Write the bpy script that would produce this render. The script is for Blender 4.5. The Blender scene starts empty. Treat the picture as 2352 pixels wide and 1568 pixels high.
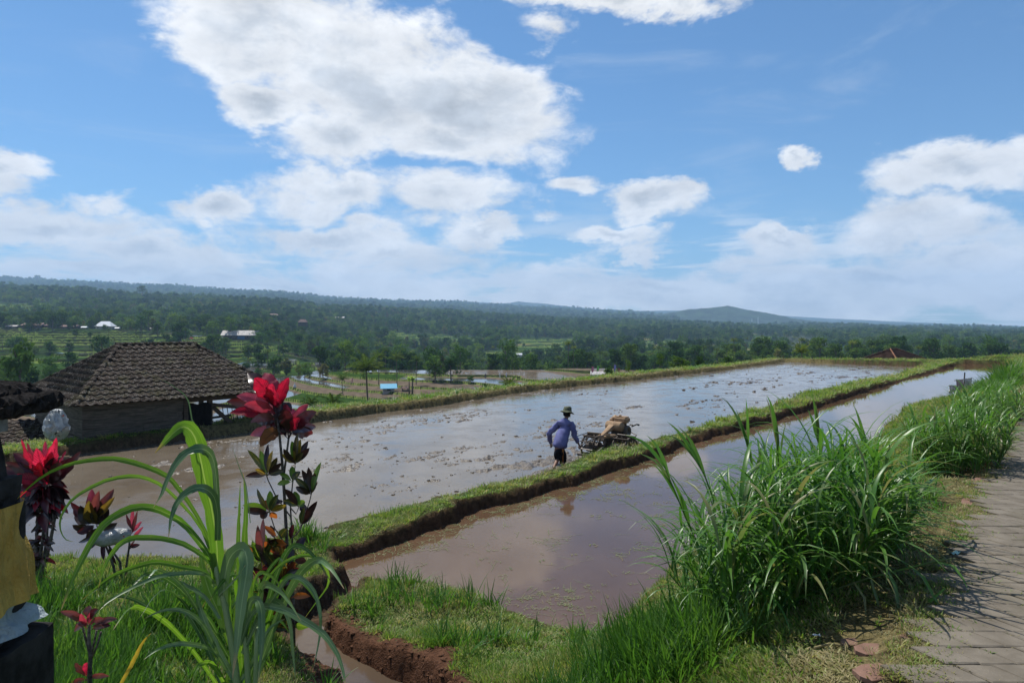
import bpy, bmesh, math, random
import numpy as np
from mathutils import Vector, Matrix, Euler
R = math.radians
random.seed(7)
rng = np.random.default_rng(7)
sc = bpy.context.scene
col = sc.collection

# ------------------------------------------------------------------ camera, sky, sun, exposure
cam_d = bpy.data.cameras.new('camera')
cam = bpy.data.objects.new('camera', cam_d); col.objects.link(cam)
cam.location = (0, 0, 3.6); cam.rotation_euler = (R(90), 0, 0)
cam_d.sensor_width = 36; cam_d.lens = 24.0; cam_d.shift_y = -0.01446
cam_d.clip_start = 0.05; cam_d.clip_end = 30000
sc.camera = cam
F = 1568.0                      # focal length in units of the sketch grid (2352 wide)
def PX(px, py, z=0.0):          # the point at height z seen along a direction
    d = F*(3.6-z)/(py-750.0)
    return Vector(((px-1176)/F*d, d, z))
def DX(px, py, d):              # the point at depth d along a direction
    return Vector(((px-1176)/F*d, d, 3.6-(py-750.0)/F*d))

HAZE = 0.000145                  # even density of the air
SUN_EL, SUN_AZ = R(61), R(-38)  # sun ahead of the camera, to the left
sc.view_settings.view_transform = 'Standard'
sc.view_settings.look = 'None'
sc.view_settings.exposure = 0.22
sc.view_settings.gamma = 1.0
sc.view_settings.use_curve_mapping = False
sc.render.engine = 'CYCLES'
cy = sc.cycles
cy.use_denoising = True
try: cy.denoiser = 'OPENIMAGEDENOISE'
except Exception: pass
cy.max_bounces = 6; cy.diffuse_bounces = 2; cy.glossy_bounces = 3; cy.transmission_bounces = 4
cy.transparent_max_bounces = 8; cy.volume_bounces = 1
cy.use_adaptive_sampling = True; cy.adaptive_threshold = 0.01
cy.sample_clamp_indirect = 4.0; cy.sample_clamp_direct = 12.0
cy.caustics_reflective = False; cy.caustics_refractive = False

sun_d = bpy.data.lights.new('sun', 'SUN'); sun = bpy.data.objects.new('sun', sun_d); col.objects.link(sun)
sun_d.energy = 5.0; sun_d.angle = R(0.53); sun_d.color = (1.0, 0.955, 0.88)
sdir = Vector((math.sin(SUN_AZ)*math.cos(SUN_EL), math.cos(SUN_AZ)*math.cos(SUN_EL), math.sin(SUN_EL)))
sun.rotation_euler = sdir.to_track_quat('Z', 'Y').to_euler()

# ------------------------------------------------------------------ node helper
class NT:
    def __init__(s, tree):
        s.t = tree; s.n = tree.nodes; s.l = tree.links
    def node(s, typ, **kw):
        n = s.n.new(typ)
        for k, v in kw.items(): setattr(n, k, v)
        return n
    def put(s, sock, v):
        if v is None: return
        if isinstance(v, bpy.types.NodeSocket): s.l.new(v, sock)
        elif isinstance(v, (tuple, list, Vector)) and sock.type == 'RGBA' and len(v) == 3: sock.default_value = (*v, 1)
        else: sock.default_value = v
    def m(s, op, a, b=None, c=None, clamp=False):
        n = s.node('ShaderNodeMath', operation=op, use_clamp=clamp)
        for i, v in enumerate((a, b, c)): s.put(n.inputs[i], v)
        return n.outputs[0]
    def vm(s, op, a, b=None, scale=None):
        n = s.node('ShaderNodeVectorMath', operation=op)
        s.put(n.inputs[0], a); s.put(n.inputs[1], b)
        if scale is not None: s.put(n.inputs['Scale'], scale)
        return n.outputs['Value'] if op in ('LENGTH', 'DOT_PRODUCT', 'DISTANCE') else n.outputs[0]
    def mix(s, f, a, b, blend='MIX'):
        n = s.node('ShaderNodeMix', data_type='RGBA', blend_type=blend)
        n.clamp_factor = True
        s.put(n.inputs[0], f); s.put(n.inputs[6], a); s.put(n.inputs[7], b)
        return n.outputs[2]
    def ss(s, v, lo, hi, a=0.0, b=1.0):
        n = s.node('ShaderNodeMapRange', interpolation_type='SMOOTHSTEP')
        for i, x in enumerate((v, lo, hi, a, b)): s.put(n.inputs[i], x)
        return n.outputs[0]
    def noise(s, vec, scale, detail=4, rough=0.55, dist=0.0, out=0, lac=2.0):
        n = s.node('ShaderNodeTexNoise')
        s.put(n.inputs['Vector'], vec); s.put(n.inputs['Scale'], scale); s.put(n.inputs['Detail'], detail)
        s.put(n.inputs['Roughness'], rough); s.put(n.inputs['Distortion'], dist); s.put(n.inputs['Lacunarity'], lac)
        return n.outputs[out]
    def voro(s, vec, scale, feature='F1', out=0, rand=1.0):
        n = s.node('ShaderNodeTexVoronoi', feature=feature)
        s.put(n.inputs['Vector'], vec); s.put(n.inputs['Scale'], scale); s.put(n.inputs['Randomness'], rand)
        return n.outputs[out]
    def attr(s, name, out=2):
        return s.node('ShaderNodeAttribute', attribute_name=name).outputs[out]
    def bump(s, h, strength=0.5, dist=0.05, normal=None):
        n = s.node('ShaderNodeBump')
        s.put(n.inputs['Height'], h); s.put(n.inputs['Strength'], strength); s.put(n.inputs['Distance'], dist)
        if normal is not None: s.put(n.inputs['Normal'], normal)
        return n.outputs[0]

# ------------------------------------------------------------------ world: Nishita sky with clouds
world = bpy.data.worlds.new('World'); sc.world = world; world.use_nodes = True
W = NT(world.node_tree); W.n.clear()
sky = W.node('ShaderNodeTexSky', sky_type='NISHITA', sun_disc=False, sun_elevation=SUN_EL, sun_rotation=SUN_AZ,
             altitude=300, air_density=1.0, dust_density=0.3, ozone_density=2.2)
gen = W.node('ShaderNodeTexCoord').outputs['Generated']
sep = W.node('ShaderNodeSeparateXYZ'); W.l.new(gen, sep.inputs[0])
az = W.m('ARCTAN2', sep.outputs[0], sep.outputs[1])
el = W.m('ARCSINE', sep.outputs[2])
cmb = W.node('ShaderNodeCombineXYZ'); W.l.new(az, cmb.inputs[0]); W.l.new(el, cmb.inputs[1])
P0 = cmb.outputs[0]
# cloud-edge turbulence: noise on the direction itself, so it has no seam
stretch = W.vm('MULTIPLY', gen, (1.0, 1.0, 1.9))
w1 = W.noise(stretch, 3.4, 6, 0.62, 0.2, out=1)
w2 = W.noise(stretch, 9.0, 8, 0.62, 0.3, out=1)
wv = W.vm('SCALE', W.vm('SUBTRACT', w1, (0.5, 0.5, 0.5)), scale=0.17)
wv2 = W.vm('SCALE', W.vm('SUBTRACT', w2, (0.5, 0.5, 0.5)), scale=0.07)
P1 = W.vm('ADD', P0, W.vm('ADD', wv, wv2))
P1 = W.vm('MULTIPLY', P1, (1, 1, 0))
def ae(px, py):
    a = math.atan((px-1176)/F)
    return a, math.atan((750-py)/F*math.cos(a))
def blob(px, py, rx, ry, amp=1.0, rot=0.0):
    a, e = ae(px, py)
    a2, _ = ae(px+rx, py); a1, _ = ae(px-rx, py); _, e2 = ae(px, py-ry); _, e1 = ae(px, py+ry)
    ra, re = (a2-a1)/2, abs(e2-e1)/2
    v = W.vm('SUBTRACT', P1, (a, e, 0))
    if rot:
        n = W.node('ShaderNodeVectorRotate', rotation_type='Z_AXIS'); W.l.new(v, n.inputs['Vector']); n.inputs['Angle'].default_value = rot; v = n.outputs[0]
    v = W.vm('MULTIPLY', v, (1/ra, 1/re, 0))
    r = W.vm('LENGTH', v)
    return W.m('MULTIPLY_ADD', r, -amp, amp)
BL = [(610,50,330,125,1,0), (840,190,290,190,1,R(20)), (1085,255,290,120,1,R(14)), (620,235,110,60,.9,0), (790,335,160,95,1,0), (1040,325,290,80,.9,R(5)),
      (760,462,200,75,.85,0), (1010,468,220,75,.8,0), (480,478,100,60,.85,0), (120,520,330,75,1,0), (-120,470,170,70,.8,0), (350,590,330,60,.8,0),
      (760,560,240,50,.85,0), (1110,555,120,32,.8,0), (10,395,110,60,.8,0), (245,452,50,22,.35,0),
      (1355,450,70,48,.8,0), (1492,478,98,52,1,0), (1410,560,140,28,.9,0), (1820,366,50,38,.9,0), (1255,100,50,36,.4,0),
      (2200,390,230,68,1,0), (2140,520,230,70,.75,0), (2230,590,250,60,.8,0), (1815,572,80,30,.85,0), (1770,610,190,34,.45,0), (1430,-12,370,68,.95,0),
      (2400,100,60,30,.4,0), (600,640,900,46,.7,0), (1700,680,1200,60,.7,0), (250,640,500,50,.8,0), (900,600,260,40,.7,0), (1500,640,380,40,.6,0), (2100,640,420,50,.8,0), (1150,700,1500,45,.7,0), (1240,520,60,20,.3,0)]
dens = None
for b in BL:
    v = blob(*b)
    if dens is None: dens = v
    else: dens = W.m('SMOOTH_MAX', dens, v, 0.12)
# the rest of the dome carries the same sort of clouds
cn = W.noise(W.vm('MULTIPLY', gen, (1, 1, 2.0)), 2.4, 3, 0.5)
outside = W.ss(W.m('ABSOLUTE', az), 0.68, 0.85)
outside = W.m('MAXIMUM', outside, W.ss(el, 0.50, 0.66))
gdn = W.m('MULTIPLY', W.m('MULTIPLY_ADD', cn, 3.4, -1.9), outside)
gdn = W.m('SUBTRACT', gdn, W.m('MULTIPLY', W.m('SUBTRACT', 1.0, outside), 1.0))
dens = W.m('MAXIMUM', dens, gdn)
f1 = W.noise(stretch, 7.0, 9, 0.6, 0.35)
f2 = W.noise(W.vm('ADD', stretch, (sdir.x*0.03, sdir.y*0.03, sdir.z*0.05)), 7.0, 9, 0.6, 0.35)
fw_ = W.noise(stretch, 26.0, 6, 0.65, 0.5)
f3 = W.noise(stretch, 2.6, 4, 0.5, 0.2)
dd = W.m('ADD', W.m('ADD', dens, W.m('MULTIPLY_ADD', f1, 1.45, -0.72)), W.m('MULTIPLY_ADD', fw_, 0.60, -0.30))
cover = W.ss(dd, -0.10, 0.42)
# a broken deck of cloud seen in perspective towards the horizon
zz = W.m('ADD', W.m('MAXIMUM', sep.outputs[2], 0.0), 0.045)
dk = W.node('ShaderNodeCombineXYZ'); W.l.new(W.m('DIVIDE', sep.outputs[0], zz), dk.inputs[0]); W.l.new(W.m('DIVIDE', sep.outputs[1], zz), dk.inputs[1]); W.l.new(W.m('MULTIPLY', sep.outputs[2], 14.0), dk.inputs[2])
dn1 = W.noise(dk.outputs[0], 0.55, 8, 0.62, 0.25); dn2 = W.noise(W.vm('ADD', dk.outputs[0], (0.0, 0.0, 0.35)), 0.55, 8, 0.62, 0.25)
low = W.ss(el, 0.21, 0.07)
dkc = W.m('MULTIPLY', W.ss(dn1, 0.47, 0.60), low)
dkl = W.m('ADD', W.m('SUBTRACT', 0.97, W.m('MULTIPLY', W.ss(dn1, 0.56, 0.74), 0.16)), W.m('MULTIPLY', W.m('SUBTRACT', dn1, dn2), 1.3))
thick = W.ss(W.m('ADD', dd, W.m('MULTIPLY_ADD', f3, 0.7, -0.35)), 0.42, 1.0)
relief = W.m('MULTIPLY', W.m('SUBTRACT', f1, f2), 0.95)
lum = W.m('SUBTRACT', W.m('ADD', 1.0, relief), W.m('MULTIPLY', thick, 0.26))
lum = W.m('MULTIPLY', lum, 1.0)
ccol = W.mix(thick, (9.3, 9.35, 9.4), (8.0, 8.45, 9.0))
cm = W.node('ShaderNodeMix', data_type='RGBA', blend_type='MULTIPLY'); cm.inputs[0].default_value = 1.0
W.l.new(ccol, cm.inputs[6]); W.l.new(lum, cm.inputs[7])
# thin high veil
veil = W.noise(W.vm('MULTIPLY', gen, (1.2, 1.0, 5.0)), 2.2, 7, 0.6, 1.2)
veil = W.m('MULTIPLY', W.ss(veil, 0.50, 0.80), 0.28)
skyc = W.vm('MULTIPLY', sky.outputs[0], (0.56, 0.92, 1.16))
c1 = W.mix(veil, skyc, (7.6, 8.2, 8.8))
dcm = W.node('ShaderNodeMix', data_type='RGBA', blend_type='MULTIPLY'); dcm.inputs[0].default_value = 1.0; dcm.inputs[6].default_value = (9.6, 9.7, 9.8, 1); W.l.new(dkl, dcm.inputs[7])
c1 = W.mix(W.m('MULTIPLY', dkc, 0.85), c1, dcm.outputs[2])
c2 = W.mix(cover, c1, cm.outputs[2])
bg = W.node('ShaderNodeBackground'); W.l.new(c2, bg.inputs[0]); bg.inputs[1].default_value = 0.086
wo = W.node('ShaderNodeOutputWorld'); W.l.new(bg.outputs[0], wo.inputs[0])
world.cycles.sampling_method = 'MANUAL'; world.cycles.sample_map_resolution = 512

# ------------------------------------------------------------------ mesh helpers
def tag(o, label=None, cat=None, group=None, kind=None):
    if label: o['label'] = label
    if cat: o['category'] = cat
    if group: o['group'] = group
    if kind: o['kind'] = kind
    return o
def empty(name, loc, rz=0.0, label=None, cat=None, group=None):
    o = bpy.data.objects.new(name, None); col.objects.link(o); o.location = loc; o.rotation_euler = (0, 0, rz)
    o.empty_display_size = 0.1
    return tag(o, label, cat, group)
def link(name, me, parent=None):
    o = bpy.data.objects.new(name, me); col.objects.link(o)
    if parent is not None:
        o.parent = parent
    return o
def wlink(name, me, parent):        # a mesh built in world coordinates, parented to an unrotated empty
    o = link(name, me, parent)
    o.location = -Vector(parent.location) if parent is not None else (0, 0, 0)
    return o
class MB:
    def __init__(s): s.v = []; s.f = []; s.mi = []; s.cur = 0
    def add(s, vs, fs):
        b = len(s.v); s.v.extend([tuple(v) for v in vs]); s.f.extend([tuple(i+b for i in f) for f in fs]); s.mi.extend([s.cur]*len(fs))
    def box(s, x0, x1, y0, y1, z0, z1, M=None):
        vs = [Vector((x, y, z)) for z in (z0, z1) for y in (y0, y1) for x in (x0, x1)]
        if M is not None: vs = [M @ v for v in vs]
        s.add(vs, [(0,2,3,1), (4,5,7,6), (0,1,5,4), (2,6,7,3), (0,4,6,2), (1,3,7,5)])
    def bar(s, a, b, w, h=None, up=Vector((0,0,1))):
        a = Vector(a); b = Vector(b); h = h or w; t = (b-a).normalized()
        if abs(t.dot(up)) > .98: up = Vector((0,1,0))
        x = t.cross(up).normalized(); y = x.cross(t).normalized()
        vs = []
        for p in (a, b):
            for sx, sy in ((-1,-1), (1,-1), (1,1), (-1,1)): vs.append(p+x*sx*w/2+y*sy*h/2)
        s.add(vs, [(3,2,1,0), (4,5,6,7), (0,1,5,4), (1,2,6,5), (2,3,7,6), (3,0,4,7)])
    def tube(s, pts, rads, n=8, cap=True):
        pts = [Vector(p) for p in pts]
        if not isinstance(rads, (list, tuple)): rads = [rads]*len(pts)
        vs = []; X = None
        for i, p in enumerate(pts):
            t = (pts[min(i+1, len(pts)-1)]-pts[max(i-1, 0)]).normalized()
            if X is None:
                u = Vector((0,0,1)) if abs(t.z) < .9 else Vector((1,0,0))
                X = t.cross(u).normalized()
            X = (X-t*X.dot(t)).normalized(); Y = t.cross(X)
            for k in range(n):
                a = 2*math.pi*k/n; vs.append(p+(X*math.cos(a)+Y*math.sin(a))*rads[i])
        fs = []
        for i in range(len(pts)-1):
            for k in range(n):
                fs.append((i*n+k, i*n+(k+1)%n, (i+1)*n+(k+1)%n, (i+1)*n+k))
        if cap: fs.append(tuple(range(n-1,-1,-1))); fs.append(tuple((len(pts)-1)*n+k for k in range(n)))
        s.add(vs, fs)
    def lathe(s, prof, n=16, M=None):
        vs = []
        for r, z in prof:
            for k in range(n):
                a = 2*math.pi*k/n; v = Vector((r*math.cos(a), r*math.sin(a), z)); vs.append(M @ v if M is not None else v)
        fs = [(i*n+k, i*n+(k+1)%n, (i+1)*n+(k+1)%n, (i+1)*n+k) for i in range(len(prof)-1) for k in range(n)]
        s.add(vs, fs)
    def mesh(s, name, mat=None, smooth=False):
        me = bpy.data.meshes.new(name); me.from_pydata(s.v, [], s.f)
        for m_ in (mat if isinstance(mat, (list, tuple)) else [mat]):
            if m_: me.materials.append(m_)
        if any(s.mi): me.polygons.foreach_set('material_index', s.mi)
        if smooth: me.polygons.foreach_set('use_smooth', [True]*len(me.polygons))
        me.update(); return me
def npmesh(name, V, Fq, mat, smooth=True, attrs=None):
    V = np.asarray(V, np.float32); Fq = np.asarray(Fq, np.int32); k = Fq.shape[1]
    me = bpy.data.meshes.new(name)
    me.vertices.add(len(V)); me.vertices.foreach_set('co', V.ravel())
    me.loops.add(Fq.size); me.loops.foreach_set('vertex_index', Fq.ravel())
    me.polygons.add(len(Fq)); me.polygons.foreach_set('loop_start', np.arange(0, Fq.size, k, dtype=np.int32))
    try: me.polygons.foreach_set('loop_total', np.full(len(Fq), k, np.int32))
    except Exception: pass
    if smooth: me.polygons.foreach_set('use_smooth', np.ones(len(Fq), bool))
    for m_ in (mat if isinstance(mat, (list, tuple)) else [mat]): me.materials.append(m_)
    if attrs:
        for nm, a in attrs.items():
            at = me.attributes.new(nm, 'FLOAT', 'POINT'); at.data.foreach_set('value', np.asarray(a, np.float32).ravel())
    me.update(calc_edges=True); me.validate()
    return me

# numpy noise
_perm = np.random.default_rng(3).random((256, 256)).astype(np.float32)
def vnoise(x, y):
    xi = np.floor(x).astype(np.int64); yi = np.floor(y).astype(np.int64)
    fx = x-xi; fy = y-yi; fx = fx*fx*fx*(fx*(fx*6-15)+10); fy = fy*fy*fy*(fy*(fy*6-15)+10)
    a = _perm[xi & 255, yi & 255]; b = _perm[(xi+1) & 255, yi & 255]; c = _perm[xi & 255, (yi+1) & 255]; d = _perm[(xi+1) & 255, (yi+1) & 255]
    return (a*(1-fx)+b*fx)*(1-fy)+(c*(1-fx)+d*fx)*fy
def fbm(x, y, o=4, g=0.5, seed=0.0):
    s = 0; a = 1.0; t = 0; ca, sa = math.cos(.6), math.sin(.6)
    x = x+seed*17.3; y = y-seed*9.7
    for i in range(o):
        s = s+a*vnoise(x, y); t += a; a *= g
        x, y = (x*ca-y*sa)*2.03+11.1, (x*sa+y*ca)*2.03+5.7
    return s/t-0.5
def sstep(v, a, b):
    t = np.clip((v-a)/(b-a), 0, 1); return t*t*(3-2*t)
def seg_dist(x, y, pts, closed=True):
    pts = np.asarray(pts, float); n = len(pts); best = np.full(x.shape, 1e9)
    for i in range(n if closed else n-1):
        a = pts[i]; b = pts[(i+1) % n]; e = b-a; L = e@e+1e-12
        t = np.clip(((x-a[0])*e[0]+(y-a[1])*e[1])/L, 0, 1)
        dx = x-a[0]-t*e[0]; dy = y-a[1]-t*e[1]
        best = np.minimum(best, dx*dx+dy*dy)
    return np.sqrt(best)
def inside(x, y, pts):
    pts = np.asarray(pts, float); n = len(pts); c = np.zeros(x.shape, bool)
    for i in range(n):
        a = pts[i]; b = pts[(i+1) % n]
        if a[1] == b[1]: continue
        m = ((a[1] > y) != (b[1] > y)) & (x < (b[0]-a[0])*(y-a[1])/(b[1]-a[1])+a[0])
        c ^= m
    return c
def sdf(x, y, pts):         # positive inside
    d = seg_dist(x, y, pts); return np.where(inside(x, y, pts), d, -d)
# ------------------------------------------------------------------ materials
def new_mat(name):
    m = bpy.data.materials.new(name); m.use_nodes = True; t = NT(m.node_tree); t.n.clear()
    o = t.node('ShaderNodeOutputMaterial'); return m, t, o
def pbr(t, o, color, rough=0.6, normal=None, metal=0.0, spec=0.5, **kw):
    p = t.node('ShaderNodeBsdfPrincipled')
    t.put(p.inputs['Base Color'], color); t.put(p.inputs['Roughness'], rough); t.put(p.inputs['Metallic'], metal)
    t.put(p.inputs['Specular IOR Level'], spec)
    if normal is not None: t.put(p.inputs['Normal'], normal)
    for k, v in kw.items(): t.put(p.inputs[k], v)
    if o is not None: t.l.new(p.outputs[0], o.inputs[0])
    return p
def simple(name, c, rough=0.6, metal=0.0, var=0.12, scale=6.0, bump=0.0, c2=None, obj=True):
    m, t, o = new_mat(name)
    pos = t.node('ShaderNodeTexCoord').outputs['Object' if obj else 'Generated']
    n = t.noise(pos, scale, 5, 0.6)
    d = c2 or tuple(x*(1-3.0*var) for x in c)
    b = tuple(min(1, x*(1+1.5*var)) for x in c)
    cc = t.mix(t.ss(n, 0.3, 0.7), d, b)
    nm = t.bump(t.noise(pos, scale*4, 5, 0.6), bump, 0.01) if bump else None
    pbr(t, o, cc, rough, nm, metal, spec=.08 if rough > .78 else .4); return m
def leafy(name, cols, rough=0.45, trans=0.5, attrs=None, vein=None, spec=0.4, tboost=(1.25,1.25,0.8), rand=True, scale=1.5, region=False):
    """thin leaf: diffuse + translucent + gloss, colour varied per copy and over the leaf"""
    m, t, o = new_mat(name)
    oi = t.node('ShaderNodeObjectInfo')
    geo = t.node('ShaderNodeNewGeometry')
    r = t.noise(geo.outputs['Position'], scale, 3, 0.6)
    f = t.m('ADD', t.m('MULTIPLY', oi.outputs['Random'], 0.55 if rand else 0.0), t.m('MULTIPLY', r, 0.75))
    cr = t.node('ShaderNodeValToRGB'); t.l.new(f, cr.inputs[0])
    e = cr.color_ramp.elements; n = len(cols)
    while len(e) < n: e.new(0.5)
    for i, c in enumerate(cols): e[i].position = 0.2+0.75*i/(max(n-1, 1)); e[i].color = (*c, 1)
    c = cr.outputs[0]
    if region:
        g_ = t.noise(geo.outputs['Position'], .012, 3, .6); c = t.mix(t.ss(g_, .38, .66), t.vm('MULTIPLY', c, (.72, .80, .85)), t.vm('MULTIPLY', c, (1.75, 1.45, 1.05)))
    if vein is not None: c = vein(t, c)
    p = pbr(t, None, c, rough, spec=0.0 if region else spec)
    tr = t.node('ShaderNodeBsdfTranslucent'); t.put(tr.inputs[0], t.vm('MULTIPLY', c, tboost))
    mx = t.node('ShaderNodeMixShader'); mx.inputs[0].default_value = trans
    t.l.new(p.outputs[0], mx.inputs[1]); t.l.new(tr.outputs[0], mx.inputs[2]); t.l.new(mx.outputs[0], o.inputs[0])
    return m
M_turf = leafy('turf_blades', [(.065,.15,.018), (.115,.23,.028), (.20,.29,.055), (.36,.34,.13)], .5, .45, scale=.9)
M_turf2 = leafy('lush_blades', [(.033,.108,.014), (.06,.158,.02), (.10,.205,.03)], .42, .5, scale=1.2)
M_dry = leafy('dry_blades', [(.20,.17,.07), (.32,.27,.13), (.16,.17,.06)], .6, .3)
M_napier = leafy('reed_leaf', [(.034,.112,.016), (.062,.172,.024), (.10,.225,.034), (.095,.165,.05), (.20,.20,.08)], .38, .42, scale=3.0, spec=.5)

def m_ground():
    m, t, o = new_mat('grassy_soil')
    pos = t.node('ShaderNodeNewGeometry').outputs['Position']
    n1 = t.noise(pos, 1.3, 5, .6); n2 = t.noise(pos, 9, 6, .65); n3 = t.noise(pos, 45, 4, .6)
    soil = t.mix(t.ss(n2, .3, .7), (.035,.022,.014), (.105,.070,.042))
    red = t.mix(t.ss(n2, .3, .7), (.055,.026,.015), (.125,.062,.036))
    soil = t.mix(t.attr('red'), soil, red)
    straw = t.mix(t.ss(n3, .35, .65), (.10,.085,.035), (.22,.18,.085))
    turf = t.mix(t.ss(t.m('ADD', n1, t.m('MULTIPLY_ADD', n3, .5, -.25)), .35, .65), (.030,.055,.014), (.07,.09,.026))
    turf = t.mix(t.ss(n3, .52, .72), turf, straw)
    c = t.mix(t.attr('soil'), turf, soil)
    c = t.mix(t.m('MULTIPLY', t.attr('straw'), t.ss(n2, .3, .6)), c, straw)
    h = t.m('ADD', t.m('MULTIPLY', n2, 1.0), t.m('MULTIPLY', n3, .5))
    pbr(t, o, c, .95, t.bump(h, .9, .06), spec=.06); return m
def m_farground():
    m, t, o = new_mat('terraced_land')
    pos = t.node('ShaderNodeNewGeometry').outputs['Position']
    rim = t.attr('rim'); wet = t.attr('wet'); opn = t.attr('open'); gr = t.attr('green')
    n1 = t.noise(pos, .05, 4, .6); n2 = t.noise(pos, .6, 5, .6)
    sp_ = t.node('ShaderNodeSeparateXYZ'); t.l.new(pos, sp_.inputs[0]); near_ = t.ss(sp_.outputs[1], 236, 240, 1, 0)
    mud = t.mix(t.ss(n2, .3, .7), (.024,.019,.014), (.070,.054,.040)); mud = t.mix(near_, mud, t.mix(t.ss(n2, .3, .7), (.075,.058,.042), (.16,.125,.092)))  # nearer mud gets a paler colour to suggest its wet sheen
    field = t.mix(t.ss(n2, .3, .7), (.013,.030,.008), (.042,.082,.016))
    tread = t.mix(gr, mud, field)
    rc = t.mix(t.ss(n2, .3, .75), (.07,.105,.022), (.15,.20,.045))  # grassy lips, their green brightened as if lit from above
    face = t.mix(t.ss(n2, .3, .7), (.014,.018,.008), (.035,.045,.016))  # riser faces: shade on the camera side put into the colour
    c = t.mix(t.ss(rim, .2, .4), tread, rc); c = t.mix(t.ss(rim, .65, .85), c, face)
    floor = t.mix(t.ss(n2, .3, .7), (.012,.022,.010), (.03,.05,.016))
    c = t.mix(opn, floor, c)
    dry = t.attr('dry'); c = t.mix(dry, c, (.30,.23,.11))
    p = pbr(t, None, c, 1.0, t.bump(n2, .4, .3), spec=0.0)
    g = pbr(t, None, (.06,.05,.038), .08, spec=.5)
    mx = t.node('ShaderNodeMixShader'); t.put(mx.inputs[0], wet); t.l.new(p.outputs[0], mx.inputs[1]); t.l.new(g.outputs[0], mx.inputs[2])
    t.l.new(mx.outputs[0], o.inputs[0]); return m
def m_water(name, deep, shallow, ripple=.35, rs=3.0, rough=.03, ang=0.0, muddy=0.0):
    m, t, o = new_mat(name)
    pos = t.node('ShaderNodeNewGeometry').outputs['Position']
    n = t.noise(t.vm('MULTIPLY', pos, (1, .7, 1)), .5, 4, .6)
    c = t.mix(t.ss(n, .3, .7), deep, shallow)
    big = t.noise(pos, .22, 3, .5)
    r1 = t.noise(pos, rs*2.2, 3, .5); r2 = t.noise(t.vm('MULTIPLY', pos, (1.0, 2.2, 1)), rs*7, 3, .6)
    h = t.m('ADD', r1, t.m('MULTIPLY', r2, .35))
    h = t.m('MULTIPLY', h, t.ss(big, .3, .65, .35, 1.0))
    pbr(t, o, c, rough if not muddy else t.ss(t.noise(pos, 1.1, 4, .6), .4, .62, rough, rough+muddy), t.bump(h, ripple, .02), spec=.5, IOR=1.33)
    return m
def m_mud():
    m, t, o = new_mat('wet_mud')
    pos = t.node('ShaderNodeNewGeometry').outputs['Position']
    n2 = t.noise(pos, 6, 6, .65); n3 = t.noise(pos, 30, 4, .6)
    c = t.mix(t.ss(n2, .3, .7), (.055,.042,.029), (.125,.098,.070))
    pbr(t, o, c, t.ss(n2, .3, .7, .22, .5), t.bump(t.m('ADD', n2, t.m('MULTIPLY', n3, .5)), .9, .05), spec=.5); return m
M_ground = m_ground(); M_far = m_farground(); M_mud = m_mud()
M_wmain = m_water('silty_water', (.105,.082,.058), (.150,.122,.090), .10, 2.2, .05, muddy=.16)
M_wnear = m_water('brown_water', (.082,.048,.028), (.108,.066,.040), .035, 2.0, .02)
M_wditch = m_water('ditch_water', (.07,.05,.035), (.10,.07,.045), .12, 5.0, .02)
M_stone = simple('dark_stone', (.030,.028,.027), .9, var=.2, scale=9, bump=.6)
M_bark = simple('bark', (.15,.125,.10), .9, var=.2, scale=14, bump=.5)
M_stem = simple('cordyline_stem', (.13,.11,.095), .8, var=.22, scale=30, bump=.5)
M_fiber = simple('black_thatch', (.022,.019,.018), .95, var=.25, scale=30, bump=.9)

# ------------------------------------------------------------------ the lie of the land
main_pool = [(-9,9.9),(-7.5,9.6),(-6.4,9.5),(-5.3,9.25),(-4.3,9.45),(-3.55,9.95),(-2.95,11.2),(-1.9,12.35),(-.35,14.15),(.66,15.4),(1.9,17.1),
             (5.85,22.1),(9.6,26.9),(13.9,32.8),(21.6,41.9),(30.0,51.6),(36.8,60.8),(27.9,69.7),(16.2,54.8),(12.0,50.4),(7.26,44.8),
             (4.0,41.5),(.36,37.1),(-2.3,33.0),(-2.9,31.6),(-5.6,28.4),(-7.1,26.0),(-8.7,23.6),(-10.1,21.7),(-11.3,20.4),(-12.3,19.2),(-13.6,17.6),(-14.5,15.2),(-13.8,11.8),(-11,10.1)]
near_pool = [(-2.56,9.93),(-1.96,10.67),(-1.31,11.58),(-.55,12.73),(.37,13.76),(1.44,14.94),(2.04,15.86),(3.87,18.03),(6.4,21.4),(8.9,24.1),
             (12.3,28.2),(16.4,33.2),(22.3,40.4),(30.5,50.1),(40.1,61.5),(44.6,61.8),(36.6,50.1),(30.1,41.4),(25.8,36.4),(16.0,25.5),(8.6,16.9),
             (4.2,11.6),(2.1,8.75),(1.15,7.45),(.86,6.95),(.40,7.3),(-.30,7.95),(-1.05,8.5),(-1.75,8.55),(-2.2,9.0)]
ditch = [(-2.45,7.3),(-2.12,7.35),(-1.95,7.12),(-1.68,6.80),(-1.36,6.55),(-.92,6.22),(-.5,5.6),(-.2,4.6),(-.7,4.2),(-1.1,5.2),(-1.5,6.1),(-1.87,6.44),(-2.07,6.7),(-2.31,7.0)]
outer = [(-14.7,19.0),(-13.4,20.3),(-11.7,22.3),(-10.2,24.4),(-8.9,26.2),(-8.2,27.9),(-5.7,30.6),(-3.6,33.4),(-.9,36.8),(1.4,39.6),(3.6,43.3),(6.6,46.4),(11.4,52.2),(15.6,56.6),(27.6,71.5),
         (38.3,62.6),(46.5,64.2),(70,52),(60,20),(40,-4),(-30,-6),(-26,4),(-20,10),(-17,15)]
far_edge = [(27.6,71.5),(38.3,62.6),(46.5,64.2)]
path_edge = [(.05,.8),(1.84,3.2),(2.88,4.6),(5.0,7.2),(8.1,10.9),(14,18.2),(22,28),(34,43),(48,60)]
def crest(p, off):
    return (p[0]-.78*off, p[1]+.62*off)
cp = []
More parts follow.
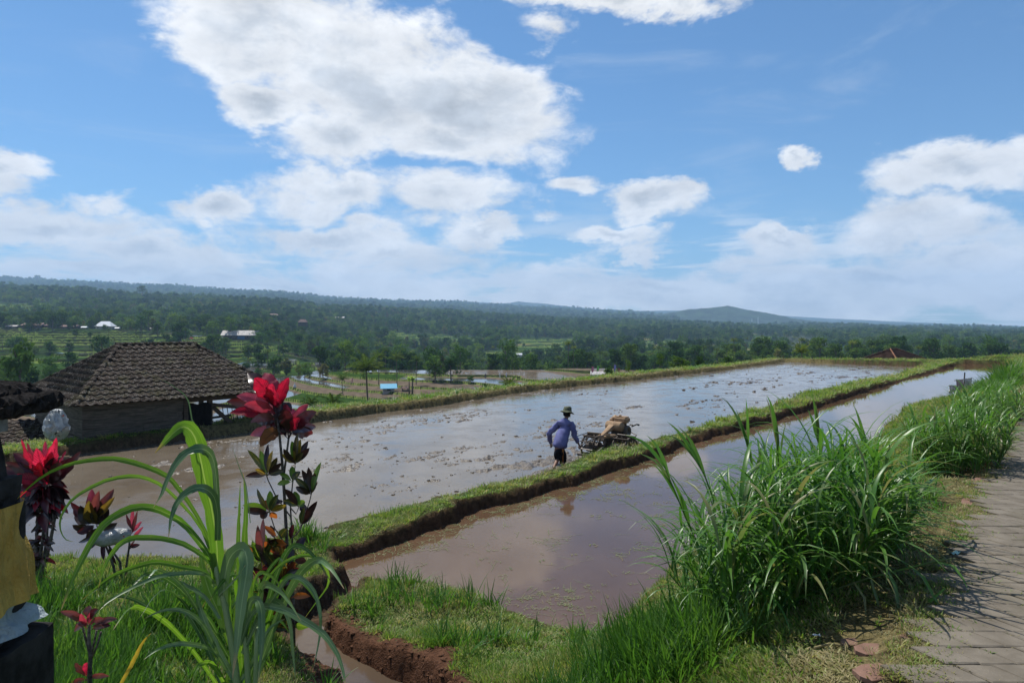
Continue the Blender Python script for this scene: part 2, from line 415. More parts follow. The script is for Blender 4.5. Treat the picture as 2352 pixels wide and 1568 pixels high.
for p in near_pool[:15]:                       # crown of the bund between the two pools
    cp.append((p[0]-.30, p[1]+.28, .41))
cp += [(-3.0,10.1,.50), (-2.9,9.2,.52), (-3.5,9.2,.50), (-3.1,8.3,.55), (-2.55,8.0,.60), (-2.8,7.3,.60)]
for p in outer[:15]: cp.append((p[0]+.5, p[1]-.3, .24))
for p in main_pool[17:30]: cp.append((p[0]-.3, p[1]+.25, .33))
cp += [(38,61.8,.55), (33,66,.42), (41,62.3,.6), (44.5,62.8,.8)]
# left foreground
cp += [(-15,10,.6), (-11,9,.6), (-7.5,9.0,.5), (-5.5,8.7,.5), (-4.4,8.7,.52), (-3.56,6.38,.75), (-5,6.5,.75), (-8,6,.9), (-14,3,1.3), (-2.7,6.3,.60), (-2.2,5.9,.62), (-1.7,5.6,.62),
       (-3.3,4.6,.95), (-2.0,4.2,1.0), (-4.5,3.5,1.2), (-1.2,4.0,.8), (-1.6,2.4,1.5), (-3,1.6,1.7), (-6,1,1.8), (-.2,3.4,1.1), (0,2.2,1.7), (0,0,2.0), (-3,-3,2.0), (-20,-3,2)]
# bank between ditch and near pool
cp += [(-1.86,7.55,.50), (-1.34,7.15,.50), (-1.71,8.0,.50), (-1.09,8.0,.53), (-.81,6.75,.56), (-.54,6.4,.60), (-.40,5.95,.66), (-.37,7.5,.52), (.36,6.85,.54), (.05,6.2,.66), (.78,6.5,.58),
       (.3,5.1,.95), (.75,5.6,.88), (.65,4.4,1.28), (.1,4.4,1.0), (1.1,5.9,.95), (1.35,5.1,1.32), (1.2,4.0,1.66), (1.9,4.2,1.86), (1.4,3.2,1.85)]
sh = near_pool[20:25][::-1]+near_pool[15:20][::-1]
for i, p in enumerate([(1.1,7.4),(2.1,8.75),(4.2,11.6),(8.6,16.9),(16.0,25.5),(25.8,36.4),(30.1,41.4),(36.6,50.1),(44.6,61.8)]):
    ztop = [1.8,1.93,1.97,2.0,2.0,1.6,1.45,1.25,1.1][i]
    cp.append((p[0]+.12, p[1]-.10, .48 if i < 3 else .34))
    w = [1.7,2.2,2.3,2.3,2.3,2.3,2.3,2.2,2.0][i]
    cp.append((p[0]+.78*w*.55, p[1]-.62*w*.55, .48+(ztop-.48)*.66))
    cp.append((p[0]+.78*w, p[1]-.62*w, ztop))
    cp.append((p[0]+.78*(w+1.6), p[1]-.62*(w+1.6), ztop+.03))
for p in path_edge[:6]:
    cp.append((p[0]-.02, p[1], 1.985)); cp.append((p[0]+1.4, p[1]-1.1, 2.0)); cp.append((p[0]+5, p[1]-4, 2.0))
cp += [(30,10,1.9), (50,30,1.3), (60,48,1.1), (20,-3,2.0)]
cp = np.array(cp, float)
def rbf_fit(c, sm=.03):
    D = np.sqrt(((c[:, None, :2]-c[None, :, :2])**2).sum(-1)+.02)
    n = len(c); A = np.zeros((n+3, n+3)); A[:n, :n] = -D-sm*np.eye(n); A[:n, n] = 1; A[:n, n+1:] = c[:, :2]; A[n, :n] = 1; A[n+1:, :n] = c[:, :2].T
    return np.linalg.solve(A, np.concatenate([c[:, 2], [0, 0, 0]]))
cw = rbf_fit(cp)
def upland(x, y):
    s = cw[-3]+cw[-2]*x+cw[-1]*y
    for i in range(len(cp)): s = s-cw[i]*np.sqrt((x-cp[i, 0])**2+(y-cp[i, 1])**2+.02)
    return np.clip(s, -.4, 2.25)

# far land: where the ground is seen at a run of depths, for a fan of directions
KD = [25,60,100,130,160,220,260,320,400,500,650,900,1200,1600,2200,3000,4500,7500]
KU = {-700:[1250,985,940,915,895,870,850,825,790,748,750,700,665,640,655,640,610,630],
      -300:[1200,985,940,915,895,870,850,825,790,748,750,705,672,650,668,655,625,640],
      0:[1200,980,935,912,892,868,850,826,790,752,757,718,688,664,682,668,643,655],
      200:[1200,980,940,915,894,867,850,826,790,754,758,722,695,672,690,674,653,664],
      400:[1200,1000,975,950,912,872,856,832,796,757,760,728,704,685,698,680,664,672],
      600:[1200,1060,1030,985,925,872,860,838,803,775,768,736,712,697,706,690,676,681],
      800:[1200,1090,1055,975,918,850,856,850,842,822,803,766,735,714,718,704,692,688],
      1000:[1200,1100,1060,972,908,848,866,870,864,845,812,779,750,724,722,714,701,695],
      1200:[1200,1100,1060,968,896,847,868,875,868,850,815,788,762,738,734,724,711,700],
      1400:[1200,1050,1010,950,885,846,862,868,864,846,812,792,768,750,742,732,722,712],
      1600:[1200,1000,950,915,890,862,852,846,834,822,806,792,773,758,750,742,733,722],
      1800:[1200,990,940,912,886,860,850,838,826,817,806,792,775,762,755,747,740,730],
      2000:[1200,990,940,912,886,860,850,838,826,817,807,792,777,766,759,751,746,740],
      2352:[1200,990,940,912,886,862,852,842,832,822,810,795,780,770,763,757,754,750],
      3400:[1200,990,940,912,886,862,852,844,836,828,810,795,782,773,766,760,756,752]}
_ks = sorted(KU); _kt = np.array([KU[k] for k in _ks], float); _ld = np.log(np.array(KD, float))
_kz = 3.6-(_kt-750)*np.array(KD)[None, :]/F
def far_base(x, y):
    d = np.maximum(y, 5.0); u = 1176+F*x/d
    L = np.log(np.clip(d, 25, 7500)); ui = np.clip(u, _ks[0], _ks[-1])
    out = np.zeros(x.shape)
    zc = np.stack([np.interp(L.ravel(), _ld, _kz[i]).reshape(x.shape) for i in range(len(_ks))])
    ks = np.array(_ks, float); j = np.clip(np.searchsorted(ks, ui)-1, 0, len(ks)-2); t = (ui-ks[j])/(ks[j+1]-ks[j]); t = t*t*(3-2*t)*.4+t*.6
    a = np.take_along_axis(zc, j[None], 0)[0]; b = np.take_along_axis(zc, (j+1)[None], 0)[0]
    return a*(1-t)+b*t
def open_mask(x, y):        # 1 where the land is open field, 0 under trees
    d = np.maximum(y, 5.0); u = 1176+F*x/d; ld = np.log(d)
    def box(u0, u1, d0, d1, su=40):
        return sstep(u, u0-su, u0+su*.3)*(1-sstep(u, u1-su*.3, u1+su))*sstep(ld, math.log(d0)-.05, math.log(d0)+.03)*(1-sstep(ld, math.log(d1)-.03, math.log(d1)+.05))
    m = (1-sstep(ld, math.log(228), math.log(240)))*sstep(u, 380, 520)
    m = np.maximum(m, box(-1600, 560, 238, 520, 20)*(1-.0*ld))
    m = np.maximum(m, (1-sstep(ld, math.log(120), math.log(150)))*(1-sstep(u, 380, 500)))
    for b in ((520,660,370,520), (560,740,255,410), (880,1085,760,960), (1180,1320,700,1000), (1490,1680,600,880), (1700,1960,600,860), (1650,2900,330,520),
              (-400,170,990,1080), (-60,330,850,900), (560,720,1180,1260), (600,705,880,960), (1040,1240,262,330), (2000,2300,800,860), (1420,1500,700,760), (300,380,1180,1240)):
        m = np.maximum(m, box(*b))
    n = fbm(x/22, y/22, 3, .5, 4)
    m = np.clip(m+np.where(d > 235, n*1.2, 0)*((m > .02) & (m < .98)), 0, 1)
    clear = sstep(fbm(x/80+5, y/150, 3, .55, 19), .15, .19)*(d > 580)*(d < 1700)*.9; m = np.maximum(m, clear)
    holes = sstep(fbm(x/34, y/34, 3, .5, 9), .13, .20)*(d > 245)*(d < 530)
    gully = sstep(fbm(u/60, ld*9, 2, .5, 2), .16, .24)*(d > 245)*(d < 420)*(u > 240)*(u < 620)
    return np.clip(m-holes-gully*.0, 0, 1)
def farland(x, y):
    z = far_base(x, y); d = np.maximum(y, 5.0)
    am = np.interp(d, [60, 150, 300, 520, 800, 1500, 4000], [.3, .45, 1.2, 1.3, 5, 12, 30])
    z = z+am*fbm(x/np.clip(d*.16, 14, 300), y/np.clip(d*.16, 14, 300), 3, .5, 1)*1.2
    op = open_mask(x, y)
    st = np.interp(d, [60, 200, 245, 300, 520, 700, 1500], [.85, .7, .95, 1.0, 1.05, 1.7, 2.2])
    # each belt of terraces has its own fixed step, so treads stay level
    belt = np.where(d < 240, .66, np.where(d < 560, 1.45, 2.4)); wob = fbm(x/18, y/18, 2, .5, 6)*.5
    q = z/belt+wob; k = np.floor(q); fr = q-k
    lo_ = np.where(d < 240, .955, .94); rise = sstep(fr, lo_, lo_+.032)
    zq = (k+rise-wob*.0)*belt+np.exp(-((fr-.925)/.02)**2)*.08*belt
    w = op*(1-sstep(d, 1150, 1400))
    zz = z*(1-w)+zq*w
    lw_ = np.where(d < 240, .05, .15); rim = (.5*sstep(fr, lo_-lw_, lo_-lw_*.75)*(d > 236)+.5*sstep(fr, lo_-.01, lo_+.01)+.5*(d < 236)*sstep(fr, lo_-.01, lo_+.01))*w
    return zz, rim, op, k, fr
def land(x, y, full=False):
    sh_ = x.shape
    so = sdf(x, y, outer)
    zf, rim, op, k, fr = farland(x, y)
    zu = upland(x, y)
    pw = sstep(sdf_path(x, y), -.2, .02)*(y < 22); zu = zu*(1-pw)+1.985*pw
    n = fbm(x*3.1, y*3.1, 4, .55, 2); n2 = fbm(x*.9, y*.9, 3, .5, 3)
    ramp = sstep(-so, 0.0, 3.2)
    flat_path = sdf_path(x, y)
    bump = (n*.11+n2*.15)*(1-sstep(flat_path, -.30, -.02))
    zu2 = zu+bump
    edgez = np.minimum(zu2, .6)
    t = np.clip(-so/9.0, 0, 1)
    zfc = np.minimum(zf, np.where(y < 75, -1.2, zf))
    z_out = (edgez-1.5*ramp)*(1-sstep(t, .1, 1))+zfc*sstep(t, .1, 1)
    z = np.where(so > 0, zu2, z_out)
    # pools
    jag = fbm(x*4.0, y*4.0, 4, .6, 5)*.22+fbm(x*.9, y*.9, 2, .5, 15)*.30*(y > 9)
    sm = sdf(x, y, main_pool)+jag; sn = sdf(x, y, near_pool)+jag; sd = sdf(x, y, ditch)+jag*.5
    wall = .16
    cutm = sstep(sm, -wall, .06); cutn = sstep(sn, -wall*.8, .05); cutd = sstep(sd, -.10, .05)
    z = z*(1-cutm)+(-.16)*cutm; z = z*(1-cutn)+(0.0)*cutn; z = z*(1-cutd)+(.25)*cutd
    ch = seg_dist(x, y, [(-1.95,8.75),(-2.15,8.0),(-2.2,7.3)], False)+jag
    cc = 1-sstep(ch, .10, .26); z = z*(1-cc)+.24*cc
    if not full: return z
    steep = np.maximum(np.maximum(sstep(sm, -.30, -.06), sstep(sn, -.26, -.05)), np.maximum(sstep(sd, -.30, -.05), 1-sstep(ch, .2, .42)))
    red = np.maximum(sstep(sd, -.75, -.35)*(x > -1.95)*(y < 7.35), sstep(sn, -.3, -.1)*.5)
    soil = np.maximum(steep, sstep(sd+n*.6, -.30, -.22)*(x > -1.95)*(y < 7.3))
    mudpatch = np.maximum(1-sstep(np.hypot((x+3.0)/.55, (y-8.35)/.55), .6, 1.0), 0); soil = np.maximum(soil, mudpatch)
    inner_far = (1-sstep(sm, -.9, -.3)) * 0
    straw = sstep(sm, -.75, -.35)*(y > 22)*(x < .62*y-10)*1.0
    verge = sstep(flat_path, -.95, -.10); soil = np.maximum(soil, verge*sstep(fbm(x*1.9, y*1.9, 3, .6, 14), .02, .12)*.85); straw = np.maximum(straw, verge*.9)
    return z, dict(soil=soil, red=red, straw=straw, rim=rim, open=op, k=k, fr=fr, so=so, sm=sm, sn=sn, sd=sd, pp=flat_path)
def sdf_path(x, y):         # positive on the paving side of the path edge
    pe = path_edge+[(80,99),(90,80),(40,-5),(-4,-5)]
    return sdf(x, y, pe)

def fan(us, ds):
    U, D_ = np.meshgrid(us, ds); X = (U-1176)/F*D_; return X, D_
def fan_faces(nr, nc):
    i = np.arange(nr-1)[:, None]*nc+np.arange(nc-1)[None, :]
    return np.stack([i, i+1, i+1+nc, i+nc], -1).reshape(-1, 4)
# near land
us = np.linspace(-420, 2760, 760)
ds = np.exp(np.linspace(math.log(1.2), math.log(80), 800))
X, Y = fan(us, ds)
Z, A = land(X, Y, True)
me = npmesh('ground', np.stack([X, Y, Z], -1).reshape(-1, 3), fan_faces(*X.shape), M_ground, attrs={k: A[k] for k in ('soil', 'red', 'straw')})
# beyond the outer bund the near sheet is already open country
pc = np.zeros(len(me.polygons)*3, np.float32); me.polygons.foreach_get('center', pc); pc = pc.reshape(-1, 3)
me.materials.append(M_far)
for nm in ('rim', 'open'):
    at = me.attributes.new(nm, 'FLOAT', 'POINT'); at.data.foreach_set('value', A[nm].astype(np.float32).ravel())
so_c = sdf(pc[:, 0].astype(float), pc[:, 1].astype(float), outer)
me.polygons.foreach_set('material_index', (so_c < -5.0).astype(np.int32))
ground = tag(link('ground', me), kind='structure')
NEAR = (X, Y, Z, A)
# far land
dsf = np.concatenate([np.exp(np.linspace(math.log(80), math.log(130), 90)), np.exp(np.linspace(math.log(130), math.log(240), 300))[1:], np.exp(np.linspace(math.log(240), math.log(540), 440))[1:], np.exp(np.linspace(math.log(540), math.log(560), 8)[1:]), np.exp(np.linspace(math.log(560), math.log(1500), 170))[1:], np.exp(np.linspace(math.log(1500), math.log(7500), 70))[1:]])
usf = np.linspace(-420, 2760, 600)
X2, Y2 = fan(usf, dsf)
Z2, rim2, op2, k2, fr2 = farland(X2, Y2)
hsh = np.abs(np.sin(k2*12.9898+np.floor(X2/45+k2*.37)*78.233)*43758.5453) % 1
flat = (fr2 > .05)*(fr2 < .72)
u2 = 1176+F*X2/Y2
wet = ((Y2 < 232) & (hsh > np.where(u2 < 760, .15, .50)) | (Y2 > 240) & (Y2 < 560) & (hsh > .80))*flat*op2
wet = wet*np.where((Y2 < 232) & (u2 > 1020) & (hsh < .8), 0.35, 1)
green = np.where(Y2 < 232, (hsh < .06)*1.0, np.where(Y2 < 560, sstep(fbm(X2/40, Y2/40, 2, .5, 3), -.12, .05), 1.0))
dry = ((Y2 > 232)*(Y2 < 345)*(u2 > 1030)*(u2 < 1250)*sstep(fbm(X2/12, Y2/12, 2, .5, 8), -.1, .1)*.8+(Y2 > 560)*sstep(fbm(X2/50, Y2/50, 3, .5, 7), .16, .22)*.5*(u2 > 1180))*op2
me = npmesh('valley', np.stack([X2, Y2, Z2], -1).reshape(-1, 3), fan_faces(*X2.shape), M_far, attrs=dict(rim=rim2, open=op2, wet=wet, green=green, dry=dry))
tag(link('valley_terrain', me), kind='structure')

# sheets of water
def poly_sheet(name, pts, z, mat, grow=.35):
    c = np.array(pts, float); n = len(c); me = bpy.data.meshes.new(name); bm = bmesh.new()
    area = 0.5*sum(c[i][0]*c[(i+1) % n][1]-c[(i+1) % n][0]*c[i][1] for i in range(n)); s = 1 if area > 0 else -1
    vs = []
    for i in range(n):
        a = c[i-1]; b = c[i]; d = c[(i+1) % n]
        n1 = np.array([(b-a)[1], -(b-a)[0]]); n1 /= np.linalg.norm(n1); n2 = np.array([(d-b)[1], -(d-b)[0]]); n2 /= np.linalg.norm(n2)
        q = n1+n2; q /= max(np.linalg.norm(q), .3); vs.append(bm.verts.new((*(b+s*q*grow), z)))
    f = bm.faces.new(vs); 
    if s < 0: f.normal_flip()
    bmesh.ops.triangulate(bm, faces=bm.faces[:]); bm.to_mesh(me); bm.free(); me.materials.append(mat)
    return tag(link(name, me), kind='structure')
poly_sheet('flooded_paddy_water', main_pool, 0.0, M_wmain, .2)
poly_sheet('flooded_paddy_water', near_pool, .15, M_wnear, .2)
poly_sheet('ditch_water', ditch+[], .335, M_wditch, .12)

# ploughed mud standing out of the big pool
us_m = np.linspace(-60, 2420, 900); ds_m = np.exp(np.linspace(math.log(8.8), math.log(72), 700))
X3, Y3 = fan(us_m, ds_m)
a_, b_ = X3*.62+Y3*.785, X3*.785-Y3*.62          # along and across the furrows
sm3 = sdf(X3, Y3, main_pool)
rows = fbm(a_*.10, b_*1.1, 3, .55, 1)
clod = fbm(a_*1.6, b_*3.0, 4, .62, 2); fine = fbm(X3*9, Y3*9, 3, .6, 3); patch = fbm(X3*.14, Y3*.14, 2, .5, 7)
strip = fbm(a_*.22, b_*.62, 3, .6, 8)
msk = sstep(strip+.35*rows, .02, .16)
h = -.075+.045*msk+(.05+.15*msk)*clod+(.03+.10*msk)*fine+.05*rows+.03*patch
edge = 1-sstep(sm3, .1, 1.5)
lft = edge*(X3 < -4)*(Y3 > 16); h += .045*lft
nearshore = (1-sstep(sm3, 0, 2.6))*(b_ > .785*X3-.62*Y3-1)*(Y3 < 19)*(X3 > -5.0); h += .030*nearshore
# turned mud round the plough
tr = np.hypot((X3-1.2)/2.4, (Y3-16.9)/1.6); h += .035*(1-sstep(tr, .3, 1.2))
h = np.minimum(h, .085); h[sm3 < -.05] = -.3
h -= .012*sstep(patch, .05, .2)
m3 = npmesh('mud', np.stack([X3, Y3, h], -1).reshape(-1, 3), fan_faces(*X3.shape)[(np.maximum.reduce([h[:-1, :-1], h[1:, :-1], h[:-1, 1:], h[1:, 1:]]) > -.004).ravel()], M_mud)
tag(link('ploughed_mud', m3), 'brown ploughed mud breaking the surface of the large flooded paddy', 'mud', kind='stuff')
# ------------------------------------------------------------------ where a line of sight meets the land
_md = np.exp(np.linspace(math.log(1.5), math.log(3500), 9000))
def hit(px, py, dmin=1.5):
    x = (px-1176)/F*_md; zr = 3.6-(py-750)/F*_md
    z = np.where(_md < 80, land(x, _md), farland(x, _md)[0]); ok = (zr < z) & (_md > dmin)
    i = int(np.argmax(ok)) if ok.any() else len(_md)-1
    return Vector((x[i], _md[i], float(z[i])))
def gz(x, y):
    a = np.array([float(x)]), np.array([float(y)])
    return float(land(*a)[0] if y < 80 else farland(*a)[0][0])

# ------------------------------------------------------------------ plants
def ribbon(P, Wd, side=None, fold=.25, wave=0.0, seed=0):
    """a leaf blade: centre line P, half widths Wd, folded along the midrib"""
    P = [Vector(p) for p in P]; vs = []; fs = []; n = len(P)
    for i in range(n):
        t = (P[min(i+1, n-1)]-P[max(i-1, 0)]).normalized()
        s = side if side is not None else Vector((0, 0, 1))
        x = t.cross(s)
        if x.length < .15: x = t.cross(Vector((.3, -.9, .2)))
        x.normalize(); y = x.cross(t).normalized()
        w = Wd[i]; wv = wave*math.sin(i*1.9+seed)*w
        vs += [P[i]-x*w+y*(w*fold+wv), P[i]-y*0, P[i]+x*w+y*(w*fold-wv)]
    for i in range(n-1):
        a = i*3; fs += [(a, a+1, a+4, a+3), (a+1, a+2, a+5, a+4)]
    return vs, fs
def arch(base, azm, L, th0, th1, n=7, pw=1.4, twist=0.0):
    p = Vector(base); pts = [p.copy()]
    for i in range(n):
        s = (i+.5)/n; th = th0+(th1-th0)*s**pw; a = azm+twist*s
        p = p+Vector((math.sin(th)*math.cos(a), math.sin(th)*math.sin(a), math.cos(th)))*(L/n); pts.append(p.copy())
    return pts
def wprof(n, w, root=.5, peak=.35):
    o = []
    for i in range(n+1):
        s = i/n; v = root+(1-root)*min(1, s/peak) if s < peak else (1-((s-peak)/(1-peak))**1.7)
        o.append(max(w*v, w*.03))
    return o
def tuft(seed, nb, h, spread, w, lean, mat, name, n=3):
    r = random.Random(seed); b = MB()
    for i in range(nb):
        a = r.uniform(0, 6.283); q = r.uniform(0, spread)
        L = h*r.uniform(.55, 1.15)
        pts = arch((q*math.cos(a), q*math.sin(a), -.01), a+r.uniform(-1, 1), L, r.uniform(.0, lean), r.uniform(lean, lean+1.0), n)
        vs, fs = ribbon(pts, wprof(n, w*r.uniform(.7, 1.2)), None, .3); b.add(vs, fs)
    return b.mesh(name, mat, True)
def template(name, meshes):
    c = bpy.data.collections.new(name)
    for i, m in enumerate(meshes):
        o = bpy.data.objects.new('%s_%02d' % (name, i), m); c.objects.link(o)
    return c
def scatter(name, coll, P, idx, rot, scl, label, kind='stuff', cat=None):
    me = bpy.data.meshes.new(name); n = len(P); me.vertices.add(n); me.vertices.foreach_set('co', np.asarray(P, np.float32).ravel())
    a = me.attributes.new('idx', 'INT', 'POINT'); a.data.foreach_set('value', np.asarray(idx, np.int32))
    a = me.attributes.new('rot', 'FLOAT_VECTOR', 'POINT'); a.data.foreach_set('vector', np.asarray(rot, np.float32).ravel())
    a = me.attributes.new('scl', 'FLOAT_VECTOR', 'POINT'); a.data.foreach_set('vector', np.asarray(scl, np.float32).ravel())
    ob = link(name, me)
    g = bpy.data.node_groups.new(name, 'GeometryNodeTree')
    g.interface.new_socket('Geometry', in_out='INPUT', socket_type='NodeSocketGeometry'); g.interface.new_socket('Geometry', in_out='OUTPUT', socket_type='NodeSocketGeometry')
    N = g.nodes; Lk = g.links
    gi = N.new('NodeGroupInput'); go = N.new('NodeGroupOutput'); ip = N.new('GeometryNodeInstanceOnPoints'); ci = N.new('GeometryNodeCollectionInfo')
    ci.inputs['Collection'].default_value = coll; ci.inputs['Separate Children'].default_value = True; ci.inputs['Reset Children'].default_value = True
    def na(nm, ty):
        x = N.new('GeometryNodeInputNamedAttribute'); x.data_type = ty; x.inputs['Name'].default_value = nm; return x.outputs['Attribute']
    Lk.new(gi.outputs[0], ip.inputs['Points']); Lk.new(ci.outputs[0], ip.inputs['Instance']); ip.inputs['Pick Instance'].default_value = True
    Lk.new(na('idx', 'INT'), ip.inputs['Instance Index']); Lk.new(na('rot', 'FLOAT_VECTOR'), ip.inputs['Rotation']); Lk.new(na('scl', 'FLOAT_VECTOR'), ip.inputs['Scale'])
    Lk.new(ip.outputs[0], go.inputs[0])
    ob.modifiers.new('scatter', 'NODES').node_group = g
    return tag(ob, label, cat, kind=kind)

# short turf over the banks
T_turf = template('turf_template', [tuft(s, 11, .075, .06, .0042, .75, M_turf, 'turf_tuft') for s in range(6)]+[tuft(s+20, 9, .07, .06, .004, 1.0, M_dry, 'dry_tuft') for s in range(2)])
def samp(n, d0, d1, u0=-150, u1=2500, seed=1):
    r = np.random.default_rng(seed); u = r.uniform(u0, u1, n); d = np.exp(r.uniform(math.log(d0), math.log(d1), n))
    return (u-1176)/F*d, d, r
x, y, r = samp(190000, 2.0, 74, seed=11)
z, a = land(x, y, True)
dens = np.clip(1-a['soil']*1.3, 0, 1)*(a['sm'] < -.12)*(a['sn'] < -.12)*(a['sd'] < -.1)*(a['so'] > -1.2)*(a['pp'] < -.03)
pn = fbm(x*1.7, y*1.7, 3, .55, 3)
dens *= sstep(pn, -.30, -.05)*.75+.25
verge = sstep(a['pp'], -.85, -.15); dens *= (1-verge*.75)
dens *= np.where(y > 14, 1.0, 1.0)
k = r.random(len(x)) < dens
x, y, z = x[k], y[k], z[k]; an = {q: v[k] for q, v in a.items() if q in ('pp', 'sm', 'sn', 'so', 'straw')}; pn = pn[k]; n = len(x)
wide = np.clip(y/9, 1, 5)
dryp = np.clip(.10+sstep(fbm(x*.8, y*.8, 3, .5, 12), .0, .2)*.35+an['straw']*.8, 0, .9)
idx = np.where(r.random(n) < dryp, r.integers(6, 8, n), r.integers(0, 6, n))
hh = (.75+.9*r.random(n)**2)*np.clip(1+2.4*pn, .6, 1.8)*np.where(an['straw'] > .3, .6, 1)*np.clip(y/22, 1, 1.5)
scatter('short_grass', T_turf, np.stack([x, y, z], -1), idx, np.stack([r.uniform(-.3, .3, n), r.uniform(-.3, .3, n), r.uniform(0, 6.28, n)], -1),
        np.stack([wide, wide, hh*np.clip(y/12, 1, 1.6)], -1), 'short cropped green and straw coloured turf covering the banks', cat='grass')
# clods of mud lying in the big pool, thickest along the plough lines
def clod_mesh(seed):
    q = np.random.default_rng(seed); bm = bmesh.new(); bmesh.ops.create_icosphere(bm, subdivisions=2, radius=1)
    for v in bm.verts: v.co *= 1+.55*(q.random()-.5); v.co.z *= .45
    me = bpy.data.meshes.new('clod'); bm.to_mesh(me); bm.free(); me.materials.append(M_mud); return me
T_clod = template('clod_template', [clod_mesh(s) for s in range(6)])
x, y, r = samp(60000, 9.5, 70, -60, 2300, seed=13)
aa, bb = x*.62+y*.785, x*.785-y*.62; s_ = sdf(x, y, main_pool)
msk = sstep(fbm(aa*.22, bb*.62, 3, .6, 8)+.35*fbm(aa*.10, bb*1.1, 3, .55, 1), .00, .16)
sm_ = np.maximum(msk, (1-sstep(s_, 0, 1.0))*.7); sm_ = np.maximum(sm_, .55*(y < 19)*(bb > -11)*(1-sstep(s_, .5, 4))); sm_ = np.maximum(sm_, .9*np.exp(-((x-1.2)/2.6)**2-((y-17)/1.8)**2)); sm_ = np.maximum(sm_, .35*(y < 22)*(x < -1)*sstep(fbm(x*.8, y*1.5, 3, .6, 4), -.05, .15))
k = (s_ > .05)*(r.random(len(x)) < sm_**1.5*.13+.005)*(np.hypot(x-1.15, y-17.2) > .3); x, y = x[k], y[k]; n = len(x); sz = (.010+.045*r.random(n)**3)*np.clip(y/20, .8, 2.2)
scatter('mud_clods', T_clod, np.stack([x, y, 0*x+.004], -1), r.integers(0, 6, n), np.stack([r.uniform(-.3, .3, n), r.uniform(-.3, .3, n), r.uniform(0, 6.28, n)], -1), np.stack([sz*r.uniform(.8, 2, n), sz, sz*r.uniform(.6, 1.3, n)], -1),
        'wet clods of mud strewn in lines over the large paddy', cat='mud')
# crumbs of red soil on the cut face of the ditch bank
q_ = np.random.default_rng(14); x = q_.uniform(-2.2, .2, 2600); y = q_.uniform(4.6, 7.4, 2600); s_ = sdf(x, y, ditch); k = (s_ < .02)*(s_ > -.42)*(x > -2.0); x, y = x[k], y[k]; n = len(x); sz = .006+.022*q_.random(n)**3
M_red = simple('red_soil', (.115,.058,.034), .95, var=.2, scale=20, bump=.5)
def red_clod(me): me = me.copy(); me.materials.clear(); me.materials.append(M_red); return me
scatter('soil_crumbs', template('red_clod_template', [red_clod(o.data) for o in T_clod.objects]), np.stack([x, y, land(x, y)], -1), q_.integers(0, 6, n), np.stack([0*x, 0*x, q_.uniform(0, 6, n)], -1), np.stack([sz*1.3, sz, sz*1.2], -1), 'crumbs of red soil on the cut bank of the ditch', cat='soil')
# longer, lusher grass
T_lush = template('lush_template', [tuft(s+40, 10, .36, .07, .0062, .35, M_turf2, 'lush_tuft', 5) for s in range(5)])
def lush_mask(x, y, a):
    u = 1176+F*x/y
    A_ = .85*np.exp(-(((x-.98)/.50)**2+((y-4.55)/.75)**2)**2)
    A2 = np.exp(-(((x-.25)/.5)**2+((y-4.25)/.45)**2)**2)*.6
    B_ = (x < -2.35)*(y > 4.2)*(y < 9.6)*(x > -9)*np.where(y < 6.9, .95, .42)*np.clip(.55+fbm(x*1.3, y*1.3, 2, .5, 4)*2.4, .1, 1.2)
    q = .78*x-.62*y; C_ = (y > 12.5)*(a['sn'] < -np.where(y > 16, 1.6, .7))*(q > -3.6)*(a['pp'] < -.7)*np.clip(.5+(y-12)*.06, .4, 1.35)*np.where(u < 2250, .35, 1)*np.clip(.7+fbm(x*.7, y*.7, 2, .5, 5)*2.2, .2, 1.2)
    D_ = (a['so'] > -1.4)*(a['so'] < .8)*(y > 24)*(x < .62*y-8)*.17
    E_ = np.exp(-((x+2.9)/.35)**2-((y-10.0)/.35)**2)*.55
    G_ = np.exp(-(((x-3.35)/.9)**2+((y-6.9)/.9)**2)**2)*.35
    F_ = .42*(x > -2.2)*(x < .9)*(y > 5.2)*(y < 8.6)*sstep(fbm(x*1.6, y*1.6, 3, .55, 33), .03, .14)
    return np.maximum.reduce([F_, A_, A2, B_, C_, D_, E_, G_])
x, y, r = samp(150000, 2.6, 60, seed=12)
z, a = land(x, y, True); lm = lush_mask(x, y, a)
k = (r.random(len(x)) < np.clip(lm*1.2-.1, 0, 1)*np.where(y < 9.8, np.where((y < 6.9) & (x < 0), .5, .28), .8))*(a['sm'] < -.15)*(a['sn'] < -.15)*(a['sd'] < -.1)*(a['soil'] < .6)
x, y, z, lm = x[k], y[k], z[k], lm[k]; n = len(x); wide = np.clip(y/9, 1, 4)
scatter('tall_grass', T_lush, np.stack([x, y, z], -1), r.integers(0, 5, n), np.stack([r.uniform(-.25, .25, n), r.uniform(-.25, .25, n), r.uniform(0, 6.28, n)], -1),
        np.stack([wide, wide, (.45+.75*lm)*r.uniform(.6, 1.25, n)], -1), 'lush bright green grass growing long on the banks', cat='grass')

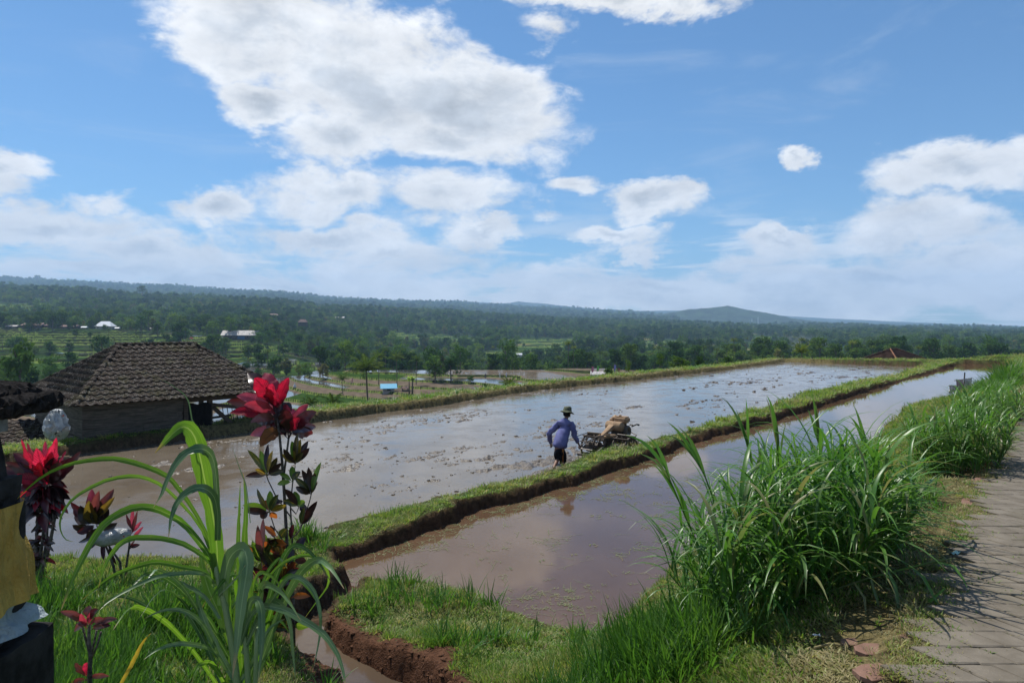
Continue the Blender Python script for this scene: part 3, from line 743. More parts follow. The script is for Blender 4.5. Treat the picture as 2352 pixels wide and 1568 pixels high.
# napier clumps beside the path: culms with long arching leaves
leaf_lib = []
for i in range(12):
    rr = random.Random(i); pts = arch((0, 0, 0), 0, 1.0, rr.uniform(.25, .6), rr.uniform(1.7, 2.7), 9, 1.25, rr.uniform(-.5, .5))
    vs, fs = ribbon(pts, wprof(9, .0195, .55, .3), None, .35, .10, i); b = MB(); b.add(vs, fs); leaf_lib.append(b.mesh('arching_leaf', M_napier, True))
def clump(name, centre, ax, ac, ang, ncul, hmax, label, nparts, seed, lmin=.38, lmax=.72):
    rr = random.Random(seed); root = empty(name, (centre[0], centre[1], gz(*centre)), 0, label, 'grass clump', 'tall grass clumps beside the path')
    culm = MB(); bulk = MB(); leaves = []
    ca, sa = math.cos(ang), math.sin(ang)
    for i in range(ncul):
        q = math.sqrt(rr.random()); th = rr.uniform(0, 6.283); ex, ey = q*math.cos(th), q*math.sin(th)
        wx, wy = ex*ax, ey*ac; px, py = centre[0]+wx*ca-wy*sa, centre[1]+wx*sa+wy*ca
        o = math.atan2((wx*sa+wy*ca), (wx*ca-wy*sa)); lean = q**1.5*rr.uniform(.15, .75)
        h = hmax*rr.uniform(.45, 1.0)*(1-.35*q*q)
        pts = arch((px, py, gz(px, py)-.03), o+rr.uniform(-.5, .5), h, lean*.4, lean*1.2, 4, 1.0)
        culm.tube(pts, [.006, .0055, .005, .004, .003], 5, False)
        nl = rr.randint(8, 12)
        for j in range(nl):
            s = (j+.6)/nl; s = s**.8; k = min(int(s*4), 3); t = s*4-k; p = pts[k].lerp(pts[k+1], min(t, 1))
            L = rr.uniform(lmin, lmax)*(1.0 if s > .25 else .8)
            leaves.append((p.copy(), o*.35+rr.uniform(0, 6.283)*.65+(2.4*j), L, s, q))
    leaves.sort(key=lambda v: -(v[2]+.4*v[4]+rr.random()*.2-(v[0].y-centre[1])*.35))
    for i, (p, azm, L, s, q) in enumerate(leaves):
        if i < nparts:
            o = link('leaf', leaf_lib[rr.randrange(12)], root); o.location = p-root.location
            o.rotation_euler = (rr.uniform(-.15, .15), rr.uniform(-.35, .25)-(.25 if s > .8 else 0), azm); o.scale = (L*1.02, L*rr.uniform(.8, 1.35), L)
        else:
            up = (.1 if s > .8 else .35)
            ps = arch(p, azm, L, rr.uniform(up, up+.35), rr.uniform(1.3, 2.7), 7, 1.3, rr.uniform(-.5, .5))
            vs, fs = ribbon(ps, wprof(7, .0095*rr.uniform(.6, 1.4), .55, .3), None, .35, .08, i); bulk.add(vs, fs)
    wlink('stems', culm.mesh('stems', M_napier, True), root)['kind'] = 'stuff'
    wlink('foliage', bulk.mesh('foliage', M_napier, True), root)['kind'] = 'stuff'
    return root
th = math.atan2(.78, .62)
clump('napier_grass_clump', (2.12, 5.10), 1.05, .64, th, 200, .98, 'largest clump of tall arching grass, on the bank beside the near end of the path', 220, 1, .40, .78)
clump('napier_grass_clump', (5.30, 8.05), .62, .42, th, 95, .88, 'bushy clump of arching grass beyond the largest one, in front of the scarecrow', 150, 2, .30, .52)
clump('napier_grass_clump', (8.6, 12.2), 1.0, .5, th, 60, .75, 'far clump of tall grass where the path leaves the frame', 60, 3, .3, .55)
# shoots standing up out of the left side of the big clump
def shoot(base_px, d, tip_px, dt, label, nl, seed, wl=.016):
    rr = random.Random(seed); b = DX(*base_px, d); t = DX(*tip_px, dt); root = empty('grass_shoot', b, 0, label, 'grass shoot', 'single shoots rising from the largest grass clump')
    mid = b.lerp(t, .5)+Vector((rr.uniform(-.03, .03), 0, .03)); pts = [b, b.lerp(mid, .5), mid, mid.lerp(t, .55), t]
    s = MB(); s.tube(pts, [.006, .006, .005, .004, .002], 6, False); wlink('stem', s.mesh('stem', M_napier, True), root)
    ax = (t-b).normalized()
    for j in range(nl):
        f = .45+.55*j/max(nl-1, 1); k = min(int(f*4), 3); p = pts[k].lerp(pts[k+1], f*4-k)
        dirv = (ax*1.3+Vector((rr.uniform(-1, 1), rr.uniform(-.5, .5), .2))*.35).normalized(); L = rr.uniform(.28, .42)
        ps = [p]; v = dirv.copy()
        for q in range(6):
            v = (v+Vector((0, 0, -.04-.07*q*rr.random()))).normalized(); ps.append(ps[-1]+v*L/6)
        vs, fs = ribbon(ps, wprof(6, wl*rr.uniform(.7, 1.1), .4, .3), Vector((rr.uniform(-.6, .6), -1, .4)), .4); m = MB(); m.add(vs, fs); wlink('leaf', m.mesh('leaf', M_napier, True), root)
shoot((1640, 1330), 4.7, (1528, 1075), 4.6, 'leaning shoot with blades pointing up over the brown water, left of the clump', 6, 1)
shoot((1640, 1150), 5.0, (1590, 1045), 5.0, 'short shoot with two blades just right of the leaning one', 4, 5)
shoot((1740, 1200), 5.2, (1712, 1010), 5.2, 'thin upright shoot over the clump beside a twin', 5, 2)
shoot((1800, 1200), 5.2, (1785, 1010), 5.2, 'twin upright shoot over the clump with broad blades', 5, 3)
shoot((1900, 1200), 5.6, (1880, 1000), 5.6, 'tallest upright shoot in the middle of the clump', 6, 4)
shoot((2010, 1200), 6.0, (1985, 1010), 6.0, 'upright shoot near the back of the clump', 5, 6)
# a stem fallen towards the paving with drooping blades
fb = DX(1930, 1350, 4.2); root = empty('fallen_grass_stem', fb, 0, 'pale stem leaning out over the paving with drooping grey green blades', 'grass stem')
sp = [DX(1900, 1360, 4.3), DX(1990, 1328, 4.2), DX(2080, 1305, 4.1), DX(2150, 1288, 4.0), DX(2195, 1281, 3.95)]
s = MB(); s.tube(sp, [.007, .007, .006, .005, .003], 6, False); wlink('stem', s.mesh('stem', M_napier, True), root)
for (P_, w_) in [([(2095,1305,4.1),(2120,1325,4.0),(2145,1370,3.95),(2172,1416,3.9)], .013), ([(2150,1290,4.0),(2190,1300,3.9),(2212,1330,3.85),(2222,1350,3.8)], .012),
                 ([(2040,1312,4.1),(2055,1345,4.0),(2062,1390,3.95),(2060,1435,3.9)], .014), ([(2170,1350,3.95),(2130,1385,3.95),(2090,1415,4.0)], .009),
                 ([(2000,1330,4.1),(2012,1370,4.05),(2025,1420,4.0)], .011), ([(1960,1335,4.1),(1985,1372,4.0),(1990,1425,3.95)], .011)]:
    ps = [DX(*q) for q in P_]; m = MB(); vs, fs = ribbon(ps, wprof(len(ps)-1, w_, .6, .3), Vector((.2, -1, .5)), .3); m.add(vs, fs); wlink('leaf', m.mesh('leaf', M_napier, True), root)

# ------------------------------------------------------------------ trees
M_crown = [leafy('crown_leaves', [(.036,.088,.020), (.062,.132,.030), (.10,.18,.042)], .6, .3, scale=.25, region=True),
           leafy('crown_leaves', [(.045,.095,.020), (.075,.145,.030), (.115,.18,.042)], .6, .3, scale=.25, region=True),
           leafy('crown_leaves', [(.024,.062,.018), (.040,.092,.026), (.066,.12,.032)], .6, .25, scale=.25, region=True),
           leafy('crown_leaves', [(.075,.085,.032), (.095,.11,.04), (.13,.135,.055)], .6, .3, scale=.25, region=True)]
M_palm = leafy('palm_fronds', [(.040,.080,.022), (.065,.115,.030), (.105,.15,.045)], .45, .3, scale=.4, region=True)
def crown_mesh(seed, h, w, lobes, per, leaf, mat, low=.25):
    rr = np.random.default_rng(seed); V = []; Fc = []
    C = []
    for i in range(lobes):
        t = rr.uniform(0, 6.283); q = rr.uniform(0, 1)**.6; zz = rr.uniform(low+.12, .92)
        prof = math.sin(math.pi*min(1, (zz-low)/(1-low)*.85+.12))**.6
        C.append((q*w*.5*prof*math.cos(t)*.75, q*w*.5*prof*math.sin(t)*.75, zz*h, w*rr.uniform(.14, .26)))
    for cx, cy_, cz, cr in C:
        n = int(per*rr.uniform(.7, 1.3)); d = rr.normal(size=(n, 3)); d /= np.linalg.norm(d, axis=1)[:, None]
        p = d*cr*rr.uniform(.55, 1.12, n)[:, None]*np.array([1, 1, .75])+np.array([cx, cy_, cz])
        nn = d*.8+rr.normal(size=(n, 3))*.6+np.array([0, 0, .35]); nn /= np.linalg.norm(nn, axis=1)[:, None]
        t1 = np.cross(nn, rr.normal(size=(n, 3))); t1 /= np.linalg.norm(t1, axis=1)[:, None]; t2 = np.cross(nn, t1)
        s = leaf*rr.uniform(.6, 1.3, n)[:, None]
        q = np.stack([p-t1*s, p-t2*s*.55, p+t1*s, p+t2*s*.55], 1)+rr.normal(size=(n, 4, 3))*leaf*.12
        V.append(q.reshape(-1, 3))
    V = np.concatenate(V); Fq = np.arange(len(V)).reshape(-1, 4)
    return npmesh('crown', V, Fq, mat, smooth=False)
def trunk_mesh(seed, h, r0, lean=.05, n=6, branches=3, w=3):
    rr = random.Random(seed); b = MB(); p = Vector((0, 0, -.5)); pts = [p.copy()]; a = rr.uniform(0, 6.28)
    for i in range(5):
        p = p+Vector((math.cos(a)*lean*h/5, math.sin(a)*lean*h/5, (h+.5)/5)); a += rr.uniform(-.8, .8); pts.append(p.copy())
    b.tube(pts, [r0*(1-.13*i) for i in range(6)], n, False)
    for i in range(branches):
        q = pts[2+i % 3]; a = rr.uniform(0, 6.28); b.tube([q, q+Vector((math.cos(a)*w*.2, math.sin(a)*w*.2, h*.12)), q+Vector((math.cos(a)*w*.33, math.sin(a)*w*.33, h*.3))], [r0*.5, r0*.35, r0*.15], 5, False)
    return b.mesh('trunk', M_bark, True)
def frond_mb(b, base, azm, L, th0, th1, seed, wid=.35, nseg=8):
    rr = random.Random(seed); pts = arch(base, azm, L, th0, th1, nseg, 1.1)
    vs, fs = ribbon(pts, [.03]*len(pts), None, .2); b.add(vs, fs)
    for i in range(1, nseg*2):
        f = i/(nseg*2)*nseg; k = int(f); p = pts[k].lerp(pts[min(k+1, nseg)], f-k); t = (pts[min(k+1, nseg)]-pts[k]).normalized()
        sd = t.cross(Vector((0, 0, 1))).normalized(); s = i/(nseg*2); wl = wid*L*.75*math.sin(math.pi*(.12+.86*s))**.8
        for sg in (-1, 1):
            tip = p+sd*sg*wl*.75+t*wl*.55+Vector((0, 0, -wl*rr.uniform(.25, .75)))
            b.add([p-t*.05, p+t*.13, tip], [(0, 1, 2)])
def palm_meshes(seed, h, nf=16, L=2.3, separate=False, lean=.08):
    rr = random.Random(seed); tr = MB(); p = Vector((0, 0, -.4)); pts = [p.copy()]; a = rr.uniform(0, 6.28)
    for i in range(6):
        p = p+Vector((math.cos(a)*lean*h/6*(1-i/8), math.sin(a)*lean*h/6*(1-i/8), (h+.4)/6)); pts.append(p.copy())
    tr.tube(pts, [.17, .13, .12, .115, .11, .10, .10], 7, False); top = pts[-1]; fr = []
    for i in range(nf):
        b = MB(); az_ = i*2.399+rr.uniform(-.2, .2); f = i/nf
        frond_mb(b, top, az_, L*rr.uniform(.85, 1.1), .08+1.1*f, 1.15+1.45*f+rr.uniform(-.25, .25), seed*31+i); fr.append(b)
    return tr, fr, top
def joinmb(name, mbs_mats):
    V = []; Fc = []; mi = []; mats = []
    for b, m in mbs_mats:
        if m not in mats: mats.append(m)
        o = len(V); V += b.v; Fc += [tuple(i+o for i in f) for f in b.f]; mi += [mats.index(m)]*len(b.f)
    me = bpy.data.meshes.new(name); me.from_pydata([tuple(v) for v in V], [], Fc)
    for m in mats: me.materials.append(m)
    me.polygons.foreach_set('material_index', mi); me.update(); return me
def joinme(name, a, b):
    bm = bmesh.new(); bm.from_mesh(a); n = len(bm.faces); bm.from_mesh(b); bm.faces.ensure_lookup_table()
    for f in bm.faces[n:]: f.material_index = 1
    me = bpy.data.meshes.new(name); bm.to_mesh(me); bm.free(); me.materials.append(a.materials[0]); me.materials.append(b.materials[0]); return me
VAR = []            # (trunk, crown) pairs
for i, (h, w, lo, m) in enumerate([(10,9,.12,0), (12,10,.15,0), (9,9,.1,1), (12,8,.12,2), (14,10,.3,2), (8,8,.05,1), (11,11,.18,0), (10,7,.1,3), (7,8,.0,2), (15,10,.25,0)]):
    VAR.append((trunk_mesh(i, h*.75, .2+h*.012, w=w), crown_mesh(i, h, w, 17, 38, .55, M_crown[m], lo)))
PALMS = []
for i in range(4):
    tr, fr, top = palm_meshes(i+3, 8.5+i*1.1); PALMS.append(joinmb('palm', [(tr, M_bark)]+[(f, M_palm) for f in fr]))
TREES = [joinme('leafy_tree', t, c) for t, c in VAR]+PALMS
NT_ = len(TREES); T_tree = template('tree_template', TREES)
def tree_pts(d0, d1, per, seed, grow=1.0, u0=-400, u1=2740):
    r = np.random.default_rng(seed); n = int((u1-u0)/F*(d1*d1-d0*d0)/2/per)
    d = np.sqrt(r.uniform(d0*d0, d1*d1, n)); u = r.uniform(u0, u1, n); x = (u-1176)/F*d
    z, rim, op, k, fr = farland(x, d)
    dn = fbm(x/40, d/40, 3, .5, 5)
    keep = (r.random(n) < np.where(op < .35, np.clip(.85+dn*1.6, .25, 1), np.where(op < .9, .12, .018)))
    return x[keep], d[keep], z[keep], r
x1, y1, z1, r1 = tree_pts(122, 1250, 48, 21)
x2, y2, z2, r2 = tree_pts(1250, 2600, 90, 22)
x4, y4, z4, r4 = tree_pts(2600, 5200, 420, 23, u1=1560)
x = np.concatenate([x1, x2, x4]); y = np.concatenate([y1, y2, y4]); z = np.concatenate([z1, z2, z4]); n = len(x); r = r1
u = 1176+F*x/y
idx = np.where(r.random(n) < .74, r.integers(0, 10, n), r.integers(10, NT_, n))
grp = fbm(x/60, y/60, 2, .5, 15); idx = np.where((grp > .1) & (idx < 10), r.choice([3, 4, 8], n), idx); idx = np.where((grp < -.12) & (r.random(n) < .5), r.choice([2, 5, 10, 11, 12], n), idx)
scl = (.45+.85*r.random(n)**1.3)*np.where(y < 235, .62, 1)*np.interp(y, [240, 420, 800, 2600, 2700], [.72, .85, 1.0, 1.1, 1.7])
scl = np.where((y > 240) & (y < 420) & (u > 950) & (u < 1500), scl*1.0, scl)
# which ones show: compare with the skyline of the land in front
uu = np.linspace(-420, 2760, 320); dd_ = np.exp(np.linspace(math.log(20), math.log(1500), 500)); XX, YY = fan(uu, dd_)
ZZ = np.where(YY < 80, land(XX, YY), farland(XX, YY)[0]); sy = 750+(3.6-ZZ)*F/YY; rm = np.minimum.accumulate(sy, 0)
iu = np.clip(((u+420)/3180*319).astype(int), 0, 319); idd = np.clip((np.log(y/20)/math.log(75)*499).astype(int)-2, 0, 499)
top = 750+(3.6-z-10.5*scl)*F/y
vis = (top < rm[idd, iu]-4) & (y < 1400) & (u > -20) & (u < 2372) & ~((u > 40) & (u < 650) & (top > 805+abs(u-360)*.25))
size = np.where(vis, 10*scl*F/y, 0)
keep_n = 250; chosen = np.argsort(-size)[:keep_n]; mask = np.ones(n, bool); mask[chosen] = False
rz = r.uniform(0, 6.28, n)
for i in chosen:
    palm = idx[i] >= 10
    o = link('coconut_palm' if palm else 'broadleaf_tree', TREES[idx[i]]); o.location = (x[i], y[i], z[i]-.2); o.rotation_euler = (0, 0, rz[i]); s_ = float(scl[i]); o.scale = (s_, s_, s_)
    if palm: tag(o, 'coconut palm among the leafy trees filling the valley below the paddies', 'palm', 'coconut palms in the valley wood')
    else: tag(o, 'dark green leafy tree in the wood that fills the valley below the paddies', 'tree', 'leafy trees of the valley wood')
scatter('forest', T_tree, np.stack([x, y, z-.3], -1)[mask], idx[mask], np.stack([0*rz, 0*rz, rz], -1)[mask], np.stack([scl, scl, scl], -1)[mask],
        'dense wooded hillsides of broadleaf trees and palms stretching away', cat='forest')
# ------------------------------------------------------------------ paved path
M_paver = None
def m_paver(name, a, b):
    m, t, o = new_mat(name); pos = t.node('ShaderNodeNewGeometry').outputs['Position']; oi = t.node('ShaderNodeObjectInfo')
    n1 = t.noise(pos, 5, 6, .65); n2 = t.noise(pos, 120, 3, .6); n3 = t.noise(pos, 1.1, 3, .5)
    c = t.mix(t.ss(n1, .3, .7), a, b)
    c = t.mix(t.m('MULTIPLY', oi.outputs['Random'], .35), c, t.vm('MULTIPLY', c, (.72, .70, .70)))
    c = t.mix(t.ss(n2, .62, .72), c, t.vm('MULTIPLY', c, (1.5, 1.45, 1.4)))
    c = t.mix(t.m('MULTIPLY', t.ss(n3, .5, .7), .35), c, (.11, .10, .06))
    pbr(t, o, c, .88, t.bump(t.m('ADD', n1, t.m('MULTIPLY', n2, .6)), .5, .004), spec=.25); return m
M_paver = m_paver('concrete_paver', (.125,.106,.080), (.190,.165,.130)); M_redpaver = m_paver('red_paver', (.15,.085,.06), (.235,.135,.10))
M_sand = simple('sandy_joint', (.12,.095,.058), .95, var=.2, scale=14, bump=.6, c2=(.055,.06,.025))
def flat_piece(b, poly, z, th=.05, bev=.006):
    n = len(poly); c = Vector((sum(p[0] for p in poly)/n, sum(p[1] for p in poly)/n, 0))
    top = [Vector((p[0], p[1], 0)) for p in poly]; inn = [q+(c-q).normalized()*bev*1.6 for q in top]
    vs = [(q.x, q.y, z) for q in inn]+[(q.x, q.y, z-bev) for q in top]+[(q.x, q.y, z-th) for q in top]
    fs = [tuple(range(n))]
    for i in range(n):
        j = (i+1) % n; fs += [(n+i, n+j, j, i), (2*n+i, 2*n+j, n+j, n+i)]
    b.add(vs, fs)
def paver_poly(rr):
    k_ = .85
    return [(a*k_, b*k_) for a, b in paver_poly0(rr)]
def paver_poly0(rr):
    j = lambda s=.004: rr.uniform(-s, s)
    w, h, sh_ = .0995, .0985, .040; g = .0028
    return [(-w+g+sh_+j(), -h+g+j()), (0+sh_, -h+g-.006+j(.003)), (w-g+sh_+j(), -h+g+j()), (w-g-sh_+j(), h-g+j()), (-sh_, h-g+.006+j(.003)), (-w+g-sh_+j(), h-g+j())]
plib = []
for i in range(8):
    b = MB(); flat_piece(b, paver_poly(random.Random(i)), 0.0); plib.append(b.mesh('paver', M_paver))
pth = bpy.data.meshes.new('path'); bm = bmesh.new()
pe = [(1.72, 2.9)]+[p for p in path_edge[1:7]]+[(24.5,25.5),(9,3)]
bm.faces.new([bm.verts.new((p[0], p[1], 2.003)) for p in pe]); bmesh.ops.triangulate(bm, faces=bm.faces[:]); bm.to_mesh(pth); bm.free(); pth.materials.append(M_sand)
for p in pth.polygons: pass
path = tag(link('path', pth), kind='structure')
rr = random.Random(5); cand = []
gr_ = [(1.3+c_*.17+(r_*.071) % .17+rr.uniform(-.003, .003), 2.62+r_*.17, r_) for r_ in range(145) for c_ in range(135)]
ga = np.array(gr_); gs_ = sdf_path(ga[:, 0], ga[:, 1])
for (xx, yy, r_), s_ in zip(gr_, gs_):
    if 1:
        wd = .78*xx-.62*yy
        if s_ > .05+.05*math.sin(r_*1.7) and wd < 2.7: cand.append((yy+abs(wd-.2)*.5, xx, yy))
cand.sort(); rest = MB()
for i, (_, xx, yy) in enumerate(cand):
    zz = 2.016+rr.uniform(-.004, .005)
    if i < 300:
        o = link('paver', plib[rr.randrange(8)], path); o.location = (xx, yy, zz); o.rotation_euler = (rr.uniform(-.012, .012), rr.uniform(-.012, .012), rr.uniform(-.01, .01))
    else: flat_piece(rest, [(p[0]+xx, p[1]+yy) for p in paver_poly(rr)], zz)
o = link('pavers', rest.mesh('pavers', M_paver), path); o['kind'] = 'stuff'
# straw and small weeds in the joints and along the edge
T_joint = template('joint_template', [tuft(s+60, 9, .030, .035, .0022, 1.1, M_dry, 'joint_tuft', 2) for s in range(3)]+[tuft(s+70, 9, .04, .04, .003, .8, M_turf, 'joint_tuft', 2) for s in range(2)])
rj = np.random.default_rng(5); n = 5200; sel = np.where(rj.random(n) < .75, rj.integers(0, 420, n), rj.integers(0, 1500, n)) % len(cand); cx = np.array([c[1] for c in cand])[sel]; cyy = np.array([c[2] for c in cand])[sel]
along = rj.uniform(-.085, .085, n); horiz = rj.random(n) < .6
jx = np.where(horiz, cx+along+.034, cx-.0845-along*.40); jy = np.where(horiz, cyy-.085, cyy+along)
kk = rj.random(n) < .25+.75*sstep(fbm(jx*2.2, jy*2.2, 3, .6, 1), .0, .15); jx, jy = jx[kk], jy[kk]
ts = rj.random(3800)**1.5; ei = ts*3.999; e0 = ei.astype(int)+1; pe_ = np.array(path_edge, float); ef = ei-(e0-1)
pe_[0] = pe_[1]+(pe_[1]-pe_[2])*.7; e0 = e0-1
exx = pe_[e0, 0]*(1-ef)+pe_[e0+1, 0]*ef; eyy = pe_[e0, 1]*(1-ef)+pe_[e0+1, 1]*ef; off = rj.normal(.03, .075, len(ts)); pn_ = fbm(exx*2.5, eyy*2.5, 3, .6, 2) > -.10
jx = np.concatenate([jx, (exx+.78*off)[pn_]]); jy = np.concatenate([jy, (eyy-.62*off)[pn_]]); n = len(jx)
scatter('joint_weeds', T_joint, np.stack([jx, jy, np.full(n, 2.008)], -1), np.where(rj.random(n) < .72, rj.integers(0, 3, n), rj.integers(3, 5, n)), np.stack([0*jx, 0*jx, rj.uniform(0, 6.28, n)], -1),
        np.stack([rj.uniform(.6, 1.35, n)]*3, -1), 'dry straw and small weeds growing in the paving joints', cat='weeds')
# red pavers half lost in the verge
for i, (px, py, w, h, rz) in enumerate([(2005,1492,.13,.085,.2), (2012,1545,.15,.10,.4), (2120,1440,.10,.06,.3), (1960,1475,.10,.06,.1), (2232,1150,.30,.10,.85), (2250,1105,.22,.09,.85), (2205,1210,.25,.08,.9), (2275,1060,.25,.1,.9), (2092,1462,.08,.05,.3)]):
    p = hit(px, py); b = MB(); q = random.Random(i); pts = [(math.cos(a)*w*q.uniform(.85, 1.1), math.sin(a)*h*q.uniform(.85, 1.1)) for a in [k*math.pi/4 for k in range(8)]]
    flat_piece(b, pts, .0, .05); me = b.mesh('red_paver', M_redpaver); o = link('red_paver', me); o.location = (p.x, p.y, p.z+.010); o.rotation_euler = (0, 0, rz); o.scale = (.8, .8, .5)
    tag(o, 'worn red paving stone half buried in the trodden verge by the path', 'paving stone', 'red paving stones in the verge')

# ------------------------------------------------------------------ litter on the verge
M_paper = simple('white_paper', (.7,.7,.68), .6, var=.08); M_foil = simple('mint_wrapper', (.40,.62,.55), .35, var=.2)
def scrap(name, px, py, s, mat, label, cat, seed):
    p = hit(px, py); q = random.Random(seed); b = MB(); n = 5; vs = []
    for i in range(n):
        for j in range(3): vs.append(((i/(n-1)-.5)*s, (j/2-.5)*s*.45, q.uniform(.0, .28)*s))
    b.add(vs, [(i*3+j, (i+1)*3+j, (i+1)*3+j+1, i*3+j+1) for i in range(n-1) for j in range(2)])
    o = link(name, b.mesh(name, mat)); o.location = (p.x, p.y, p.z+.02); o.rotation_euler = (0, 0, q.uniform(0, 3)); tag(o, label, cat); return o
scrap('paper_scrap', 2098, 1468, .045, M_paper, 'crumpled white paper scrap on the verge beside the red stones', 'litter', 1)
scrap('paper_scrap', 1875, 1468, .04, M_paper, 'small white scrap lying on the short grass left of the path', 'litter', 2)
scrap('wrapper', 2193, 1278, .08, M_foil, 'pale mint green wrapper on the edge of the paving', 'litter', 3)
b = MB(); p = hit(1870, 1500); b.tube([(0,0,0), (.09,.02,.012), (.17,.015,.005), (.26,.05,.01)], [.006,.007,.006,.003], 6); o = link('dry_stalk', b.mesh('dry_stalk', M_dry)); o.location = (p.x, p.y, p.z+.03); tag(o, 'pale dry stalk lying across the trodden verge', 'stalk')
b = MB(); p = hit(1665, 1415); b.lathe([(0,-.02), (.018,-.012), (.024,0), (.018,.014), (0,.022)], 10); b.tube([(0,0,-.02), (.01,0,-.14)], .003, 5); o = link('seed_head', b.mesh('seed_head', M_paper, True)); o.location = (p.x, p.y, p.z+.16); tag(o, 'fluffy white seed head among the lush grass blades', 'flower')

# ------------------------------------------------------------------ floating weeds in the near pool
M_weed = leafy('pond_weed', [(.10,.12,.045), (.16,.19,.07), (.20,.17,.09)], .6, .2)
T_weed = []
for s in range(6):
    q = random.Random(s+5); b = MB()
    for i in range(9 if s < 3 else 3):
        L = q.uniform(.02, .05) if s < 3 else q.uniform(.08, .22); a = q.uniform(0, 6.28); ox, oy = (q.uniform(-.07, .07), q.uniform(-.05, .05)) if s < 3 else (q.uniform(-.02, .02), q.uniform(-.02, .02))
        w = .006 if s < 3 else .0035; c, d_ = math.cos(a), math.sin(a)
        b.add([(ox-d_*w, oy+c*w, .003), (ox+d_*w, oy-c*w, .003), (ox+c*L+d_*w, oy+d_*L-c*w, .006), (ox+c*L-d_*w, oy+d_*L+c*w, .006)], [(0, 1, 2, 3)])
    T_weed.append(b.mesh('weed', M_weed))
T_weed = template('weed_template', T_weed)
x, y, r = samp(15000, 6.8, 40, 700, 2300, seed=31); sn_ = sdf(x, y, near_pool)
pn = fbm(x*.9, y*.9, 4, .6, 21)
k = (sn_ > .05)*(r.random(len(x)) < (sstep(pn, .02, .16)*.9+.11)*(np.clip(1.5-(y-7)/8, .06, 1))+sstep(-sn_, -.5, -.1)*.5)
x, y = x[k], y[k]; n = len(x); wd = np.clip(y/11, .8, 2)
scatter('floating_weeds', T_weed, np.stack([x, y, np.full(n, .152)], -1), r.integers(0, 6, n), np.stack([0*x, 0*x, r.uniform(0, 6.28, n)], -1), np.stack([wd*r.uniform(.5, 1.2, n), wd*r.uniform(.5, 1.2, n), 0*x+1], -1),
        'scraps of weed and straw floating on the brown pool', cat='weeds')

# ------------------------------------------------------------------ farm hut with the tiled roof
def m_tile():
    m, t, o = new_mat('mossy_clay_tile'); pos = t.node('ShaderNodeNewGeometry').outputs['Position']; oi = t.node('ShaderNodeObjectInfo')
    n1 = t.noise(pos, 7, 5, .65); n2 = t.noise(pos, 34, 4, .65); n3 = t.noise(pos, 1.6, 4, .6)
    c = t.mix(t.ss(n1, .3, .7), (.018,.015,.013), (.052,.041,.034))
    c = t.mix(t.m('MULTIPLY', oi.outputs['Random'], .6), c, (.066,.052,.044))
    c = t.mix(t.m('MULTIPLY', t.ss(n3, .48, .68), .6), c, (.055,.052,.026))
    li = t.m('MULTIPLY', t.ss(n2, .54, .60), t.ss(n1, .44, .58)); c = t.mix(t.m('MULTIPLY', li, .75), c, (.30,.29,.26))
    pbr(t, o, c, .95, t.bump(n2, .6, .01), spec=.05); return m
M_tile = m_tile()
def tile_mesh(w=.245, L=.31, A=.046):
    b = MB(); prof = [(0, .6), (.12, .95), (.25, 1.0), (.38, .7), (.5, .2), (.68, 0), (.86, .12), (1.0, .6)]
    vs = []
    for yy, lift in ((0, .034), (L, 0)):
        for q, h in prof: vs.append(((q-.5)*w, yy, h*A+lift))
    for q, h in prof: vs.append(((q-.5)*w, .004, h*A+.034-.024))
    n = len(prof); fs = [(i, i+1, n+i+1, n+i) for i in range(n-1)]+[(2*n+i, 2*n+i+1, i+1, i) for i in range(n-1)]
    b.add(vs, fs); return b.mesh('roof_tile', M_tile, False)
ME_tile = tile_mesh()
def cap_mesh(L=.34, r=.085):
    b = MB(); vs = []; n = 7
    for yy, rr_ in ((0, r*1.12), (L, r*.92)):
        for i in range(n):
            a = math.pi*i/(n-1); vs.append((math.cos(a)*rr_, yy, math.sin(a)*rr_*.8))
    b.add(vs, [(i+1, i, n+i, n+i+1) for i in range(n-1)]+[tuple(range(n))]); return b.mesh('ridge_tile', M_tile)
ME_cap = cap_mesh()
def plane_matrix(o, ex, ey):
    ex = Vector(ex).normalized(); ey = Vector(ey).normalized(); ez = ex.cross(ey); M = Matrix((ex, ey, ez)).transposed().to_4x4(); M.translation = Vector(o); return M
M_plank = None
def m_wood(name, a, b):
    m, t, o = new_mat(name); co = t.node('ShaderNodeTexCoord').outputs['Object']; oi = t.node('ShaderNodeObjectInfo')
    v = t.vm('ADD', t.vm('MULTIPLY', co, (1.2, 8, 14)), t.vm('SCALE', (1, 1, 1), scale=t.m('MULTIPLY', oi.outputs['Random'], 40)))
    n1 = t.noise(v, 2.2, 6, .65, .5); n2 = t.noise(co, 5, 4, .6)
    c = t.mix(t.ss(n1, .3, .7), a, b); c = t.mix(t.m('MULTIPLY', oi.outputs['Random'], .4), c, t.vm('MULTIPLY', c, (1.45, 1.4, 1.3)))
    c = t.mix(t.m('MULTIPLY', t.ss(n2, .5, .7), .4), c, (.05, .055, .04))
    pbr(t, o, c, .9, t.bump(n1, .6, .01), spec=.08); return m
M_plank = m_wood('weathered_board', (.050,.045,.038), (.130,.115,.098)); M_beam = m_wood('old_beam', (.04,.032,.026), (.105,.085,.068))
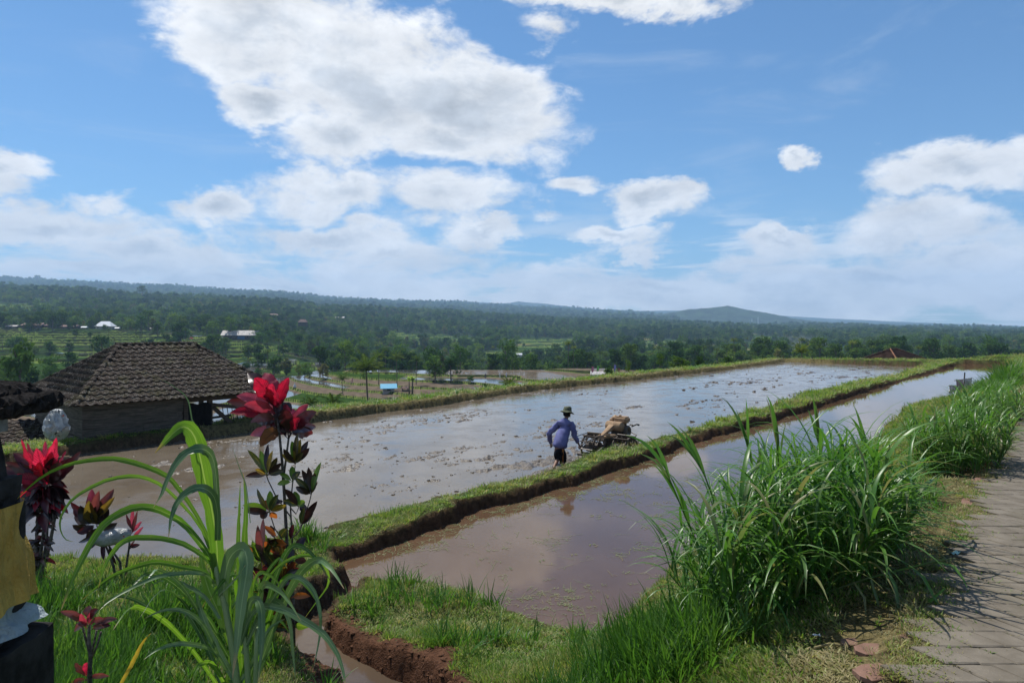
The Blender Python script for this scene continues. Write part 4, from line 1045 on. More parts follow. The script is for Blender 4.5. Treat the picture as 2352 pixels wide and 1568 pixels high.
def tiled_roof(root, L, W, a0, a1, ze, zr, npart, front_first=True, pitch=.257):
    """hip roof: front eave along x from 0 to L at y=0; ridge from a0 to a1 at W/2"""
    roof = MB(); roof.add([(0,0,ze), (L,0,ze), (L,W,ze), (0,W,ze), (a0,W/2,zr), (a1,W/2,zr)], [(0,1,5,4), (1,2,5), (2,3,4,5), (3,0,4), (3,2,1,0)])
    ro = link('roof', roof.mesh('roof', M_beam), root)
    tiles = []
    faces = [((0,0,ze), (1,0,0), (0,W/2,zr-ze), L, a0, L-a1), ((L,W,ze), (-1,0,0), (0,-W/2,zr-ze), L, L-a1, a0),
             ((0,W,ze), (0,-1,0), (a0,0,zr-ze), W, W/2, W/2), ((L,0,ze), (0,1,0), (-(L-a1),0,zr-ze), W, W/2, W/2)]
    for fi, (o, ex, up, Lf, cl, cr) in enumerate(faces):
        sl = Vector(up).length; nr = int(sl/pitch); M = plane_matrix(o, ex, up)
        for r_ in range(nr+1):
            t = (r_*pitch+.1)/sl; x0 = cl*min(t, 1)-.02; x1 = Lf-cr*min(t, 1)+.02
            nc = int(round((Lf)/.238))
            for c_ in range(nc):
                xx = (c_+.5)*.238
                if xx < x0+.03 or xx > x1-.03: continue
                tiles.append((fi, r_, M @ Matrix.Translation((xx+rr.uniform(-.004, .004), r_*pitch-.06, .028+rr.uniform(0, .006))) @ Matrix.Rotation(rr.uniform(-.02, .02), 4, 'Z')))
    tiles.sort(key=lambda q: (q[0] if q[0] in (0,) else (1 if q[0] == 2 else 2), q[1]))
    restv = []; restf = []
    tv = np.array([tuple(v.co) for v in ME_tile.vertices]); tf = np.array([list(p.vertices) for p in ME_tile.polygons])
    for i, (fi, r_, M) in enumerate(tiles):
        if i < npart: o = link('roof_tile', ME_tile, ro); o.matrix_local = M
        else:
            Mn = np.array(M); restf.append(tf+len(restv)*len(tv)); restv.append(tv @ Mn[:3, :3].T+Mn[:3, 3])
    if restv:
        o = link('tiles', npmesh('tiles', np.concatenate(restv), np.concatenate(restf), M_tile, False), ro); o['kind'] = 'stuff'
    lines = [((0,0,ze), (a0,W/2,zr)), ((L,0,ze), (a1,W/2,zr)), ((0,W,ze), (a0,W/2,zr)), ((L,W,ze), (a1,W/2,zr)), ((a0-.1,W/2,zr), (a1+.1,W/2,zr))]
    for a, b in lines:
        a = Vector(a); b = Vector(b); D_ = (b-a); n = max(1, int(D_.length/.27)); ez = Vector((0,0,1)); ey = D_.normalized(); ex = ey.cross(ez).normalized()
        for i in range(n):
            p = a+D_*(i/n)+Vector((0,0,.045)); M = plane_matrix(p, ex, ey); o = link('ridge_tile', ME_cap, ro); o.matrix_local = M @ Matrix.Rotation(rr.uniform(-.05, .05), 4, 'Y') @ Matrix.Rotation(-.035, 4, 'X')
    return ro
hut = empty('farm_hut', (-12.5, 19.5, -.05), math.atan2(.751, .66), 'weathered plank hut with a lichen spotted tiled hip roof behind the far bank', 'hut')
rr = random.Random(9)
tiled_roof(hut, 6.6, 5.8, 2.15, 4.6, 1.35, 3.0, 298)
def board(par, a, b, w, th, mat, name='plank', rnd=.012):
    """a board from a to b, height w, thickness th; its own object, length along local x"""
    a = Vector(a); b = Vector(b); L = (b-a).length; m = MB(); n = 4; q = [rr.uniform(-rnd, rnd) for _ in range((n+1)*2)]; vs = []
    for i in range(n+1):
        x = i/n*L; vs += [(x, -th/2, -w/2+q[i]), (x, -th/2, w/2+q[n+1+i]), (x, th/2, w/2+q[n+1+i]), (x, th/2, -w/2+q[i])]
    fs = [(0,1,2,3), (4*n+3,4*n+2,4*n+1,4*n)]
    for i in range(n):
        for k in range(4): fs.append((i*4+k, (i+1)*4+k, (i+1)*4+(k+1) % 4, i*4+(k+1) % 4))
    m.add(vs, [f[::-1] for f in fs]); o = link(name, m.mesh(name, mat), par); ex = (b-a).normalized(); ey = Vector((0,0,1)).cross(ex)
    if ey.length < .1: ey = Vector((0,1,0))
    ey.normalize(); ez = ex.cross(ey); M = Matrix((ex, ey, ez)).transposed().to_4x4(); M.translation = a; o.matrix_local = M; return o
wm = MB(); wm.box(.36, 3.2, .40, .43, -1.0, 1.40); wm.box(.38, .41, .44, 5.3, -1.0, 1.40); wall = link('wall', wm.mesh('wall', M_beam), hut)
for i in range(8):
    z0 = 1.42-i*.262; z = z0-.12
    if i in (1, 3, 5): cut = rr.uniform(1.3, 2.2); segs = [(.30, cut-.006), (cut+.006, 3.2)]
    else: segs = [(.30, 3.2+rr.uniform(-.05, .1))]
    for s0, s1 in segs: board(wall, (s0, .365+rr.uniform(-.008, .008), z), (s1, .365+rr.uniform(-.008, .008), z+rr.uniform(-.015, .012)), .25, .028, M_plank)
    board(wall, (.335, .385, z), (.335, 5.2, z+rr.uniform(-.02, .01)), .25, .028, M_plank)
for (x_, y_) in ((.45,.5), (3.3,.45), (4.1,.45), (5.95,.45), (5.95,5.2), (3.3,5.2), (.5,5.2)):
    m = MB(); m.box(x_-.07, x_+.07, y_-.07, y_+.07, -1.4, 1.4); link('post', m.mesh('post', M_beam), hut)
for a, b, w in (((3.2,.42,1.25), (6.4,.42,1.23), .13), ((4.1,.40,1.05), (6.3,.25,.65), .12), ((4.2,.42,.95), (5.7,.42,-.5), .13), ((.2,2.9,1.45), (6.4,2.9,1.45), .12), ((.2,5.3,1.28), (6.4,5.3,1.28), .12),
                ((3.2,5.25,.7), (6.2,5.25,.72), .07), ((3.2,5.25,.35), (6.2,5.25,.33), .07), ((3.2,5.25,0.0), (6.2,5.25,.02), .07), ((4.1,3.0,.2), (6.2,3.2,.25), .08)):
    m = MB(); m.bar(a, b, .06, w); link('beam', m.mesh('beam', M_beam), hut)
for i in range(11):
    m = MB(); x_ = 4.55+i*.17; m.tube([(x_, .5, .95-.05*i), (x_+.28, .55, -.7)], .014, 5); link('pole', m.mesh('pole', M_beam), hut)
m = MB(); n = 10; vs = []
for i in range(n+1):
    for k in range(5): vs.append((3.36+i*.075, .36+.03*math.sin(i*1.7+k), 1.12-k*.42+.03*math.sin(i*1.1)))
m.add(vs, [(i*5+k, i*5+k+1, (i+1)*5+k+1, (i+1)*5+k) for i in range(n) for k in range(4)]); M_blackcloth = simple('black_cloth', (.012,.012,.013), .9, var=.2)
link('cloth_curtain', m.mesh('cloth_curtain', M_blackcloth, True), hut)

# plastic sack hanging at the corner of the hut
def m_sack():
    m, t, o = new_mat('plastic_sack'); pos = t.node('ShaderNodeTexCoord').outputs['Object']
    n = t.noise(pos, 3.2, 5, .6, .6); n2 = t.noise(t.vm('ADD', pos, (3, 1, 2)), 3.2, 4, .6, .8); n3 = t.noise(t.vm('ADD', pos, (7, 5, 2)), 9, 3, .6)
    c = t.mix(t.ss(n, .4, .6), (.30,.32,.32), (.52,.54,.54)); sp = t.node('ShaderNodeSeparateXYZ'); t.l.new(pos, sp.inputs[0])
    c = t.mix(t.ss(sp.outputs[2], -.25, -.05, 1, 0), c, (.35,.42,.33)); c = t.mix(t.ss(n2, .62, .66), c, (.02,.02,.02)); c = t.mix(t.ss(n3, .66, .69), c, (.55,.10,.06))
    p = pbr(t, None, c, .22, t.bump(t.noise(pos, 8, 4, .6, 1.0), .8, .05), spec=.6)
    tr = t.node('ShaderNodeBsdfTranslucent'); t.put(tr.inputs[0], c); mx = t.node('ShaderNodeMixShader'); mx.inputs[0].default_value = .3
    t.l.new(p.outputs[0], mx.inputs[1]); t.l.new(tr.outputs[0], mx.inputs[2]); t.l.new(mx.outputs[0], o.inputs[0]); return m
M_sack = m_sack()
def lumpy(prof, n, amp, seed, M=None, sq=0.0):
    q = np.random.default_rng(seed).random((len(prof), n))-.5; b = MB(); vs = []
    for i, (r_, z_) in enumerate(prof):
        for k in range(n):
            a = 2*math.pi*k/n; rad = r_*(1+amp*q[i, k]+sq*abs(math.sin(2*a))**1.0)
            vs.append(Vector((rad*math.cos(a), rad*math.sin(a), z_+amp*r_*q[i, (k+3) % n]*.4)))
    fs = [(i*n+k, i*n+(k+1) % n, (i+1)*n+(k+1) % n, (i+1)*n+k) for i in range(len(prof)-1) for k in range(n)]; b.add(vs, fs); return b
c = DX(130, 977, 18.9)
o = link('plastic_sack', lumpy([(.02,.46), (.13,.43), (.15,.38), (.20,.31), (.22,.24), (.25,.16), (.26,.07), (.29,-.02), (.28,-.12), (.27,-.21), (.23,-.30), (.16,-.38), (.05,-.44), (.0,-.45)], 26, .42, 4).mesh('plastic_sack', M_sack, False)); o.location = c
tag(o, 'crumpled silvery plastic sack hanging from the near corner of the hut roof', 'sack')
b = MB(); b.tube([c+Vector((.05,.05,.42)), c+Vector((.2,.3,.50))], .012, 5)
# low tiled shed roof beyond the bank at the far left
shed = empty('tiled_shed', (-16.3, 20.9, -1.3), math.atan2(.35, .94), 'low red brown tiled shed roof just below the bank at the far left', 'shed'); rr = random.Random(4)
sr = MB(); sr.add([(0,0,1.10), (3.2,0,1.10), (3.2,1.9,1.75), (0,1.9,1.75), (0,3.4,1.1), (3.2,3.4,1.1)], [(0,1,2,3), (3,2,5,4)]); sro = link('roof', sr.mesh('roof', M_beam), shed)
Mt = plane_matrix((0,0,1.10), (1,0,0), (0,1.9,.65))
for r_ in range(8):
    for c_ in range(13): o = link('roof_tile', ME_tile, sro); o.matrix_local = Mt @ Matrix.Translation((.12+c_*.24, r_*.25-.05, .02+rr.uniform(0, .006)))
m = MB(); m.box(.2, 3.0, .3, 3.1, -1.5, 1.15); link('wall', m.mesh('wall', M_plank), shed)

# ------------------------------------------------------------------ stone shrine at the left edge
M_concrete = simple('grey_render', (.20,.20,.20), .9, var=.15, scale=12, bump=.3)
def m_cloth(name, a, b):
    m, t, o = new_mat(name); pos = t.node('ShaderNodeTexCoord').outputs['Object']
    n = t.noise(pos, 5, 4, .6); c = t.mix(t.ss(n, .3, .7), a, b); w = t.noise(pos, 90, 2, .5)
    p = pbr(t, None, c, .85, t.bump(t.m('ADD', t.m('MULTIPLY', w, .15), t.noise(t.vm('MULTIPLY', pos, (5, 5, 1.2)), 2.2, 3, .5, .5)), 1.0, .07), spec=.10)
    tr = t.node('ShaderNodeBsdfTranslucent'); t.put(tr.inputs[0], c); mx = t.node('ShaderNodeMixShader'); mx.inputs[0].default_value = .18
    t.l.new(p.outputs[0], mx.inputs[1]); t.l.new(tr.outputs[0], mx.inputs[2]); t.l.new(mx.outputs[0], o.inputs[0]); return m
M_yellow = m_cloth('yellow_cloth', (.42,.25,.055), (.62,.40,.10)); M_white = m_cloth('grey_cloth', (.28,.34,.35), (.42,.48,.49))
S = Vector((-2.225, 2.7, 0)); gzs = gz(S.x, S.y)
shr = empty('stone_shrine', (S.x, S.y, gzs), 0, 'dark stone shrine pillar with a shaggy black thatch cap at the left edge', 'shrine')
def zc(py): return 3.6-(py-750)/F*2.7-gzs
def sqprof(name, rows, mat, seed, n=28, amp=.03, sq=-.0):
    q = np.random.default_rng(seed); b = MB(); vs = []
    for (hw, z_) in rows:
        for k in range(n):
            a = 2*math.pi*(k+.5)/n; cx_, sy_ = math.cos(a), math.sin(a); m_ = max(abs(cx_), abs(sy_))**.75; rr_ = hw/m_*(1+amp*(q.random()-.5))
            vs.append((cx_*rr_, sy_*rr_, z_+amp*hw*(q.random()-.5)))
    b.add(vs, [(i*n+k, i*n+(k+1) % n, (i+1)*n+(k+1) % n, (i+1)*n+k) for i in range(len(rows)-1) for k in range(n)]+[tuple((len(rows)-1)*n+k for k in range(n))])
    return link(name, b.mesh(name, mat, False), shr)
sqprof('base', [(.30,-.2), (.30, .35), (.27,.37), (.27,zc(1490)), (.24,zc(1485))], M_stone, 1, amp=.04)
sqprof('pillar', [(.20,zc(1490)), (.19,zc(1170)), (.17,zc(1168)), (.17,zc(1150)), (.185,zc(1148)), (.185,zc(1112)), (.15,zc(1110)), (.13,zc(1060)), (.12,zc(1000))], M_stone, 2, amp=.09)
sqprof('box', [(.145,zc(1000)), (.145,zc(956)), (.14,zc(955))], M_concrete, 3, amp=.01)
sqprof('thatch_roof', [(.20,zc(958)), (.27,zc(956)), (.288,zc(950)), (.298,zc(942)), (.30,zc(933)), (.298,zc(924)), (.29,zc(915)), (.27,zc(908)), (.24,zc(911)), (.232,zc(903)), (.225,zc(896)), (.21,zc(889)), (.17,zc(885)), (.12,zc(880)), (.02,zc(868))], M_fiber, 4, n=110, amp=.075)
def skirt(name, z0, z1, r0, r1, folds, mat, seed, label, tilt=.0, sag=.0):
    q = random.Random(seed); b = MB(); n = 72; m_ = 14; vs = []
    for i in range(m_+1):
        f = i/m_; z_ = z0+(z1-z0)*f
        for k in range(n):
            a = 2*math.pi*k/n; mm = max(abs(math.cos(a)), abs(math.sin(a)))**.55
            rad = (r0+(r1-r0)*f**1.6)/mm*(1+.055*(.3+f)*math.sin(a*folds+2.6*f+seed)+.03*math.sin(a*5+f*7)+.035*math.sin(f*9+a*3)*(1-f*.6))
            vs.append((rad*math.cos(a), rad*math.sin(a), z_+tilt*math.cos(a)*f+sag*math.sin(a*2+1)*f))
    b.add(vs, [(i*n+k, (i+1)*n+k, (i+1)*n+(k+1) % n, i*n+(k+1) % n) for i in range(m_) for k in range(n)])
    o = link(name, b.mesh(name, mat, True)); o.location = (S.x, S.y, gzs); tag(o, label, 'cloth'); return o
skirt('yellow_cloth', zc(1168), zc(1432), .205, .245, 11, M_yellow, 2, 'golden yellow cloth wrapped round the shrine pillar at the left edge', tilt=.045, sag=.02)
skirt('grey_cloth', zc(1400), zc(1492), .195, .268, 9, M_white, 5, 'pale grey blue cloth showing below the yellow one on the shrine', tilt=.05, sag=.015)
o = link('offering', lumpy([(.0,.0), (.05,.005), (.06,.02), (.05,.03), (0,.035)], 10, .2, 6).mesh('offering', simple('straw', (.30,.24,.13), .9, var=.2, scale=20, bump=.4), True)); o.location = (S.x+.15, S.y-.1, gzs+zc(1062)); tag(o, 'small straw offering resting on the stone ledge of the shrine', 'offering')
# ------------------------------------------------------------------ broad-leaved garden plants in the foreground
def vein_tex(strong, colr, sc_=11.0, wd=.13):
    def f(t, c):
        lx = t.m('ABSOLUTE', t.attr('lx')); s = t.attr('ls')
        fr = t.m('FRACT', t.m('SUBTRACT', t.m('MULTIPLY', s, sc_), t.m('MULTIPLY', lx, 2.6)))
        side = t.ss(t.m('ABSOLUTE', t.m('SUBTRACT', fr, .5)), 0.0, wd*1.5, 1, 0)
        mid = t.ss(lx, .05, .16, 1, 0); v = t.m('MAXIMUM', t.m('MULTIPLY', side, .8), mid)
        geo = t.node('ShaderNodeNewGeometry').outputs['Position']
        v = t.m('MULTIPLY', v, t.ss(t.noise(geo, 14, 3, .5), .35, .6, .35, 1.0))
        return t.mix(t.m('MULTIPLY', v, strong), c, colr)
    return f
def soft(col, k=.35):
    v = vein_tex(k, col, 16, .3)
    def f(t, c):
        c = v(t, c); lx = t.m('ABSOLUTE', t.attr('lx')); ls = t.attr('ls'); n = t.noise(t.node('ShaderNodeNewGeometry').outputs['Position'], 16, 4, .6)
        e = t.m('ADD', t.ss(t.m('ADD', lx, t.m('MULTIPLY_ADD', n, .8, -.4)), .70, 1.15), t.m('MULTIPLY', t.ss(t.m('ADD', ls, t.m('MULTIPLY_ADD', n, .5, -.25)), .45, .10), .8))
        c = t.mix(t.m('MULTIPLY', e, .75), c, tuple(x*.5 for x in col)); return t.mix(t.m('MULTIPLY', t.ss(n, .55, .75), .4), c, t.vm('MULTIPLY', c, (1.5,1.7,2.0)))
    return f
ML = {
 'red': leafy('red_leaf', [(.26,.010,.030), (.46,.020,.055), (.60,.06,.13)], .38, .62, vein=soft((.10,.004,.014), .8), tboost=(1.45,.75,.9), scale=6, spec=.5),
 'pink': leafy('pink_leaf', [(.34,.045,.075), (.48,.09,.13), (.40,.05,.08)], .38, .42, vein=soft((.20,.02,.035), .5), tboost=(1.3,.8,.9), scale=6, spec=.5),
 'maroon': leafy('maroon_leaf', [(.030,.010,.014), (.060,.014,.020), (.11,.018,.026)], .30, .35, vein=soft((.02,.006,.008)), tboost=(1.5,.8,.8), scale=6, spec=.6),
 'dark': leafy('dark_leaf', [(.012,.008,.010), (.025,.012,.014), (.03,.016,.014)], .32, .15, scale=6, spec=.6),
 'olive': leafy('olive_leaf', [(.14,.12,.02), (.20,.13,.025), (.25,.07,.02)], .4, .5, vein=soft((.05,.03,.01), .6), scale=6),
 'brownpink': leafy('brownpink_leaf', [(.16,.075,.075), (.22,.10,.095), (.13,.05,.05)], .35, .35, vein=soft((.08,.03,.03), .5), tboost=(1.5,.7,.6), scale=6, spec=.6),
 'c_dark': leafy('croton_dark', [(.018,.035,.012), (.03,.05,.014), (.03,.02,.014)], .3, .30, vein=vein_tex(.7, (.30,.20,.03), 10), scale=5, spec=.6),
 'c_green': leafy('croton_green', [(.06,.14,.015), (.10,.20,.02), (.14,.24,.025)], .3, .5, vein=vein_tex(.6, (.30,.34,.05), 10), scale=5, spec=.6),
 'c_gold': leafy('croton_gold', [(.12,.085,.015), (.20,.14,.02), (.13,.05,.015)], .3, .5, vein=vein_tex(.85, (.60,.42,.05), 10), scale=5, spec=.6),
 'c_purple': leafy('croton_purple', [(.014,.008,.012), (.028,.012,.018), (.04,.012,.02)], .28, .2, vein=vein_tex(.3, (.10,.02,.02), 10), scale=5, spec=.6),
 'c_orange': leafy('croton_orange', [(.22,.05,.015), (.32,.09,.02), (.16,.03,.015)], .3, .5, vein=vein_tex(.6, (.50,.16,.04), 10), scale=5, spec=.6),
}
def leaf_obj(root, base, tip, w, mat, bend=(0, 0, 0), pet=.18, side=None, seed=0, fold=.3, wave=.16, n=12, name='leaf', tipw=.0):
    """one leaf from base to tip; w = full width; bend = offset of the middle; pet = share that is stalk"""
    q = random.Random(seed); b = Vector(base); t = Vector(tip); bd = Vector(bend); pts = []; wd = []
    for i in range(n+1):
        s = i/n; pts.append(b.lerp(t, s)+bd*(4*s*(1-s)))
        if s < pet: wd.append(w*.035+w*.02*s)
        else:
            k = (s-pet)/(1-pet); wd.append(w*.5*max(math.sin(math.pi*min(1, k**.82))**.72, .02 if k < .99 else .01))
    sd = side if side is not None else Vector((q.uniform(-.5, .5), -1, q.uniform(-.3, .6)))
    V = []; LX = []; LS = []
    for i in range(n+1):
        tt = (pts[min(i+1, n)]-pts[max(i-1, 0)]).normalized(); x = tt.cross(sd)
        if x.length < .1: x = tt.cross(Vector((1, .2, .1)))
        x.normalize(); y = x.cross(tt); w_ = wd[i]; s = i/n
        e1 = wave*w_*math.sin(i*1.7+q.random()*1.2); e2 = wave*w_*math.sin(i*1.9+2+q.random()*1.2)
        for k, lx in enumerate((-1, -.5, 0, .5, 1)):
            up = abs(lx)*fold*w_+(e1 if lx < 0 else e2)*abs(lx); V.append(pts[i]+x*w_*lx+y*up); LX.append(lx); LS.append(s)
    Fq = [(i*5+k, i*5+k+1, (i+1)*5+k+1, (i+1)*5+k) for i in range(n) for k in range(4)]
    me = npmesh(name, [tuple(v) for v in V], Fq, mat, True, dict(lx=LX, ls=LS)); return wlink(name, me, root)
def stalk(root, pts, r0, r1, mat=None, name='stem', n=8):
    m = MB(); k = len(pts); m.tube(pts, [r0+(r1-r0)*i/(k-1) for i in range(k)], n, True); return wlink(name, m.mesh(name, mat or M_stem, True), root)
# --- tall red cordyline, right of the long-leaved grass
D0 = 6.45; base = PX(676, 1484, .52); D0 = base.y
cr = empty('red_cordyline', base, 0, 'tall cordyline with crimson and maroon leaf crowns beside the irrigation ditch', 'plant')
W_ = lambda px, py, dd=0.0: DX(px, py, D0+dd)
K = D0/F
spec_ = [((632,935),(569,857),31,'maroon',.10),((626,928),(584,868),32,'red',-.05),((631,930),(609,856),30,'pink',.06),((631,934),(627,881),31,'red',-.08),((636,936),(664,867),22,'red',-.02),
 ((640,940),(652,872),24,'maroon',.12),((626,944),(543,909),22,'pink',0),((622,951),(520,922),23,'maroon',.05),((628,961),(527,948),22,'red',-.05),((632,950),(560,930),20,'pink',-.08),
 ((631,963),(575,971),16,'brownpink',-.1),((634,968),(590,972),24,'maroon',.05),((641,990),(598,1026),26,'olive',-.06),((640,975),(612,985),22,'maroon',.03),
 ((660,992),(655,927),24,'pink',.03),((662,990),(648,940),24,'maroon',-.04),((670,980),(708,928),18,'pink',.02),((674,986),(727,945),24,'maroon',-.03),((657,1003),(639,953),20,'maroon',.05),((668,990),(690,962),18,'red',-.06)]
q = random.Random(21)
for k in range(22):
    cxy = (637, 968) if k % 3 else (663, 998); an = q.uniform(.15, 2.99); ln = q.uniform(45, 92)
    spec_.append(((cxy[0]+math.cos(an)*8, cxy[1]-math.sin(an)*8), (cxy[0]+math.cos(an)*ln, cxy[1]-math.sin(an)*ln*.72+q.uniform(0, 22)), q.uniform(15, 24), q.choice(['maroon', 'maroon', 'dark', 'pink', 'red']), q.uniform(.05, .22)))
for i, (a, b_, w, c, dd) in enumerate(spec_):
    B_ = W_(a[0], a[1], 0); T_ = W_(b_[0], b_[1], dd*2.2); crown = (637, 985) if (i < 14 or i >= 20) else (663, 1008)
    mid = Vector((0, 0, .035 if T_.x < B_.x else .02))
    stalk(cr, [W_(*crown), W_(*crown).lerp(B_, .5), B_], .006, .004, ML['maroon'], 'petiole', 5)
    leaf_obj(cr, B_, T_, w*K*1.3, ML[c], mid, .05, None, i, .28, .2)
stalk(cr, [W_(637,960), W_(642,1000), W_(648,1060), W_(654,1150,.05), W_(662,1300,.05), W_(670,1400,.02), base-Vector((.02,0,.1))], .011, .020)
stalk(cr, [W_(663,1006), W_(660,1030), W_(652,1090,.05), W_(655,1200,.08), W_(668,1330,.05)], .010, .012)
# --- croton with veined leaves round the same foot
bc = PX(664, 1478, .52); D1 = bc.y-.12
ct = empty('croton', bc, 0, 'bushy croton with yellow veined green, gold and purple leaves below the red cordyline', 'plant')
C_ = lambda px, py, dd=0.0: DX(px, py, D1+dd)
for pts in ([(676,1484),(675,1404),(672,1300),(671,1235),(667,1162),(672,1110),(678,1070)], [(669,1188),(648,1160),(634,1140),(616,1103),(611,1088)], [(667,1257),(648,1238),(631,1213),(619,1176)],
            [(671,1235),(685,1222),(693,1206),(711,1151),(716,1130)], [(671,1285),(655,1310),(649,1335)], [(667,1165),(680,1180),(686,1165)], [(640,1420),(632,1360),(626,1320)], [(640,1420),(612,1340),(600,1290)]):
    stalk(ct, [C_(p[0], p[1], .02*j) for j, p in enumerate(pts)], .013 if len(pts) > 6 else .007, .005)
whorls = [((678,1066), [((684,994),'c_dark'),((691,1008),'c_gold'),((651,1030),'c_purple'),((648,1043),'c_gold'),((708,1012),'c_purple'),((711,1028),'c_purple'),((670,1012),'c_green'),((697,1040),'c_dark'),((665,1055),'c_purple')], 15),
 ((614,1092), [((568,1032),'c_dark'),((598,1034),'c_green'),((603,1052),'c_green'),((616,1019),'c_purple'),((627,1034),'c_gold'),((586,1078),'c_gold'),((648,1063),'c_purple'),((652,1083),'c_dark'),((563,1094),'c_purple'),((637,1050),'c_dark')], 14),
 ((671,1106), [((671,1070),'c_green'),((641,1088),'c_green'),((637,1112),'c_green'),((690,1082),'c_dark')], 13),
 ((618,1176), [((590,1121),'c_dark'),((557,1160),'c_green'),((561,1171),'c_purple'),((620,1126),'c_green'),((650,1150),'c_purple'),((659,1160),'c_gold'),((640,1135),'c_dark'),((600,1190),'c_purple'),((605,1150),'c_orange'),((636,1190),'c_orange')], 17),
 ((715,1135), [((676,1096),'c_dark'),((693,1078),'c_purple'),((708,1072),'c_purple'),((723,1085),'c_purple'),((738,1060),'c_green'),((679,1118),'c_purple'),((730,1105),'c_dark'),((701,1098),'c_purple'),((690,1128),'c_dark')], 15),
 ((686,1164), [((652,1122),'c_purple'),((676,1128),'c_green'),((701,1152),'c_green'),((705,1175),'c_purple'),((650,1150),'c_dark')], 17),
 ((690,1208), [((729,1150),'c_purple'),((720,1178),'c_purple'),((700,1165),'c_dark')], 16),
 ((649,1334), [((636,1264),'c_orange'),((649,1256),'c_gold'),((676,1260),'c_purple'),((678,1288),'c_orange'),((688,1308),'c_purple'),((586,1254),'c_purple'),((604,1262),'c_dark'),((620,1290),'c_purple'),((690,1330),'c_orange'),((600,1310),'c_purple')], 20),
 ((630,1392), [((598,1325),'c_purple'),((622,1318),'c_purple'),((658,1325),'c_purple'),((676,1350),'c_dark'),((600,1360),'c_purple'),((668,1385),'c_purple'),((590,1392),'c_purple')], 24),
 ((602,1292), [((580,1240),'c_green'),((610,1226),'c_green'),((605,1188),'brownpink'),((592,1205),'brownpink'),((622,1245),'c_dark'),((584,1270),'c_purple')], 15)]
q = random.Random(3); i = 0
for b0, lv, w in whorls:
    for tp, c in lv:
        B_ = C_(*b0); T_ = C_(tp[0], tp[1], q.uniform(-.10, .10)); leaf_obj(ct, B_, T_, w*K*q.uniform(.9, 1.1), ML[c], Vector((0, q.uniform(-.03, .03), .012)), .12, None, 100+i, .3, .08, 10); i += 1
for k in range(64):       # crowded lower leaves round the foot
    f = q.random(); bx = 676-f*70+q.uniform(-10, 10); by = q.uniform(1235, 1452); an = q.uniform(-.3, 3.4); ln = q.uniform(26, 52)
    leaf_obj(ct, C_(bx, by, .1*f), C_(bx+math.cos(an)*ln, by-math.sin(an)*ln*.9, q.uniform(-.15, .25)), q.uniform(13, 21)*K, ML[q.choice(['c_purple', 'c_dark', 'c_purple', 'c_green', 'dark', 'maroon', 'c_dark', 'c_orange'])], Vector((0, 0, .015)), .12, None, 700+k, .3, .12, 8)
# --- left cordyline, dark stems behind the shrine
bl = PX(80, 1366, .55); D2 = bl.y
cl = empty('red_cordyline', bl, 0, 'dense cordyline with a bright crimson top and dark hanging leaves beside the shrine', 'plant')
L_ = lambda px, py, dd=0.0: DX(px, py, D2+dd)
K2 = D2/F; i = 0
up = [((104,1100),(49,1008),28,'red'),((108,1098),(62,1016),26,'red'),((110,1100),(84,1028),34,'red'),((112,1098),(104,1012),30,'red'),((114,1096),(130,1004),26,'red'),((116,1100),(118,1022),28,'red'),
      ((118,1102),(152,1034),26,'red'),((120,1106),(186,1036),26,'maroon'),((122,1108),(166,1052),24,'maroon'),((104,1106),(12,1062),28,'maroon'),((102,1108),(-6,1076),26,'maroon'),((100,1104),(30,1040),26,'maroon'),
      ((102,1112),(22,1100),26,'red'),((106,1108),(60,1058),28,'maroon'),((108,1112),(90,1060),26,'red'),((104,1118),(40,1128),26,'maroon'),((118,1112),(142,1062),26,'maroon'),((112,1110),(130,1048),30,'maroon')]
q = random.Random(8)
for a, b_, w, c in up:
    leaf_obj(cl, L_(*a), L_(b_[0], b_[1], q.uniform(-.22, .22)), w*K2*1.1, ML[c], Vector((0, 0, -.03 if b_[1] < 1040 else .03)), .04, None, 200+i, .3, .22); i += 1
for k in range(78):
    f = q.random(); bx, by = 106-f*14+q.uniform(-6, 6), 1112+f*70; an = q.uniform(0, 6.283); ln = q.uniform(38, 70)*(1-.3*f)
    tx = bx+math.cos(an)*ln*1.15; ty = by+abs(math.sin(an))*ln*.35+q.uniform(-8, 34)
    leaf_obj(cl, L_(bx, by), L_(tx, ty, math.sin(an)*.22), q.uniform(16, 25)*K2, ML[q.choice(['dark', 'maroon', 'dark', 'maroon', 'dark', 'red'])], Vector((0, 0, .06)), .12, None, 300+k, .35, .15, 9)
for pts in ([(108,1112),(104,1170),(98,1240),(88,1310),(78,1368)], [(112,1130),(110,1180),(106,1250),(98,1300),(86,1368)], [(96,1130),(86,1190),(84,1240),(84,1300),(76,1366)], [(120,1150),(126,1190),(116,1240),(104,1290)]):
    stalk(cl, [L_(*p) for p in pts], .012, .022)
for k in range(60):
    by = q.uniform(1180, 1350); bx = 84+(1340-by)*.12+q.uniform(-6, 8); sg = q.choice([-1, 1]); leaf_obj(cl, L_(bx, by), L_(bx+sg*q.uniform(10, 34), by+q.uniform(-6, 26), q.uniform(-.1, .1)), q.uniform(6, 12)*K2, ML[q.choice(['dark', 'maroon', 'dark', 'brownpink'])], Vector((0, 0, .02)), .1, None, 400+k, .4, .2, 7)
